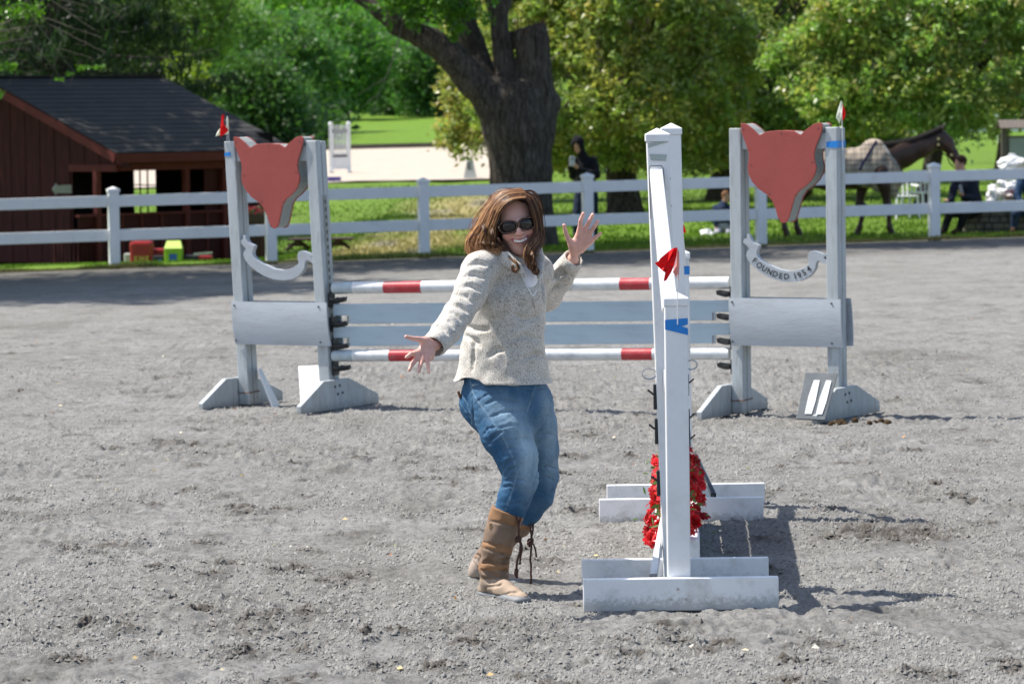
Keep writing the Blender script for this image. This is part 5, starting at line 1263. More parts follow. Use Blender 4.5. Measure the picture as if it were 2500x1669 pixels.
# far wood up the hillside: one mass nobody could count
n = 1500
X = (RNG.random(n) - .5) * 150; Y = 262 + 150 * RNG.random(n); rad = 2.2 + 2.6 * RNG.random(n); idx = np.repeat(np.arange(n), 26)
C = np.stack([X, Y, terrain(X, Y) + rad * (1.0 + .6 * RNG.random(n))], 1)[idx] + RNG.normal(0, .42, (len(idx), 3)) * rad[idx][:, None]
cb = np.array((.14, .25, .035)) * (.6 + .8 * RNG.random((n, 1))); cb[RNG.random(n) < .3] *= np.array((1.5, 1.25, 1.0))
o = leaf_mesh('far_wood', C, .62, cb[idx], None, LEAFM, .6, kind='stuff'); setp(o, 'mixed green far off wood climbing the hillside behind everything', 'wood')
# understorey along the wood foot and hedge under the crab apples
n = 420
X = P(560, 300, 150)[0] + (P(1230, 300, 150)[0] - P(560, 300, 150)[0]) * RNG.random(n) * 1.0; Y = np.where(X < -7.5, 138, 200) + 22 * RNG.random(n); rad = .7 + .7 * RNG.random(n)
idx = np.repeat(np.arange(n), 46); X = X * np.where(Y > 190, 1.33, 1.0)
C = np.stack([X, Y, terrain(X, Y) + rad * .6], 1)[idx] + RNG.normal(0, .45, (len(idx), 3)) * rad[idx][:, None]
o = leaf_mesh('undergrowth', C, .16, (np.array((.035, .08, .022)) * (.6 + .9 * RNG.random((n, 1))))[idx], None, LEAFM, .5, kind='stuff'); setp(o, 'dark green undergrowth along the foot of the wood', 'undergrowth')
n = 500
X = 1.5 + 24 * RNG.random(n) - .5; Y = 96 + 10 * RNG.random(n); keep = (X < P(2110, 400, 95)[0]) | (RNG.random(n) < .06) | (X > 15.5); X, Y = X[keep], Y[keep]; n = len(X); rad = .5 + .55 * RNG.random(n)
idx = np.repeat(np.arange(n), 60); C = np.stack([X, Y, terrain(X, Y) + rad * (.3 + 2.2 * RNG.random(n))], 1)[idx] + RNG.normal(0, .45, (len(idx), 3)) * rad[idx][:, None]
o = leaf_mesh('hedge', C, .09, (np.array((.045, .095, .022)) * (.5 + .9 * RNG.random((n, 1))))[idx], None, LEAFM, .5, kind='stuff'); setp(o, 'dark hedge mass beneath and behind the right hand trees', 'hedge')
# ------------------------------------------------------------------ the laughing woman
WY = 14.5
def W(px, py, d=0.0): return P(px, py, WY + d)
WS = F_PX / WY
woman = thing('person', (W(1225, 1450)[0], 14.6, 0), 'laughing woman in speckled cream fleece, blue jeans, tan boots and sunglasses, arms spread', 'person')
HR = rotm(R(2), R(-10), R(4)); HC = W(1260, 549, -.03); HK = 1.02
def Hd(x, y, z): return HC + HR @ (np.array((x, y, z)) * HK)
# ---- body: one continuous skin surface
B = Field(W(955, 1500, -.75) + (0, 0, -.02), W(1500, 455, .62) + (.02, 0, .06), .0044)
def wc(Fd, pts, k=.012, flat=None, op='add'): Fd.chain([W(x, y, d) for x, y, d, r in pts], [r for x, y, d, r in pts], k, op, flat)
wc(B, [(1228, 960, 0, .085), (1232, 830, 0, .085), (1243, 730, 0, .085), (1250, 675, .02, .075)], .03)
wc(B, [(1180, 660, -.09, .045), (1250, 655, .02, .06), (1305, 660, .08, .045)], .03)
wc(B, [(1165, 655, -.10, .042), (1118, 762, -.27, .030), (1085, 812, -.37, .026), (1062, 842, -.46, .0245)], .015)
wc(B, [(1312, 660, .10, .042), (1335, 722, .29, .028), (1375, 668, .20, .025), (1398, 634, .13, .0245)], .015)
wc(B, [(1222, 985, -.02, .085), (1262, 1165, -.12, .045), (1200, 1405, -.07, .03)], .02); wc(B, [(1285, 985, .08, .085), (1316, 1180, .20, .045), (1172, 1390, .42, .03)], .02)
wc(B, [(1200, 1410, -.07, .026), (1250, 1452, -.20, .012)], .01); wc(B, [(1172, 1392, .42, .024), (1235, 1412, .33, .012)], .01)
wc(B, [(1256, 660, .02, .060), (1258, 625, .0, .052), (1258, 585, .0, .052)], .02)
# head
B.ell(Hd(0, .022, .04), np.array((.074, .092, .083)) * HK, HR, .02); B.ell(Hd(0, -.018, -.025), np.array((.062, .070, .082)) * HK, HR, .03)
B.ell(Hd(0, -.052, -.083), np.array((.040, .028, .032)) * HK, HR, .02); B.ell(Hd(0, -.066, -.098), np.array((.018, .014, .013)) * HK, HR, .012)
for s_ in (-1, 1):
    B.ell(Hd(s_ * .040, -.056, -.030), np.array((.025, .024, .022)) * HK, HR, .014)
    B.ell(Hd(s_ * .032, -.078, .004), np.array((.017, .010, .012)) * HK, HR, .010, 'sub'); B.ell(Hd(s_ * .032, -.066, .004), .0135, HR, .004)
    B.cap(Hd(s_ * .012, -.080, .022), Hd(s_ * .052, -.068, .020), .009, .007, .010)
    B.ell(Hd(s_ * .074, .012, -.005), np.array((.008, .018, .030)) * HK, HR, .006)
    B.cap(Hd(s_ * .013, -.096, -.028), Hd(s_ * .013, -.090, -.028), .0075, .0075, .004)
B.cap(Hd(0, -.082, .012), Hd(0, -.106, -.026), .0075, .0105, .008); B.ell(Hd(0, -.109, -.027), (.0105, .009, .0085), HR, .005)
B.ell(Hd(0, -.075, -.052), np.array((.030, .020, .018)) * HK, HR, .012)      # muzzle
for s_ in (-1, 1):   # smile folds
    B.chain([Hd(s_ * .018, -.094, -.028), Hd(s_ * .030, -.084, -.042), Hd(s_ * .035, -.074, -.058)], [.0022, .0028, .002], .003, 'sub')
MO = [(-.033, -.075, -.045), (-.018, -.090, -.057), (0, -.096, -.062), (.018, -.090, -.057), (.033, -.075, -.045)]
B.chain([Hd(*p) for p in MO], [.002, .0072, .0090, .0072, .002], .002, 'sub')
B.chain([Hd(x, y - .0005, z + .0098 - abs(x) * .22) for x, y, z in MO], [.0012, .0026, .003, .0026, .0012], .002)
B.chain([Hd(x, y - .0, z - .0110 + abs(x) * .26) for x, y, z in MO], [.0012, .0034, .004, .0034, .0012], .002)
# hands: palm from metacarpals, then five separate tapering fingers
def hand(wr, bases, tips, mids, thumb, dW, dB, dT, flip=1):
    w0 = W(*wr, dW)
    for (bx_, by_), (mx, my), (tx, ty), r in zip(bases, mids, tips, (.0088, .0092, .0088, .0078)):
        b = W(bx_, by_, dB); m_1 = W(mx, my, (dB + dT) / 2 - .006); t_ = W(tx, ty, dT); wk = w0 * .65 + b * .35
        B.cap(wk, b, .0135, .0115, .012); B.cap(b, m_1, r * 1.06, r, .0035); B.cap(m_1, t_, r * 1.0, r * .80, .002)
    tb = [W(x, y, d) for x, y, d in thumb]; B.cap(w0 * .8 + tb[0] * .2, tb[0], .017, .017, .014); B.cap(tb[0], tb[1], .0155, .0105, .008); B.cap(tb[1], tb[2], .0098, .0092, .002); B.cap(tb[2], tb[3], .0092, .0072, .002)
    return
hand((1062, 843), [(1013, 862), (1019, 872), (1030, 878), (1043, 877)], [(992, 872), (999.5, 903), (1023, 906), (1047, 908)], [(1003, 864), (1006, 889), (1026, 892), (1045, 893)],
     [(1038, 832, -.50), (1020, 827, -.52), (1008, 826, -.535), (991, 821.5, -.55)], -.47, -.53, -.57)
for a in ((1040, 850), (1035, 862), (1045, 868)): B.ell(W(*a, -.505), (.026, .014, .024), None, .012)
hand((1403, 622), [(1415, 560), (1428, 562), (1440, 569), (1446, 586)], [(1424, 521), (1447, 524), (1459, 540), (1466.5, 569.5)], [(1417.5, 538), (1438, 542), (1451, 553), (1457, 577.5)],
     [(1397, 598, .095), (1386, 581, .085), (1381, 566, .08), (1377, 549.5, .075)], .12, .095, .075)
for a in ((1415, 590), (1424, 580), (1410, 604)): B.ell(W(*a, .105), (.030, .014, .026), None, .012)
for (a, b, c) in (((1396, 570), (1412, 583), (1420, 600)), ((1418, 573), (1434, 580), (1440, 592)),):   # palm creases
    B.chain([W(*p, .088) for p in (a, b, c)], [.0015, .0022, .0012], .003, 'sub')
v, q = B.mesh(); g = B.grad(v)
SK = np.array((.68, .39, .305)); c = np.tile(SK, (len(v), 1)); hl = ((v - HC) @ HR) / HK      # head local
def blob(c, p, rad, col, amt=1.0, src=None):
    dd = np.linalg.norm(((hl if src is None else src) - np.array(p)) / np.array(rad), axis=1); w_ = (amt * np.exp(-dd ** 2 * 1.2))[:, None]; c[:] = c * (1 - w_) + np.array(col) * w_
for s_ in (-1, 1): blob(c, (s_ * .042, -.075, -.030), (.024, .03, .022), (.66, .25, .19), .7)
blob(c, (0, -.11, -.025), (.014, .02, .012), (.60, .23, .18), .6); blob(c, (0, -.08, .06), (.05, .04, .03), (.56, .27, .21), .4); blob(c, (0, -.06, -.10), (.03, .03, .02), (.55, .26, .20), .4)
lip = np.zeros(len(v)); 
for i in range(4):
    for off in (lambda x, y, z: (x, y - .0005, z + .0098 - abs(x) * .22), lambda x, y, z: (x, y, z - .0110 + abs(x) * .26)):
        a, b = np.array(off(*MO[i])), np.array(off(*MO[i + 1])); ab = b - a; t_ = np.clip(((hl - a) @ ab) / (ab @ ab), 0, 1); lip = np.maximum(lip, smooth01(1.6 - np.linalg.norm(hl - a - t_[:, None] * ab, axis=1) / .0036))
c = c * (1 - lip[:, None]) + np.array((.48, .14, .13)) * lip[:, None]
md = np.full(len(v), 9.)
for i in range(4):
    a, b = np.array(MO[i]), np.array(MO[i + 1]); ab = b - a; t_ = np.clip(((hl - a) @ ab) / (ab @ ab), 0, 1); md = np.minimum(md, np.linalg.norm(hl - a - t_[:, None] * ab, axis=1))
inn = (md < .0100 * (1 - (hl[:, 0] / .037) ** 2)) & (lip < .3); c[inn] = (.06, .012, .012)
far_ = v[:, 2]; hnd = (v[:, 0] < W(1090, 800)[0]) | (v[:, 0] > W(1368, 700)[0])
c[hnd] = np.array((.68, .38, .305)) * (1 + .10 * vnoise(v[hnd] * 60, 5))[:, None] 
rednoise = vnoise(v * 45, 6)[:, None] * .06; c = np.clip(c * (1 + rednoise * np.array((0.5, 1.4, 1.4))), 0, 1)
def skin_mat():
    m, t, b = new_mat('skin'); a = t.nodes.new('ShaderNodeVertexColor'); a.layer_name = 'tint'; t.links.new(a.outputs[0], b.inputs['Base Color'])
    b.inputs['Roughness'].default_value = .42; b.inputs['Subsurface Weight'].default_value = .18; b.inputs['Subsurface Radius'].default_value = (.012, .005, .003); b.inputs['Subsurface Scale'].default_value = 1.0
    bump(t, b, noise(t, 420, 3, .6, coord(t)), .12, .001); return m
SKIN = skin_mat(); o = mesh_obj('body', v, q, SKIN, woman, True); set_attr(o, 'tint', c)
# teeth, one by one
TOOTH = simple('teeth', (.86, .83, .76), .25, .04, 20, 0)
for i in range(8):
    x = (i - 3.5) * .0062; y = -.0935 + 12 * x * x + .0012; z = -.0575 + 9 * x * x
    MB().box(Hd(x, y, z), (.0075, .005, .0120 - abs(x) * .12), HR).build('tooth', TOOTH, woman, bevel=.0012)
# ---- sunglasses
LENS = simple('dark_lens', (.012, .009, .009), .06, .1, 3, 0); TORT = simple('tortoiseshell', (.045, .020, .012), .22, .7, 160, 0, dirt=(.35, .20, .10), dirt_scale=120, dirt_amt=.7)
gl = D.objects.new('sunglasses', None); COL.objects.link(gl); gl.parent = woman
for s_ in (-1, 1):
    def lp(a, k=1.0, out=0.0, s_=s_):
        ca, sa = math.cos(a), math.sin(a); x = .0335 * math.copysign(abs(ca) ** .85, ca) * k; z = .0225 * math.copysign(abs(sa) ** .85, sa) * k
        xx = s_ * .0375 + x; return Hd(xx, -.099 + 4.5 * xx * xx * 1.15 - out + .004 * (k * k - 1) * 0, .004 + z)
    n = 30; vs = [Hd(s_ * .0375, -.103 + 5.2 * .0375 ** 2, .004)]; fs = []
    for j, k in enumerate((.5, .97)):
        for i in range(n): vs.append(lp(2 * math.pi * i / n, k, .003 * (1 - k)))
    for i in range(n):
        fs.append((0, 1 + i, 1 + (i + 1) % n)); fs.append((1 + i, 1 + n + i, 1 + n + (i + 1) % n, 1 + (i + 1) % n))
    o = MB().add(vs, fs).build('lens', LENS, gl, True); so_ = o.modifiers.new('solid', 'SOLIDIFY'); so_.thickness = .0015
    m = MB(); pts = [lp(2 * math.pi * i / n, 1.03) for i in range(n + 1)]; m.tube(pts, [.0034 + .0012 * abs(math.cos(2 * math.pi * i / n)) for i in range(n + 1)], 8, False); m.build('rim', TORT, gl, True)
    MB().tube([Hd(s_ * .071, -.072, .010), Hd(s_ * .079, -.055, .010), Hd(s_ * .082, .0, .010)], [.0045, .004, .003], 6).build('temple', TORT, gl, True)
    MB().cyl(Hd(s_ * .0745, -.076, .010), .0022, .006, 8, HR @ np.array((0, 1, 0))).build('hinge', STEEL, gl)
MB().tube([Hd(-.006, -.099, .006), Hd(0, -.1015, .009), Hd(.006, -.099, .006)], .0036, 8).build('bridge', TORT, gl, True)

# ---- fleece pullover
def hit(Fd, px, py, y0=13.7, y1=15.2):
    ys = np.arange(y0, y1, .002); d = _F + _R * (px - CX) / F_PX + _U * (CY - py) / F_PX
    pts = np.array([0, 0, CAM_Z]) + d[None] * (ys / d[1])[:, None]
    ok = np.all((pts > Fd.lo + Fd.vox) & (pts < Fd.lo + Fd.vox * (Fd.n - 2)), axis=1)
    f = np.where(ok, Fd.at(pts), 1); i = np.argmax(f < 0); return pts[i] if f[i] < 0 else None
def draw(Fd, pts, r, k=.004, op='sub', n=5, off=0):
    P_ = []
    for i in range(len(pts) - 1):
        for j in range(n): t_ = j / n; P_.append((pts[i][0] * (1 - t_) + pts[i + 1][0] * t_, pts[i][1] * (1 - t_) + pts[i + 1][1] * t_))
    P_.append(pts[-1]); H_ = [hit(Fd, *p) for p in P_]; H_ = [h for h in H_ if h is not None]
    if len(H_) < 2: return []
    H_ = [h + np.array((0, -off, 0)) for h in H_]; m_ = len(H_)
    rs = [r * (.35 + .65 * math.sin(math.pi * (i + .5) / m_)) for i in range(m_)]
    Fd.chain(H_, rs, k, op); return H_
S_ = Field(W(1015, 960, -.62) + (0, 0, -.01), W(1440, 580, .45) + (0, 0, .03), .0048)
fl = ((.30, .954, 0), .74)
S_.chain([W(1245, 690, 0), W(1243, 722, 0), W(1234, 795, 0), W(1229, 850, 0), W(1228, 900, 0), W(1227, 936, 0)], [.132, .148, .154, .163, .178, .210], .03, 'add', fl)
wc(S_, [(1172, 652, -.10, .064), (1245, 640, .0, .078), (1312, 655, .09, .060)], .03); S_.ell(W(1288, 722, -.055), (.062, .06, .062), None, .04); S_.ell(W(1208, 735, -.085), (.066, .055, .065), None, .04)
wc(S_, [(1170, 662, -.11, .072), (1148, 715, -.19, .066), (1120, 765, -.27, .057), (1087, 813, -.37, .051), (1064, 838, -.45, .053)], .022)
wc(S_, [(1314, 668, .10, .064), (1334, 722, .28, .060), (1366, 680, .22, .050), (1396, 638, .14, .047)], .02)
# hem, cuffs, neck
for p in ((1227, 968, 0),): S_.cut(W(1228, 934, 0), (-.02, 0, -1), .006, W(1085, 1000, -.4), W(1400, 905, .4))
S_.chain([W(1228, 922, 0), W(1227, 975, 0)], [.160, .188], .004, 'sub', fl)
ax = W(1050, 856, -.49) - W(1085, 812, -.37); ax /= np.linalg.norm(ax); S_.cut(W(1054, 851, -.468), ax, .004, W(1000, 900, -.7), W(1096, 790, -.3)); S_.cap(W(1060, 845, -.46), W(1040, 868, -.52), .038, .044, .003, 'sub')
ax2 = W(1403, 622, .12) - W(1375, 668, .20); ax2 /= np.linalg.norm(ax2); S_.cut(W(1402, 628, .128), ax2, .004, W(1350, 665, -.1), W(1450, 590, .4)); S_.cap(W(1398, 634, .135), W(1412, 610, .105), .032, .038, .003, 'sub')
S_.cap(W(1258, 640, .0), W(1262, 585, -.01), .062, .085, .006, 'sub')
S_.chain([W(1289, 628, -.12), W(1290, 655, -.13), W(1295, 685, -.145), W(1301, 714, -.15)], [.027, .019, .012, .004], .003, 'sub')
S_.ell(W(1145, 948, -.12), (.060, .22, .036), None, .012, 'sub')
# drape: folds drawn where they lie, then broad soft rumples
q1 = lambda x, y: (950 + x * .338, 430 + y * .338)
for pts, r in (([(560,650),(640,620),(700,640)], .010), ([(540,720),(620,700),(690,730)], .011), ([(520,790),(600,790),(660,830)], .011), ([(480,850),(560,870),(610,920)], .010), ([(440,920),(520,940),(570,990)], .010),
               ([(410,970),(480,1000),(520,1050)], .009), ([(370,1020),(430,1050),(470,1100)], .007), ([(345,1075),(390,1100),(425,1140)], .005), ([(740,740),(730,830),(690,910),(620,1000)], .005),
               ([(560,1080),(640,1110),(720,1100)], .010), ([(545,1150),(620,1180),(660,1230)], .010), ([(620,1180),(610,1290),(600,1400)], .007), ([(1100,700),(1110,820),(1120,940)], .009), ([(1180,760),(1220,700),(1260,690)], .010),
               ([(1150,860),(1200,800),(1270,780)], .009), ([(1240,660),(1280,710),(1330,720)], .005), ([(900,1000),(1000,1040),(1090,1010)], .008), ([(870,1180),(980,1150),(1100,1180)], .007), ([(960,1320),(1060,1280),(1120,1300)], .007), ([(720,1300),(780,1250),(830,1260)], .007)):
    draw(S_, [q1(*p) for p in pts], r * (.55 + .35 * random.random()), .014)
for pts in ([(775,640),(820,760),(850,950),(850,1200),(845,1490)], [(590,640),(560,760),(480,870)], [(700,640),(745,700),(740,820)]): draw(S_, [q1(*p) for p in pts], .0028, .003, 'add', 10)
v, q = S_.mesh(); g = S_.grad(v)
rp = .0065 * vnoise(v * np.array((13, 13, 9)), 91) + .0035 * vnoise(v * np.array((30, 30, 22)), 92); v = v + g * rp[:, None]
def fleece():
    m, t, b = new_mat('speckled_fleece'); vec = coord(t); n1 = noise(t, 210, 4, .72, coord(t, (1, 1, .6))); n2 = noise(t, 18, 3, .6, vec)
    a_ = t.nodes.new('ShaderNodeMath'); a_.operation = 'MULTIPLY_ADD'; t.links.new(n2, a_.inputs[0]); a_.inputs[1].default_value = .22; t.links.new(n1, a_.inputs[2])
    c = ramp(t, a_.outputs[0], [(.43, (.15, .135, .11)), (.52, (.35, .325, .28)), (.60, (.50, .475, .43)), (.72, (.60, .58, .54))])
    t.links.new(c, b.inputs['Base Color']); b.inputs['Roughness'].default_value = .95; b.inputs['Specular IOR Level'].default_value = .1
    b.inputs['Sheen Weight'].default_value = .25; bump(t, b, n1, .35, .004); return m
FLC = fleece(); sw = mesh_obj('pullover', v, q, FLC, woman, True)
# collar flaps
Cf = Field(W(1190, 690, -.3), W(1345, 575, .2), .003)
Cf.chain([W(1283, 672, -.158), W(1262, 652, -.150), W(1236, 632, -.120), W(1214, 612, -.07), W(1212, 602, .0), (W(1240, 596, .08)), W(1285, 598, .09), W(1312, 612, .04), W(1318, 632, -.04), W(1319, 655, -.10), W(1315, 678, -.135)], [.008, .020, .030, .030, .026, .022, .022, .022, .020, .015, .008], .008, 'add', ((.2, .95, .2), .55))
v, q = Cf.mesh(); v = v + Cf.grad(v) * (.002 * vnoise(v * 40, 93))[:, None]; mesh_obj('collar', v, q, FLC, woman, True)
ZIP = simple('white_zip', (.72, .72, .70), .4, .05, 30, .1)
zl = [hit(S_, *p) for p in ((1272, 668), (1282, 690), (1292, 708), (1301, 722))]; zl = [z for z in zl if z is not None]
if len(zl) > 1: MB().tube([z + (0, -.004, 0) for z in zl], .0032, 6).build('zip', ZIP, woman)
zr_ = [hit(S_, *p) for p in ((1325, 668), (1318, 690), (1309, 710), (1302, 724))]; zr_ = [z for z in zr_ if z is not None]
if len(zr_) > 1: MB().tube([z + (0, -.004, 0) for z in zr_], .0032, 6).build('zip', ZIP, woman)
h0 = hit(S_, 1302, 728); h1 = hit(S_, 1308, 752)
if h0 is not None and h1 is not None:
    m = MB(); m.tube([h0 + (0, -.008, 0), h1 + (0, -.008, 0)], [.003, .0045], 6); m.build('zip_pull', STEEL, woman)
# white tee
T_ = Field(W(1225, 760, -.25), W(1350, 620, .1), .004); T_.ell(W(1291, 692, -.045), (.042, .074, .100), None, .01); T_.cap(W(1262, 650, .0), W(1262, 580, -.02), .058, .062, .004, 'sub')
v, q = T_.mesh(); mesh_obj('tee_shirt', v, q, simple('white_cotton', (.74, .75, .80), .8, .03, 10, .15), woman, True)

# ---- jeans
J = Field(W(1095, 1345, -.30) + (0, 0, 0), W(1395, 900, .42), .0046)
J.chain([W(1230, 905, 0), W(1232, 950, .0), W(1236, 980, .0)], [.158, .165, .172], .02, 'add', ((.35, .93, 0), .80)); J.ell(W(1180, 982, .05), (.098, .10, .092), None, .03)
wc(J, [(1218, 985, -.03, .118), (1236, 1055, -.09, .104), (1262, 1115, -.12, .084), (1272, 1168, -.12, .070), (1256, 1214, -.105, .066), (1240, 1262, -.09, .060), (1230, 1285, -.085, .05)], .012)
wc(J, [(1284, 985, .07, .112), (1298, 1040, .12, .102), (1311, 1095, .16, .088), (1320, 1160, .20, .073), (1312, 1206, .22, .068), (1290, 1240, .25, .062), (1266, 1272, .28, .055)], .012)
cre = []
q2 = lambda x, y: (1000 + x * .3827, 900 + y * .3827)
for pts, r in (([(430,205),(500,160),(600,150)], .008), ([(470,230),(560,190),(690,215)], .009), ([(515,305),(610,272),(735,268)], .009), ([(560,382),(650,357),(765,362)], .006), ([(600,458),(700,442),(790,440)], .005),
               ([(500,480),(535,430),(590,400)], .011), ([(470,420),(500,380),(560,370)], .007), ([(600,640),(635,590),(668,572)], .012), ([(604,690),(640,640),(685,625)], .010), ([(600,720),(660,700),(740,712)], .007), ([(575,760),(640,745),(690,760)], .005),
               ([(815,640),(870,620),(945,640)], .007), ([(820,700),(880,690),(940,720)], .007), ([(800,420),(870,410),(945,430)], .005), ([(790,320),(870,300),(930,310)], .005), ([(782,780),(800,700),(820,640)], .008), ([(420,120),(470,110),(560,100)], .006),
               ([(780,170),(770,230),(752,280)], .009), ([(398,150),(402,260),(410,360)], .008), ([(700,120),(760,135),(790,150)], .006), ([(810,130),(860,120),(890,125)], .006), ([(610,520),(650,505),(720,520)], .005), ([(640,860),(700,850),(740,880)], .005)):
    cre += draw(J, [q2(*p) for p in pts], r * .62, .005)
seams = [[(385,70),(402,150),(440,215),(520,320),(610,460),(665,580),(688,660),(660,770),(612,900)], [(800,112),(782,165),(762,230),(750,272)], [(296,150),(330,230),(400,330),(392,368)], [(290,215),(330,300),(385,372)], [(396,102),(440,100)], [(320,140),(360,210),(400,310)]]
sp = []
for pts in seams: sp += draw(J, [q2(*p) for p in pts], .0020, .003, 'add', 12)
v, q = J.mesh(); g = J.grad(v); v = v + g * (.0018 * vnoise(v * np.array((24, 24, 30)), 95) + .0015 * vnoise(v * np.array((60, 60, 80)), 96))[:, None]
vpx = (v - np.array((0, 0, CAM_Z))); dep = vpx @ _F; VX = CX + F_PX * (vpx @ _R) / dep; VY = CY - F_PX * (vpx @ _U) / dep
DK, LT = np.array((.028, .092, .185)), np.array((.30, .43, .53))
def gz_(cx, cy, sx, sy, rot=0):
    dx, dy = VX - cx, VY - cy; a, b = dx * math.cos(rot) + dy * math.sin(rot), -dx * math.sin(rot) + dy * math.cos(rot); return np.exp(-(a / sx) ** 2 - (b / sy) ** 2)
fade = .85 * gz_(1268, 1060, 60, 34, R(62)) + .8 * gz_(1292, 1150, 26, 60, 0) * (v[:, 1] < 14.55) + .6 * gz_(1345, 1100, 22, 110) + .35 * gz_(1235, 990, 50, 34) + .35 * gz_(1335, 980, 25, 40)
fade = np.clip(fade * (.85 + .3 * vnoise(v * np.array((25, 25, 8)), 97)) + .10 * vnoise(v * np.array((12, 12, 12)), 98), 0, 1)[:, None]
c = DK * (1 - fade) + LT * fade
# wear shows along crease ridges and on the stitched seams
cv = np.array([0.0]); 
if sp:
    cra = np.array(cre); d2 = np.full(len(v), 9.)
    for s0 in range(0, len(v), 20000): d2[s0:s0 + 20000] = np.sqrt(((v[s0:s0 + 20000, None] - cra[None]) ** 2).sum(2)).min(1)
    w_ = (.10 * np.exp(-(d2 / .018) ** 2))[:, None]; c = c * (1 - w_) + LT * 1.05 * w_          # worn whisker lines beside the creases
    w_ = (.30 * np.exp(-(d2 / .0040) ** 2))[:, None]; c = c * (1 - w_) + DK * .8 * w_                      # shade of the creases painted into the denim colour
    spa = np.array(sp); dm = np.full(len(v), 9.)
    for s0 in range(0, len(v), 20000):
        dm[s0:s0 + 20000] = np.sqrt(((v[s0:s0 + 20000, None] - spa[None]) ** 2).sum(2)).min(1)
    w_ = smooth01(1.4 - dm / .0042)[:, None] * .4; c = c * (1 - w_) + np.array((.30, .42, .52)) * w_
def denim():
    m, t, b = new_mat('denim'); a = t.nodes.new('ShaderNodeVertexColor'); a.layer_name = 'tint'
    n = noise(t, 300, 3, .7, coord(t, (1, 1, .35))); n2 = noise(t, 30, 5, .7, coord(t, (1, 1, .5)))
    c = mixc(t, 1, a.outputs[0], ramp(t, n, [(.3, (.78, .80, .84)), (.7, (1.25, 1.2, 1.15))]), 'MULTIPLY'); c = mixc(t, 1, c, ramp(t, n2, [(.3, (.82,) * 3), (.7, (1.15,) * 3)]), 'MULTIPLY')
    t.links.new(c, b.inputs['Base Color']); b.inputs['Roughness'].default_value = .85; b.inputs['Specular IOR Level'].default_value = .15; bump(t, b, n, .25, .003); return m
o = mesh_obj('jeans', v, q, denim(), woman, True); set_attr(o, 'tint', c)
LEATH = simple('brown_leather', (.16, .07, .035), .6, .2, 30, .1)
MB().box(W(1121, 962, .02), (.010, .03, .028), rotm(0, -.3, 0)).build('phone_in_pocket', LEATH, woman, bevel=.002)
MB().cyl(q3 if False else (hit(J, 1155, 940) if hit(J, 1155, 940) is not None else W(1155, 940, -.1)), .004, .004, 8, (0, 1, 0)).build('rivet', STEEL, woman)

# ---- boots
SUE, TAN, FT = np.array((.215, .150, .108)), np.array((.27, .150, .078)), np.array((.36, .275, .205))
def boot_mat():
    m, t, b = new_mat('boot_leather'); a = t.nodes.new('ShaderNodeVertexColor'); a.layer_name = 'tint'; n = noise(t, 14, 6, .7, coord(t)); f = noise(t, 220, 3, .6, coord(t))
    c = mixc(t, 1, a.outputs[0], ramp(t, n, [(.3, (.78,) * 3), (.7, (1.15,) * 3)]), 'MULTIPLY'); t.links.new(c, b.inputs['Base Color']); b.inputs['Roughness'].default_value = .75; b.inputs['Specular IOR Level'].default_value = .25
    bump(t, b, f, .2, .002); return m
BOOTM = boot_mat(); SOLE = simple('grey_sole', (.15, .16, .17), .6, .12, 20, .2, dirt=(.3, .29, .28), dirt_scale=20, dirt_amt=.5); LACE = simple('brown_lace', (.06, .025, .018), .8, .3, 60, .3); BRASS = simple('dull_stud', (.25, .22, .18), .4, .1, 10, 0, metal=.6)
def boot(leg, foot, heel, soleline, bands, grooves, lo, hi, tilt):
    Fd = Field(W(*lo), W(*hi) + (0, 0, .02), .0035)
    wc(Fd, leg, .008); wc(Fd, foot, .016); wc(Fd, heel, .014)
    for y_, r, dr in bands:
        a0, a1, rr0 = y_; wc(Fd, [(*a0, rr0), (*a1, r)], .003)
    for pts, r in grooves: draw(Fd, pts, r, .008, n=4)
    a, b = W(*leg[0][:3]), W(*leg[1][:3]); d = a - b; d /= np.linalg.norm(d); nrm = d + np.array(tilt); Fd.cut(a + d * .004, nrm, .002, None, None) if False else None
    lo_, hi_ = W(*lo), W(*hi); top = W(*leg[0][:3]); nn = np.array(tilt, float)
    Fd.cut(top, nn, .003, lo_ - .1, hi_ + .1); Fd.cut(np.array((0, 0, .020)), (0, 0, -1), .002, (lo_[0], lo_[1], -.1), (hi_[0], hi_[1], .08))
    Fd.cap(top + nn * .03, W(*leg[1][:3]), leg[0][3] - .006, leg[1][3] - .008, .002, 'sub') if False else None
    return Fd
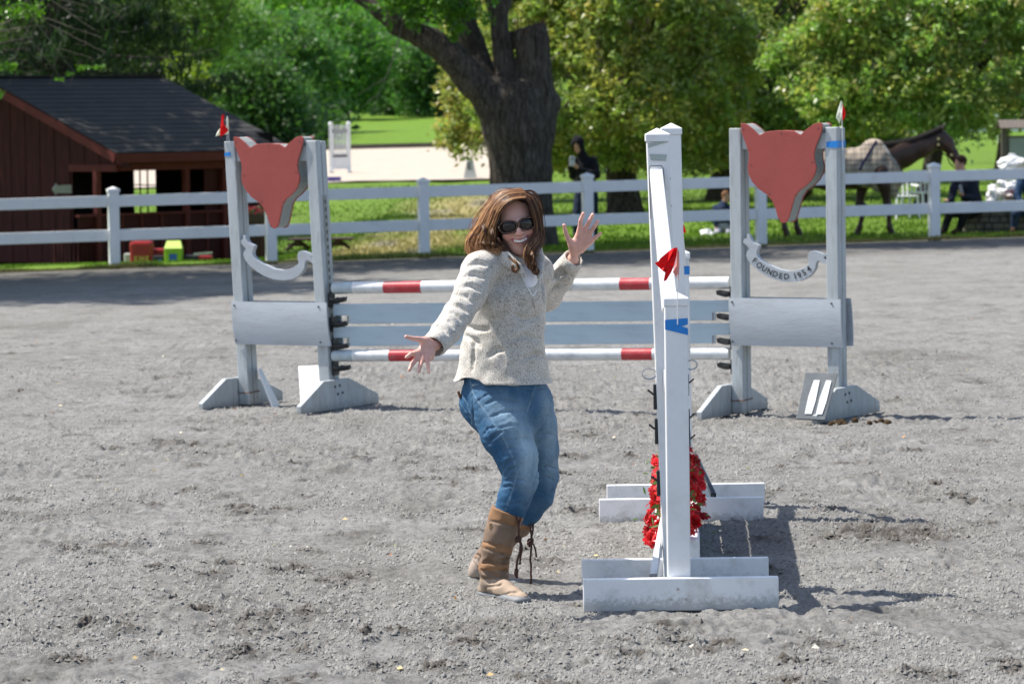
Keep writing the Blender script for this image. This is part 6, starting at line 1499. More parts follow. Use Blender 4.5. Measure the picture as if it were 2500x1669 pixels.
def finish(Fd, name_fn, sole_pts, dsole):
    v, q = Fd.mesh(); g = Fd.grad(v); v = v + g * (.0022 * vnoise(v * np.array((40, 40, 30)), 99))[:, None]
    par = D.objects.new('boot', None); COL.objects.link(par); par.parent = woman
    vp = v - np.array((0, 0, CAM_Z)); dp = vp @ _F; X_ = CX + F_PX * (vp @ _R) / dp; Y_ = CY - F_PX * (vp @ _U) / dp
    o = mesh_obj('upper', v, q, BOOTM, par, True); set_attr(o, 'tint', name_fn(X_, Y_, v)); 
    Sf = Field(np.array((v[:, 0].min() - .02, v[:, 1].min() - .03, -.012)), np.array((v[:, 0].max() + .02, v[:, 1].max() + .03, .06)), .003)
    pts = [W(*p[:3]) for p in sole_pts]
    for i in range(len(pts) - 1):
        a, b = pts[i].copy(), pts[i + 1].copy(); a[2] = b[2] = .008; Sf.cap(a, b, sole_pts[i][3], sole_pts[i + 1][3], .01, flat=((0, 0, 1), .55))
    Sf.cut(np.array((0, 0, .025)), (0, 0, 1), .003); Sf.cut(np.array((0, 0, -.006)), (0, 0, -1), .002)
    mid = (pts[0] + pts[-1]) / 2 * .62 + pts[0] * .38; Sf.cap(np.array((mid[0] - .01, mid[1] - .08, -.006)), np.array((mid[0] + .01, mid[1] + .08, -.006)), .014, .014, .004, 'sub')
    v2, q_ = Sf.mesh(); mesh_obj('sole', v2, q_, SOLE, par, True); return par
z_ = lambda x, y: (1120 + x / 5.6, 1220 + y / 5.6)
nb_ = boot([(1240, 1248, -.095, .071), (1222, 1300, -.09, .064), (1213, 1338, -.085, .060), (1208, 1372, -.08, .056), (1208, 1400, -.075, .056), (1206, 1420, -.075, .050)],
           [(1206, 1418, -.08, .048), (1232, 1440, -.15, .038), (1258, 1455, -.21, .031), (1276, 1462, -.255, .026)], [(1200, 1420, -.07, .045), (1188, 1444, -.05, .036)], None,
           [(((1215, 1330, -.085), (1213, 1338, -.085), .0625), .0625, 0), (((1206, 1380, -.08), (1205, 1388, -.08), .061), .061, 0)],
           [([z_(330, 860), z_(450, 800), z_(620, 730)], .008), ([z_(350, 840), z_(520, 850), z_(700, 800)], .010), ([z_(620, 860), z_(660, 820), z_(720, 840)], .009), ([z_(300, 970), z_(420, 1010), z_(560, 1070), z_(690, 1040)], .011), ([z_(340, 1060), z_(430, 1110), z_(520, 1110)], .008),
            ([z_(590, 1000), z_(640, 980), z_(700, 1000)], .007), ([z_(372, 1190), z_(372, 1290)], .003), ([z_(372, 1190), z_(480, 1180), z_(560, 1170), z_(590, 1140)], .0028), ([z_(600, 1340), z_(620, 1300), z_(700, 1265), z_(820, 1255)], .0028), ([z_(380, 280), z_(560, 310), z_(860, 390)], .0028), ([z_(325, 650), z_(540, 720), z_(725, 765)], .0028), ([z_(330, 572), z_(520, 620), z_(750, 665)], .0028), ([z_(295, 950), z_(480, 960), z_(690, 960)], .0028), ([z_(320, 862), z_(480, 868), z_(670, 865)], .0025)],
           (1155, 1500, -.38), (1300, 1225, .06), (.10, 0, .25))
def col_near(X, Y, v):
    c = np.tile(SUE, (len(v), 1)); xr = (X - 1197)
    y0 = 1238 + .27 * (X - 1197); t0 = Y < y0 + 30 + .0 * X
    b1 = (Y > 1321 + .20 * (X - 1179)) & (Y < 1335 + .27 * (X - 1179)); b2 = (Y > 1374) & (Y < 1391.5)
    c[t0 | b1 | b2] = TAN; ft = (Y > 1413 - .0 * X) & (v[:, 2] < .115); c[ft] = FT; return c
par = finish(nb_, col_near, [(1188, 1452, -.05, .040), (1215, 1452, -.10, .036), (1250, 1462, -.19, .044), (1273, 1466, -.25, .040)], 0)
h = hit(nb_, *z_(437, 345)); hb = hit(nb_, *z_(435, 400))
if h is not None:
    m = MB(); cpt = h + (0, -.002, 0); m.prism([(-.0065, .010), (.0065, .010), (.0065, -.008), (.004, -.013), (0, -.0145), (-.004, -.013), (-.0065, -.008)], lambda x, y, w_: cpt + np.array((x * 1.0 + y * .12, w_ - .003, y)), .004)
    m.build('leather_tab', simple('tan_leather', (.50, .27, .11), .6, .1, 20, .1), par, bevel=.001); MB().cyl(cpt + (.0, -.004, .003), .004, .003, 12, (0, 1, 0)).build('stud', BRASS, par)
fb_ = boot([(1268, 1266, .28, .062), (1240, 1300, .32, .056), (1210, 1335, .36, .053), (1182, 1372, .41, .050), (1172, 1392, .42, .045)],
           [(1175, 1390, .42, .044), (1210, 1408, .37, .034), (1245, 1418, .33, .028), (1270, 1423, .30, .023)], [(1172, 1390, .42, .042), (1164, 1405, .43, .034)], None,
           [(((1268, 1266, .28), (1262, 1278, .29), .064), .062, 0)],
           [([z_(270, 580), z_(320, 560), z_(350, 600)], .008), ([z_(190, 830), z_(260, 950), z_(310, 1060)], .003), ([z_(240, 740), z_(290, 800), z_(330, 830)], .008), ([z_(230, 800), z_(280, 850), z_(320, 880)], .007)],
           (1135, 1450, .18), (1320, 1245, .55), (.15, 0, .25))
def col_far(X, Y, v):
    c = np.tile(SUE * 1.05, (len(v), 1)); c[(Y < 1293 - .0 * X) & (X > 1250)] = TAN; ft = (v[:, 2] < .10); c[ft] = np.array((.36, .29, .24)); return c
par2 = finish(fb_, col_far, [(1163, 1414, .43, .038), (1190, 1416, .40, .034), (1235, 1423, .34, .040), (1262, 1426, .31, .036)], 0)
def lace(pts, d0, r, par_, d1=None):
    n = len(pts); m = MB(); ps = [W(*z_(*p), d0 + ((d1 - d0) * i / (n - 1) if d1 is not None else 0) + .006 * math.sin(i * 2.1)) for i, p in enumerate(pts)]; m.tube(ps, r, 7); m.build('lace', LACE, par_, True)
lace([(785,215),(810,300),(822,400),(820,490),(815,530)], -.168, .0042, par, -.150); lace([(845,235),(825,320),(818,420),(822,520)], -.164, .0042, par, -.150)
lace([(810,520),(835,560),(845,600),(835,720),(800,820),(790,930)], -.150, .0046, par); lace([(830,540),(860,600),(865,680),(845,780),(835,880)], -.146, .0038, par)
MB().tube([W(*z_(780, 930), -.15), W(*z_(790, 950), -.15), W(*z_(785, 1010), -.15), W(*z_(795, 1065), -.15)], [.004, .009, .009, .0045], 8).build('tassel', LACE, par, True)
K = Field(W(1245, 1330, -.2), W(1330, 1290, .35), .003) if False else None
m = MB(); kp = W(*z_(812, 535), -.155)
for i in range(3): m.tube([kp + np.array((math.cos(a) * .011, math.sin(a) * .008, math.sin(a + i) * .009)) for a in np.linspace(0, 6.28, 10)], .0042, 6)
m.build('knot', LACE, par, True)['kind'] = 'stuff'
lace([(975,320),(982,400),(992,490),(990,545)], .22, .0042, par2); lace([(1018,310),(1015,400),(1000,480),(992,545)], .225, .0042, par2)
lace([(990,560),(992,640),(985,740),(978,820),(990,900),(985,1000),(990,1080),(982,1150)], .22, .0044, par2); lace([(1000,580),(1030,620),(1050,690),(1062,780)], .22, .0038, par2); lace([(970,560),(950,590),(965,640),(985,600)], .215, .0048, par2)
m = MB(); kp = W(*z_(978, 570), .21)
for i in range(3): m.tube([kp + np.array((math.cos(a) * .011, math.sin(a) * .008, math.sin(a + i) * .011)) for a in np.linspace(0, 6.28, 10)], .0044, 6)
m.build('knot', LACE, par2, True)['kind'] = 'stuff'

# ---- hair: a full under-layer and a thousand strands over it
HF = Field(W(1125, 690, -.25), W(1335, 448, .2), .004)
HF.ell(Hd(0, .034, .046), np.array((.084, .094, .086)) * HK, HR, .01)
wc(HF, [(1240, 480, .0, .035), (1212, 520, .0, .045), (1190, 565, .0, .050), (1172, 598, -.01, .042)], .03); wc(HF, [(1222, 510, -.055, .016), (1210, 555, -.055, .022), (1200, 590, -.06, .022)], .02); wc(HF, [(1300, 490, -.02, .020), (1312, 530, -.03, .017), (1313, 580, -.04, .017), (1303, 605, -.08, .016), (1295, 628, -.125, .014), (1297, 648, -.135, .016), (1305, 664, -.13, .013)], .012)
wc(HF, [(1240, 560, .06, .05), (1245, 610, .05, .045)], .02); HF.ell(W(1256, 654, -.15), (.014, .012, .02), None, .01)
HF.ell(Hd(-.002, -.088, -.028), np.array((.059, .070, .094)) * HK, HR, .012, 'sub')
v, q = HF.mesh(); v = v + HF.grad(v) * (.004 * vnoise(v * np.array((50, 50, 20)), 101))[:, None]
HAIRM = attr_mat('hair', 'tint', .38, 0, .5)
o = mesh_obj('hair_mass', v, q, HAIRM, woman, True); set_attr(o, 'tint', np.array((.075, .030, .013))[None] * (1 + .5 * vnoise(v * np.array((90, 90, 20)), 102))[:, None])
def cr(pts, n):
    p = np.array(pts, float); p = np.vstack([2 * p[0] - p[1], p, 2 * p[-1] - p[-2]]); m = len(p) - 3; out = []
    for s0 in np.linspace(0, m - 1e-6, n):
        i = int(s0); t_ = s0 - i; a, b, c_, d_ = p[i:i + 4]; out.append(.5 * ((2 * b) + (-a + c_) * t_ + (2 * a - 5 * b + 4 * c_ - d_) * t_ ** 2 + (-a + 3 * b - 3 * c_ + d_) * t_ ** 3))
    return np.array(out)
SV, SF, SC_ = [], [], []
def strands(gs, n, spread, r=.0009, light=.5, wave=.0065, npt=16, end=1.0):
    gs = [np.array([W(*p) for p in g_]) for g_ in gs]
    for _ in range(n):
        u = RNG.random() * (len(gs) - 1); i = min(int(u), len(gs) - 2); u -= i; L_ = gs[i] * (1 - u) + gs[i + 1] * u
        off = RNG.normal(0, spread, 3); sc = np.linspace(.35, 1.1, len(L_))[:, None]; L_ = L_ + off * sc
        pts = cr(L_, npt); ph = RNG.random() * 6.28; fr = 5 + 4 * RNG.random(); tt_ = np.linspace(0, 1, npt)
        ck = int(u * 6) + 17 * i; cph = ck * 2.4; amp = wave * 2.2 * tt_ ** 1.6
        pts[:, 0] += wave * .6 * tt_ * np.sin(fr * tt_ * 2 + ph) + amp * np.sin(9 * tt_ + cph); pts[:, 2] += wave * .6 * tt_ * np.cos(fr * tt_ * 2 + ph) + amp * .5 * np.cos(9 * tt_ + cph); pts[:, 1] += amp * np.cos(7 * tt_ + cph * 1.7)
        k = int(npt * (end - .25 * RNG.random())); pts = pts[:max(k, 6)]; n_ = len(pts)
        T = np.gradient(pts, axis=0); T /= np.linalg.norm(T, axis=1, keepdims=True) + 1e-9; U = np.cross(T, np.array((.2, -1, .1))); U /= np.linalg.norm(U, axis=1, keepdims=True) + 1e-9; V_ = np.cross(T, U)
        rr_ = r * (.7 + .7 * RNG.random()) * np.clip(1.15 - np.linspace(0, 1, n_) ** 3, .2, 1); base = len(SV) and sum(len(s) for s in SV) or 0
        ring = np.stack([pts + rr_[:, None] * (U * math.cos(a) + V_ * math.sin(a)) for a in (0, 2.09, 4.19)], 1).reshape(-1, 3)
        base = strands.n; strands.n += len(ring); SV.append(ring); ii = np.arange(n_ - 1)[:, None] * 3 + base
        for k_ in range(3): SF.append(np.concatenate([ii + k_, ii + (k_ + 1) % 3, ii + 3 + (k_ + 1) % 3, ii + 3 + k_], 1))
        l = RNG.random(); bl = (.060, .024, .011) if l > light else ((.20, .085, .036) if l > light * .40 else (.62, .34, .15)); bc = np.array(bl) * (.7 + .6 * RNG.random())
        g_ = np.linspace(.8, 1.15, n_)[:, None, None]; SC_.append((bc[None, None] * g_ * np.ones((n_, 3, 1))).reshape(-1, 3))
strands.n = 0
gA = [(1284,484,-.115),(1252,488,-.13),(1225,506,-.13),(1211,542,-.11),(1207,580,-.10),(1212,606,-.11),(1228,612,-.125),(1236,598,-.12)]
gA2 = [(1282,471,-.075),(1238,478,-.09),(1210,505,-.095),(1192,548,-.09),(1178,590,-.085),(1186,616,-.10),(1206,618,-.115),(1212,602,-.11)]
gB = [(1276,465,-.035),(1228,474,-.05),(1196,508,-.06),(1172,552,-.06),(1152,592,-.05),(1158,620,-.05),(1178,626,-.08),(1190,610,-.09)]
gC = [(1270,462,.0),(1220,472,.0),(1190,512,.0),(1166,552,.0),(1146,592,-.0),(1146,616,-.01),(1160,630,-.04),(1172,618,-.05)]
gD = [(1272,473,-.09),(1296,484,-.10),(1308,512,-.10),(1315,550,-.09),(1312,582,-.10),(1296,597,-.145),(1286,617,-.16),(1290,640,-.155),(1300,656,-.15)]
gE = [(1266,466,-.03),(1298,474,-.04),(1317,510,-.04),(1321,556,-.04),(1319,600,-.07),(1306,622,-.13),(1299,646,-.14),(1309,664,-.14),(1300,673,-.14)]
gF = [(1274,479,-.11),(1293,496,-.12),(1302,528,-.115),(1307,560,-.105),(1301,585,-.13),(1286,600,-.155),(1281,620,-.16),(1286,641,-.155),(1279,654,-.15)]
strands([gA, gA2, gB, gC], 1100, .0065, light=.72); strands([gC, [(1265,464,.05),(1225,478,.06),(1190,520,.06),(1165,560,.05),(1150,595,.04),(1150,620,.02),(1165,632,.0),(1180,620,.0)]], 160, .008, light=.5)
strands([gF, gD, gE], 620, .0045, light=.42, wave=.003)
strands([[(1215,590,-.10),(1228,610,-.12),(1242,628,-.14),(1258,640,-.155),(1267,652,-.16),(1258,664,-.16),(1249,656,-.165)], [(1222,588,-.10),(1240,612,-.12),(1250,630,-.14),(1262,645,-.155),(1263,655,-.165),(1254,660,-.165),(1251,650,-.165)]], 130, .0035, light=.3, wave=.002)
strands([[(1275,470,-.08),(1240,462,-.02),(1215,470,.02),(1190,500,.03),(1160,540,.02),(1135,575,.0)], [(1272,462,-.03),(1300,462,-.03),(1325,500,-.03),(1332,540,-.04),(1326,590,-.06),(1318,640,-.1)]], 0, .01)
strands([[(1262,466,-.03),(1222,470,-.03),(1188,505,-.03),(1160,550,-.03),(1140,592,-.02),(1134,612,-.02)], [(1262,462,.0),(1215,466,.0),(1182,500,.0),(1154,545,.0),(1136,588,.0),(1136,614,.0)]], 26, .006, r=.0007, light=.8, wave=.008)
strands([[(1280,468,-.05),(1304,470,-.04),(1322,500,-.04),(1327,545,-.04),(1324,590,-.05),(1312,625,-.10)], [(1278,466,-.03),(1300,466,-.03),(1319,498,-.03),(1325,545,-.03),(1322,590,-.04),(1315,622,-.08)]], 20, .005, r=.0007, light=.8, wave=.006)
def ringlet(cx, cy, d, rx, ry, turns, n, dy=0, light=.3, a0=-1.2):
    def g_(k): return [(cx + rx * k * math.cos(a0 + turns * 6.28 * i / 9), cy - ry * k * math.sin(a0 + turns * 6.28 * i / 9) + dy * i / 9, d + .012 * math.sin(i)) for i in range(10)]
    strands([g_(.75), g_(1.15)], n, .0022, light=light, wave=.001, npt=14)
for a_ in ((1160, 588, -.075, 16, 20, .5, 60), (1176, 604, -.10, 15, 14, .6, 60), (1198, 606, -.115, 13, 13, .6, 60), (1154, 612, -.05, 12, 10, .6, 40), (1172, 570, -.10, 14, 24, .45, 60), (1192, 580, -.12, 12, 24, .45, 50), (1213, 596, -.12, 9, 14, .6, 30),
           (1300, 646, -.165, 9, 15, .55, 40), (1307, 664, -.16, 8, 8, .7, 40), (1292, 630, -.17, 9, 16, .5, 40), (1257, 650, -.17, 7, 14, .6, 30)): ringlet(*a_)
o = mesh_obj('hair', np.concatenate(SV), np.concatenate(SF), HAIRM, woman, True); set_attr(o, 'tint', np.concatenate(SC_))
# ------------------------------------------------------------------ generic clothed figure from joints (metres, local: x right of picture, y away, z up)
def cloth(name, col, rough=.85, var=.2, b_=.4): return simple(name, col, rough, var, 12, b_, spec=.12, bscale=35)
SKINB = simple('skin_plain', (.50, .27, .20), .5, .08, 20, 0)
def figure(origin, J, label, top_mat, leg_mat, shoe_mat, hair_mat, hood=None, vox=.014, sc=1.0, hairlong=0, rz=0, extras=None, face=(0, -1, 0)):
    o = np.array(origin, float); M = rotm(rz=rz); t = thing('person', o, label, 'person')
    g = {k: o + M @ (np.array(v, float) * sc) for k, v in J.items()}
    allp = np.array(list(g.values())); lo, hi = allp.min(0) - .28 * sc, allp.max(0) + .28 * sc
    B = Field(lo, hi, vox * .8); r = lambda x: x * sc; mid = lambda a, b, k=.5: a * (1 - k) + b * k
    B.cap(g['pelvis'], g['chest'], r(.10), r(.12), .04); B.cap(g['chest'], g['neck'], r(.11), r(.055), .04); B.cap(g['neck'], g['head'], r(.05), r(.06), .02)
    fd = M @ np.array(face, float); fd /= np.linalg.norm(fd)
    HRm = np.stack([np.cross(fd, (0, 0, 1)) / np.linalg.norm(np.cross(fd, (0, 0, 1))), fd, np.cross(np.cross(fd, (0, 0, 1)), fd)], 1)
    h = g['head']; hx = lambda a, b, c: h + HRm @ (np.array((a, b, c)) * sc)
    B.ell(hx(0, -.012, .03), np.array((.074, .09, .09)) * sc, HRm, .02); B.ell(hx(0, .02, -.045), np.array((.056, .062, .07)) * sc, HRm, .03); B.ell(hx(0, .092, -.015), np.array((.013, .018, .022)) * sc, HRm, .01)
    B.ell(hx(0, .07, -.09), np.array((.025, .02, .02)) * sc, HRm, .015)
    for s_ in (-1, 1): B.ell(hx(s_ * .03, .085, .012), np.array((.014, .010, .009)) * sc, HRm, .006, 'sub'); B.ell(hx(s_ * .074, -.01, -.01), np.array((.01, .02, .03)) * sc, HRm, .006)
    for s_ in 'lr':
        B.chain([g['sh_' + s_], g['el_' + s_], g['wr_' + s_]], [r(.045), r(.038), r(.026)], .02)
        d = g['ha_' + s_] - g['wr_' + s_]; L_ = np.linalg.norm(d); d /= L_; sd = np.cross(d, fd); sd /= np.linalg.norm(sd) + 1e-6; hc = g['wr_' + s_] + d * L_ * .5
        B.cap(g['wr_' + s_], hc, r(.026), r(.034), .015)
        for k, ln in zip((-1.5, -.5, .5, 1.5), (.9, 1.0, .95, .8)):
            a = hc + sd * r(.017) * k; b = a + d * r(.075) * ln + sd * r(.006) * k + fd * r(.012); B.cap(a, b, r(.0095), r(.0075), .004)
        B.cap(hc - d * r(.02), hc + d * r(.02) + sd * r(.052) * (1 if s_ == 'l' else -1), r(.013), r(.009), .006)
        B.chain([g['hip_' + s_], g['kn_' + s_], g['an_' + s_]], [r(.075), r(.05), r(.034)], .02); B.cap(g['an_' + s_], g['to_' + s_], r(.035), r(.025), .02)
    v, q = B.mesh(); body = mesh_obj('body', v, q, SKINB, t, True)
    C = Field(lo, hi, vox); C.cap(g['pelvis'], g['chest'], r(.155), r(.165), .05); C.cap(g['chest'], g['neck'], r(.15), r(.075), .04)
    for s_ in 'lr': C.chain([g['sh_' + s_], g['el_' + s_], g['wr_' + s_]], [r(.07), r(.058), r(.043)], .04)
    if hood:
        C.ell(hx(0, -.025, .03), np.array((.115, .125, .135)) * sc, HRm, .05); C.ell(hx(0, .10, .005), np.array((.070, .075, .092)) * sc, HRm, .02, 'sub')
    v, q = C.mesh(); v = v + C.grad(v) * (.012 * vnoise(v * 11, 111) + .005 * vnoise(v * 26, 112))[:, None]; mesh_obj('jacket', v, q, top_mat, t, True)
    Q = Field(lo, hi, vox); Q.cap(g['pelvis'], mid(g['hip_l'], g['hip_r']), r(.145), r(.13), .03)
    for s_ in 'lr': Q.chain([g['hip_' + s_], g['kn_' + s_], g['an_' + s_]], [r(.10), r(.072), r(.055)], .025)
    v, q = Q.mesh(); v = v + Q.grad(v) * (.007 * vnoise(v * 14, 113))[:, None]; mesh_obj('trousers', v, q, leg_mat, t, True)
    for s_ in 'lr':
        Z = Field(np.minimum(g['an_' + s_], g['to_' + s_]) - .12, np.maximum(g['an_' + s_], g['to_' + s_]) + .12, vox * .8); Z.cap(g['an_' + s_], g['to_' + s_], r(.052), r(.038), .02); v, q = Z.mesh(); mesh_obj('shoe', v, q, shoe_mat, t, True)
    H = Field(h - .35 * sc, h + .2 * sc, vox * .7); H.ell(hx(0, -.022, .04), np.array((.084, .098, .095)) * sc, HRm, .02)
    if hairlong: H.cap(hx(0, -.08, .03), hx(0, -.10, -.16), r(.05), r(.028), .03)
    H.ell(hx(0, .075, -.03), np.array((.066, .07, .095)) * sc, HRm, .015, 'sub'); v, q = H.mesh(); v = v + H.grad(v) * (.005 * vnoise(v * 40, 114))[:, None]; mesh_obj('hair', v, q, hair_mat, t, True)
    if extras: extras(t, g, hx)
    return t, g
HBLK = cloth('black_hair', (.012, .010, .009), .5); HBRN = cloth('dark_brown_hair', (.035, .017, .011), .5)
def xz(px, py, Y, o): p = P(px, py, Y); return (p[0] - o[0], 0, p[2] - o[2])
# hooded man photographing from beyond the fence
Y = 60.5; o = P(1430, 590, Y); o[2] = on(o[0], Y)
def j(px, py, d=0): p = P(px, py, Y + d); return (p[0] - o[0], d, p[2] - o[2])
zf = 0.03
Jm = dict(pelvis=j(1432, 470, .05), chest=j(1430, 408, 0), neck=j(1420, 376, -.05), head=j(1411, 357, -.08), sh_l=j(1398, 392, -.05), el_l=j(1398, 428, -.22), wr_l=j(1393, 408, -.36), ha_l=j(1397, 392, -.42),
          sh_r=j(1450, 392, -.02), el_r=j(1456, 428, -.18), wr_r=j(1412, 412, -.38), ha_r=j(1400, 398, -.44), hip_l=j(1416, 478, .05), kn_l=j(1408, 530, -.05), hip_r=j(1446, 478, .05), kn_r=j(1450, 530, .0))
for s_, x in (('l', 1406), ('r', 1452)): a = j(x, 585, .05); Jm['an_' + s_] = (a[0], a[1], .08); Jm['to_' + s_] = (a[0] - .02, -.14, .04)
def ex(t, g, hx):
    c = (g['ha_l'] + g['ha_r']) / 2 + np.array((-.01, -.045, .01)); MB().box(c, (.085, .012, .16), rotm(ry=.1)).build('phone', simple('silver_phone', (.55, .58, .66), .3, .05, 5, 0), t, bevel=.006)
    MB().box(c + (.0, -.009, .045), (.035, .006, .035), rotm(ry=.1)).build('camera_bump', BLACKP, t, bevel=.003)
figure(o, Jm, 'man in black hooded jacket bowing over his phone behind the rail fence', cloth('black_jacket', (.014, .014, .018)), cloth('navy_jeans', (.018, .026, .05)), cloth('dark_shoes', (.02, .018, .016)), HBLK, True, extras=ex, face=(-.35, -.85, -.45))
# sitting woman with phone on the stone wall
Y = 57.6; o = P(2335, 590, Y); o[2] = on(o[0], Y)
Jw = dict(pelvis=j(2378, 505, .12), chest=j(2362, 452, .05), neck=j(2352, 424, .0), head=j(2344, 399, -.02), sh_l=j(2332, 448, -.12), el_l=j(2322, 486, -.22), wr_l=j(2318, 492, -.36), ha_l=j(2306, 488, -.40),
          sh_r=j(2382, 448, .15), el_r=j(2376, 486, -.05), wr_r=j(2350, 478, -.30), ha_r=j(2344, 466, -.36), hip_l=j(2362, 515, .0), kn_l=j(2318, 522, -.20), hip_r=j(2374, 515, .15), kn_r=j(2352, 526, -.12))
for s_, x, d in (('l', 2305, -.18), ('r', 2342, -.10)): a = j(x, 585, d); Jw['an_' + s_] = (a[0], a[1], .09); Jw['to_' + s_] = (a[0] - .12, a[1] - .06, .04)
def ex(t, g, hx): MB().box(g['ha_r'] + np.array((.01, -.03, .03)), (.05, .012, .13), rotm(ry=-.25)).build('phone', simple('phone_case', (.25, .28, .32), .3, .4, 30, 0), t, bevel=.005)
figure(o, Jw, 'dark haired woman in navy coat sitting sideways on the wall holding phone', cloth('navy_coat', (.016, .020, .034)), cloth('black_trousers', (.014, .014, .016)), cloth('brown_shoes', (.05, .03, .02)), HBRN, False, hairlong=0, extras=ex, face=(-.93, -.34, -.10))
# figure in blue cut by the right edge
Y = 57.7; o = P(2515, 590, Y); o[2] = on(o[0], Y)
Je = dict(pelvis=j(2525, 505, .1), chest=j(2520, 445, .05), neck=j(2518, 418, .02), head=j(2518, 392, .0), sh_l=j(2492, 440, 0), el_l=j(2484, 480, -.1), wr_l=j(2496, 500, -.25), ha_l=j(2506, 505, -.3), sh_r=j(2545, 440, .05), el_r=j(2552, 480, -.1), wr_r=j(2540, 500, -.25), ha_r=j(2530, 505, -.3),
          hip_l=j(2508, 512, .0), kn_l=j(2480, 522, -.28), hip_r=j(2534, 512, .0), kn_r=j(2520, 522, -.3))
for s_, x in (('l', 2474), ('r', 2515)): a = j(x, 585, -.25); Je['an_' + s_] = (a[0], a[1], .09); Je['to_' + s_] = (a[0] - .03, a[1] - .14, .04)
figure(o, Je, 'person in dark blue jacket sitting on the wall, cut by right edge', cloth('blue_jacket', (.020, .045, .095)), cloth('blue_jeans_far', (.02, .035, .07)), cloth('brown_shoes2', (.05, .03, .02)), HBRN, False, face=(0, -1, -.1))
# child crouching / standing low in navy shirt beyond the fence, half behind the grey post
Y = 60.8; o = P(1768, 592, Y); o[2] = on(o[0], Y)
Jc = dict(pelvis=j(1766, 540, .05), chest=j(1764, 500, 0), neck=j(1768, 478, -.02), head=j(1774, 458, -.03), sh_l=j(1742, 492, 0), el_l=j(1738, 522, -.06), wr_l=j(1742, 545, -.12), ha_l=j(1748, 556, -.14), sh_r=j(1790, 492, .0), el_r=j(1796, 520, -.05), wr_r=j(1790, 544, -.1), ha_r=j(1786, 555, -.12),
          hip_l=j(1752, 548, .0), kn_l=j(1748, 568, -.16), hip_r=j(1780, 548, .0), kn_r=j(1784, 568, -.15))
for s_, x in (('l', 1750), ('r', 1782)): a = j(x, 590, -.02); Jc['an_' + s_] = (a[0], a[1], .06); Jc['to_' + s_] = (a[0], a[1] - .12, .03)
figure(o, Jc, 'small child in navy shirt and pale grey trousers behind the inner post', cloth('navy_shirt', (.022, .034, .07)), cloth('pale_trousers', (.33, .33, .38)), cloth('grey_shoes', (.2, .2, .2)), cloth('light_brown_hair', (.16, .08, .04), .5), False, sc=.80, face=(.5, -.8, -.1))
def bag(px, pyc, Y, rx, rz_, label, seed, mark=None, name='plastic_bag', cat='bag', lift=None):
    c = P(px, pyc, Y); s_ = S(Y); hx_, hz_ = rx / s_, rz_ / s_; Fd = Field(c - (hx_ * 1.6, .3, hz_ * 1.7), c + (hx_ * 1.6, .3, hz_ * 1.8), .012)
    Fd.ell(c, (hx_, .14, hz_), None, .03); r_ = random.Random(seed)
    for k in range(7): Fd.ell(c + np.array((r_.uniform(-.7, .7) * hx_, r_.uniform(-.08, .05), r_.uniform(-.6, .9) * hz_)), (hx_ * .35, .08, hz_ * .4), None, .03)
    base = lift if lift is not None else c[2] - hz_
    Fd.cut((c[0], c[1], c[2] - hz_ * .97), (0, 0, -1), .01)
    v, q = Fd.mesh(); v = v + Fd.grad(v) * (.018 * vnoise(v * 14, seed) + .01 * vnoise(v * 30, seed + 1))[:, None]
    t = thing(name, (c[0], Y, c[2] - hz_), label, cat); mesh_obj('sheet', v, q, WBAG, t, True)
    hd = MB(); hd.tube([c + (-.06, -.02, hz_ * .8), c + (-.03, -.03, hz_ * 1.25), c + (.04, -.02, hz_ * 1.2), c + (.07, -.02, hz_ * .8)], [.02, .014, .014, .02], 6).build('handle', WBAG, t, True)
    if mark:
        Hm = MB()
        for k in range(46):
            x, z = r_.gauss(0, .35) * hx_, (r_.random() - .75) * hz_; h = None
            for yy in np.arange(c[1] - .3, c[1] + .1, .006):
                i = np.clip(((np.array((c[0] + x, yy, c[2] + z)) - Fd.lo) / Fd.vox).round().astype(int), 0, Fd.n - 1)
                if Fd.F[tuple(i)] < 0: h = yy; break
            if h is not None: Hm.box((c[0] + x, h - .022, c[2] + z), (r_.uniform(.01, .04), .004, r_.uniform(.008, .02)))
        Hm.build('red_print', REDP, t)['kind'] = 'stuff'
    return t
WBAG = simple('white_plastic_bag', (.80, .80, .80), .4, .04, 6, .2)
bag(2462, 470, 57.75, 26, 26, 'white carrier bag with red print standing on the stone wall', 5, True)
bag(2424, 478, 57.9, 16, 22, 'plain white bag squeezed between the seated woman and printed bag', 7)
bag(2470, 400, 57.95, 36, 19, 'big pale white bag humped up above the top rail', 9)
bag(1727, 575, 60.4, 17, 12, 'crumpled white cloth lying on the grass beside the small child', 11, name='white_cloth', cat='cloth')

# ------------------------------------------------------------------ the dark bay horse in its plaid fly rug
Y = 58.6; HSc = S(Y); hz0 = on(P(2100, 585, Y)[0], Y)
hp = lambda px, py, d=0: P(px, py, Y + d)
horse = thing('horse', (hp(2100, 580)[0], Y, hz0), 'dark bay horse in plaid rug standing sideways behind the fence', 'horse')
HFd = Field(hp(1840, 610, -.5) + (0, 0, -.05), hp(2365, 290, .5) + (.05, 0, .05), .017)
def hc(pts, k=.05, flat=None): HFd.chain([hp(x, y, d) for x, y, d, r in pts], [r for x, y, d, r in pts], k, 'add', flat)
body_pts = [(1935, 415, 0, .29), (1975, 412, 0, .30), (2030, 418, 0, .31), (2080, 414, 0, .31), (2130, 408, 0, .29), (2160, 412, 0, .25)]
hc(body_pts, .08, ((0, 1, 0), .80)); HFd.ell(hp(1925, 392), (.27, .22, .24), None, .1); HFd.ell(hp(2133, 372), (.20, .13, .20), None, .1); HFd.ell(hp(2175, 430), (.19, .20, .21), None, .08)
hc([(2150, 398, 0, .25), (2205, 376, 0, .215), (2252, 357, 0, .17), (2290, 340, 0, .13)], .06, ((0, 1, 0), .62))
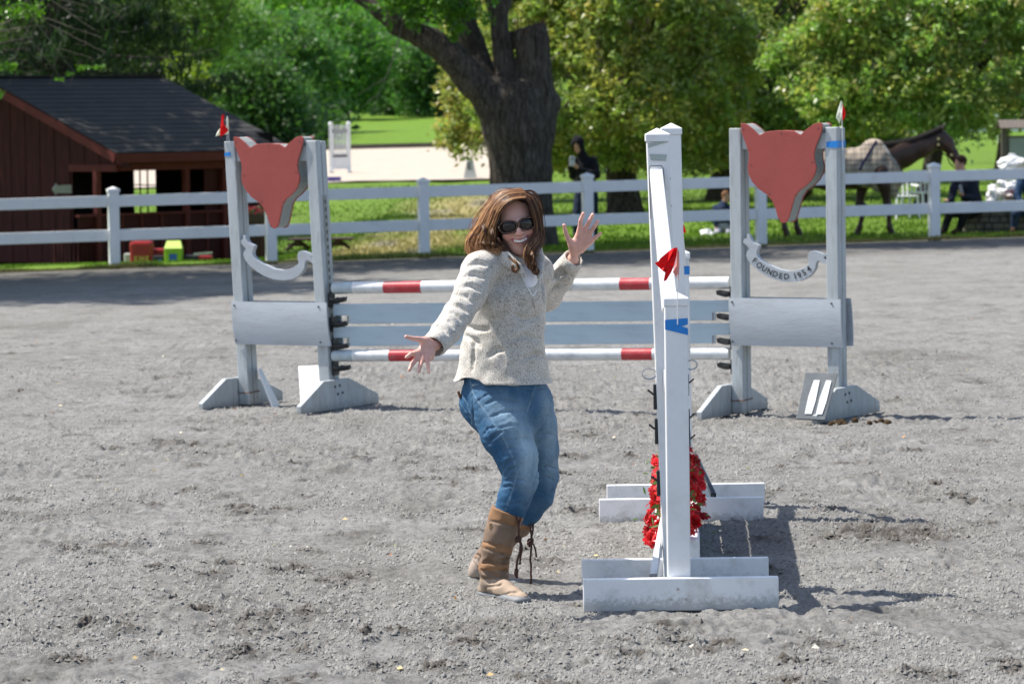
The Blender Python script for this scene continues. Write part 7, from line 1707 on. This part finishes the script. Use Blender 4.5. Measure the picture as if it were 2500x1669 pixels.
hc([(2294, 332, 0, .12), (2312, 352, 0, .118), (2328, 378, 0, .084), (2340, 398, 0, .070), (2344, 406, 0, .060)], .03, ((0, 1, 0), .72)); HFd.ell(hp(2296, 352), (.10, .07, .095), None, .04)
for dy in (-.05, .05): HFd.cap(hp(2300, 316, dy), hp(2309, 299, dy * 1.1), .030, .010, .01)
def leg(pts, d, k=.03): HFd.chain([np.array((hp(x, 500, d)[0], Y + d, hz0 + z)) for x, z, r in pts], [r for x, z, r in pts], k)
for d, o1 in ((-.15, 0), (.14, -12)):
    leg([(2130 + o1 * 3, 1.00, .14), (2135 + o1 * 2.4, .80, .10), (2128 + o1 * 2.5 + (0 if o1 else 0), .52, .062), (2119 + o1 * 1.0 + (0 if d < 0 else 0), .47, .058), (2115 + o1 * 1., .26, .036), (2110 + o1, .13, .044), (2106 + o1, .06, .046), (2104 + o1, .02, .056)] if o1 else
        [(2150, 1.02, .15), (2160, .80, .105), (2166, .54, .064), (2168, .48, .062), (2170, .28, .037), (2171, .14, .045), (2175, .07, .046), (2177, .02, .057)], d)
for d, o1 in ((-.16, 0), (.15, 30)):
    leg([(1920 + o1 * .5, 1.05, .22), (1930 + o1, .84, .15), (1938 + o1, .74, .11), (1915 + o1, .55, .070), (1905 + o1, .50, .062), (1912 + o1, .28, .040), (1915 + o1, .14, .047), (1920 + o1, .07, .046), (1922 + o1, .02, .058)], d)
HFd.chain([hp(1888, 380), hp(1872, 420), hp(1866, 480), hp(1868, 530)], [.05, .06, .055, .02], .02)
v, q = HFd.mesh(); hm = mesh_obj('body', v, q, None or simple('dark_bay_coat', (.046, .023, .015), .38, .35, 4, .1, spec=.4), horse, True)
# mane, eye, halter
mn = MB()
for i in range(26):
    k = i / 25; a = np.array(hp(2160 + (2298 - 2160) * k, 352 + (312 - 352) * k + 8 * math.sin(k * 3.1) - 4, 0)) ; mn.tube([a + (0, -.02, .01), a + (-.01, -.07, -.03), a + (-.01, -.10, -.10)], [.022, .02, .006], 5)
mn.build('mane', cloth('black_mane', (.010, .008, .007), .5), horse, True)
MB().cyl(hp(2306, 345, -.075), .016, .02, 10, (0, 1, 0)).build('eye', simple('dark_eye', (.01, .008, .006), .1, .1, 5, 0), horse)
HALT = cloth('halter_leather', (.02, .012, .01), .5)
for pts in ([(2300, 322, -.06), (2290, 346, -.085), (2294, 372, -.075)], [(2294, 372, -.078), (2312, 380, -.078), (2334, 368, -.05)], [(2292, 345, -.088), (2326, 375, -.062)], [(2312, 380, -.08), (2318, 398, -.05), (2340, 420, -.15)]):
    MB().tube([hp(*p) for p in pts], .011, 6).build('halter_strap', HALT, horse)
for p in ((2291, 339, -.09), (2291, 353, -.09), (2323, 378, -.075)): MB().cyl(hp(*p), .024, .012, 12, (0, 1, 0)).build('brass_fitting', simple('brass', (.45, .38, .20), .3, .1, 5, 0, metal=.8), horse)
# rug: the body surface let out a little and cut to shape
RG = Field(hp(1870, 540, -.45), hp(2235, 300, .45), .018)
RG.chain([hp(x, y, d) for x, y, d, r in body_pts], [r + .022 for x, y, d, r in body_pts], .08, 'add', ((0, 1, 0), .80)); RG.ell(hp(1925, 392), (.295, .245, .265), None, .1); RG.ell(hp(2133, 372), (.22, .15, .22), None, .1); RG.ell(hp(2172, 430), (.24, .24, .26), None, .08)
RG.chain([hp(2150, 398), hp(2205, 376)], [.285, .24], .06, 'add', ((0, 1, 0), .66)); RG.chain([hp(1925, 430), hp(1935, 462)], [.285, .25], .05, 'add', ((0, 1, 0), .9)); RG.chain([hp(2150, 420), hp(2165, 462)], [.25, .20], .05, 'add', ((0, 1, 0), .9))
a, b = hp(2143, 328), hp(2195, 412); e_ = b - a; nrm = np.array((e_[2], 0, -e_[0])); nrm = nrm if nrm[0] > 0 else -nrm; RG.cut(a, nrm, .01)
a, b = hp(2060, 440), hp(2185, 484); e_ = b - a; nrm = np.array((e_[2], 0, -e_[0])); nrm = nrm if nrm[2] < 0 else -nrm; RG.cut(a, nrm, .01, hp(2040, 560, -.6), hp(2300, 280, .6))
RG.cut(hp(1960, 466), (.12, 0, -1), .01, hp(1800, 600, -.6), hp(2040, 280, .6)); RG.cut(hp(2030, 447), (-.35, 0, -1), .01, hp(2000, 600, -.6), hp(2075, 280, .6))
v, q = RG.mesh(); v = v + RG.grad(v) * (.010 * vnoise(v * 9, 121))[:, None]
def plaid():
    m, t, b = new_mat('plaid_rug'); c = t.nodes.new('ShaderNodeTexCoord'); sp = t.nodes.new('ShaderNodeSeparateXYZ'); t.links.new(c.outputs['Object'], sp.inputs[0])
    def band(out, scale, w_, ph=0):
        a = t.nodes.new('ShaderNodeMath'); a.operation = 'MULTIPLY_ADD'; a.inputs[1].default_value = scale; a.inputs[2].default_value = ph; t.links.new(out, a.inputs[0])
        f = t.nodes.new('ShaderNodeMath'); f.operation = 'FRACT'; t.links.new(a.outputs[0], f.inputs[0]); l = t.nodes.new('ShaderNodeMath'); l.operation = 'LESS_THAN'; l.inputs[1].default_value = w_; t.links.new(f.outputs[0], l.inputs[0]); return l.outputs[0]
    base = ramp(t, noise(t, 6, 4, .6, coord(t)), [(.3, (.42, .34, .26)), (.7, (.50, .42, .33))])
    for o_, s_, w_, ph, cc in ((sp.outputs[0], 12, .22, 0, (.10, .085, .075)), (sp.outputs[2], 12, .22, .3, (.10, .085, .075)), (sp.outputs[0], 4, .10, .5, (.03, .03, .06)), (sp.outputs[2], 4, .10, .2, (.03, .03, .06))):
        ml = t.nodes.new('ShaderNodeMath'); ml.operation = 'MULTIPLY'; ml.inputs[1].default_value = .55; t.links.new(band(o_, s_, w_, ph), ml.inputs[0]); base = mixc(t, ml.outputs[0], base, cc)
    t.links.new(base, b.inputs['Base Color']); b.inputs['Roughness'].default_value = .9; return m
rug = mesh_obj('rug', v, q, plaid(), horse, True)
def on_rug(px, py):
    h = hit(RG, px, py, 57.9, 59.2); return h
GRY = cloth('grey_binding', (.30, .32, .33)); NAVY = cloth('navy_strap', (.012, .014, .05))
def strip(pts, r, mat, nm):
    H_ = [on_rug(*p) for p in pts]; H_ = [h + (0, -.008, 0) for h in H_ if h is not None]
    if len(H_) > 1: MB().tube(H_, r, 6).build(nm, mat, rug)
strip([(2145, 334), (2158, 355), (2170, 375), (2182, 394), (2192, 408)], .016, GRY, 'binding')
strip([(2139, 345), (2128, 362), (2116, 382), (2106, 400), (2098, 416)], .018, NAVY, 'surcingle')
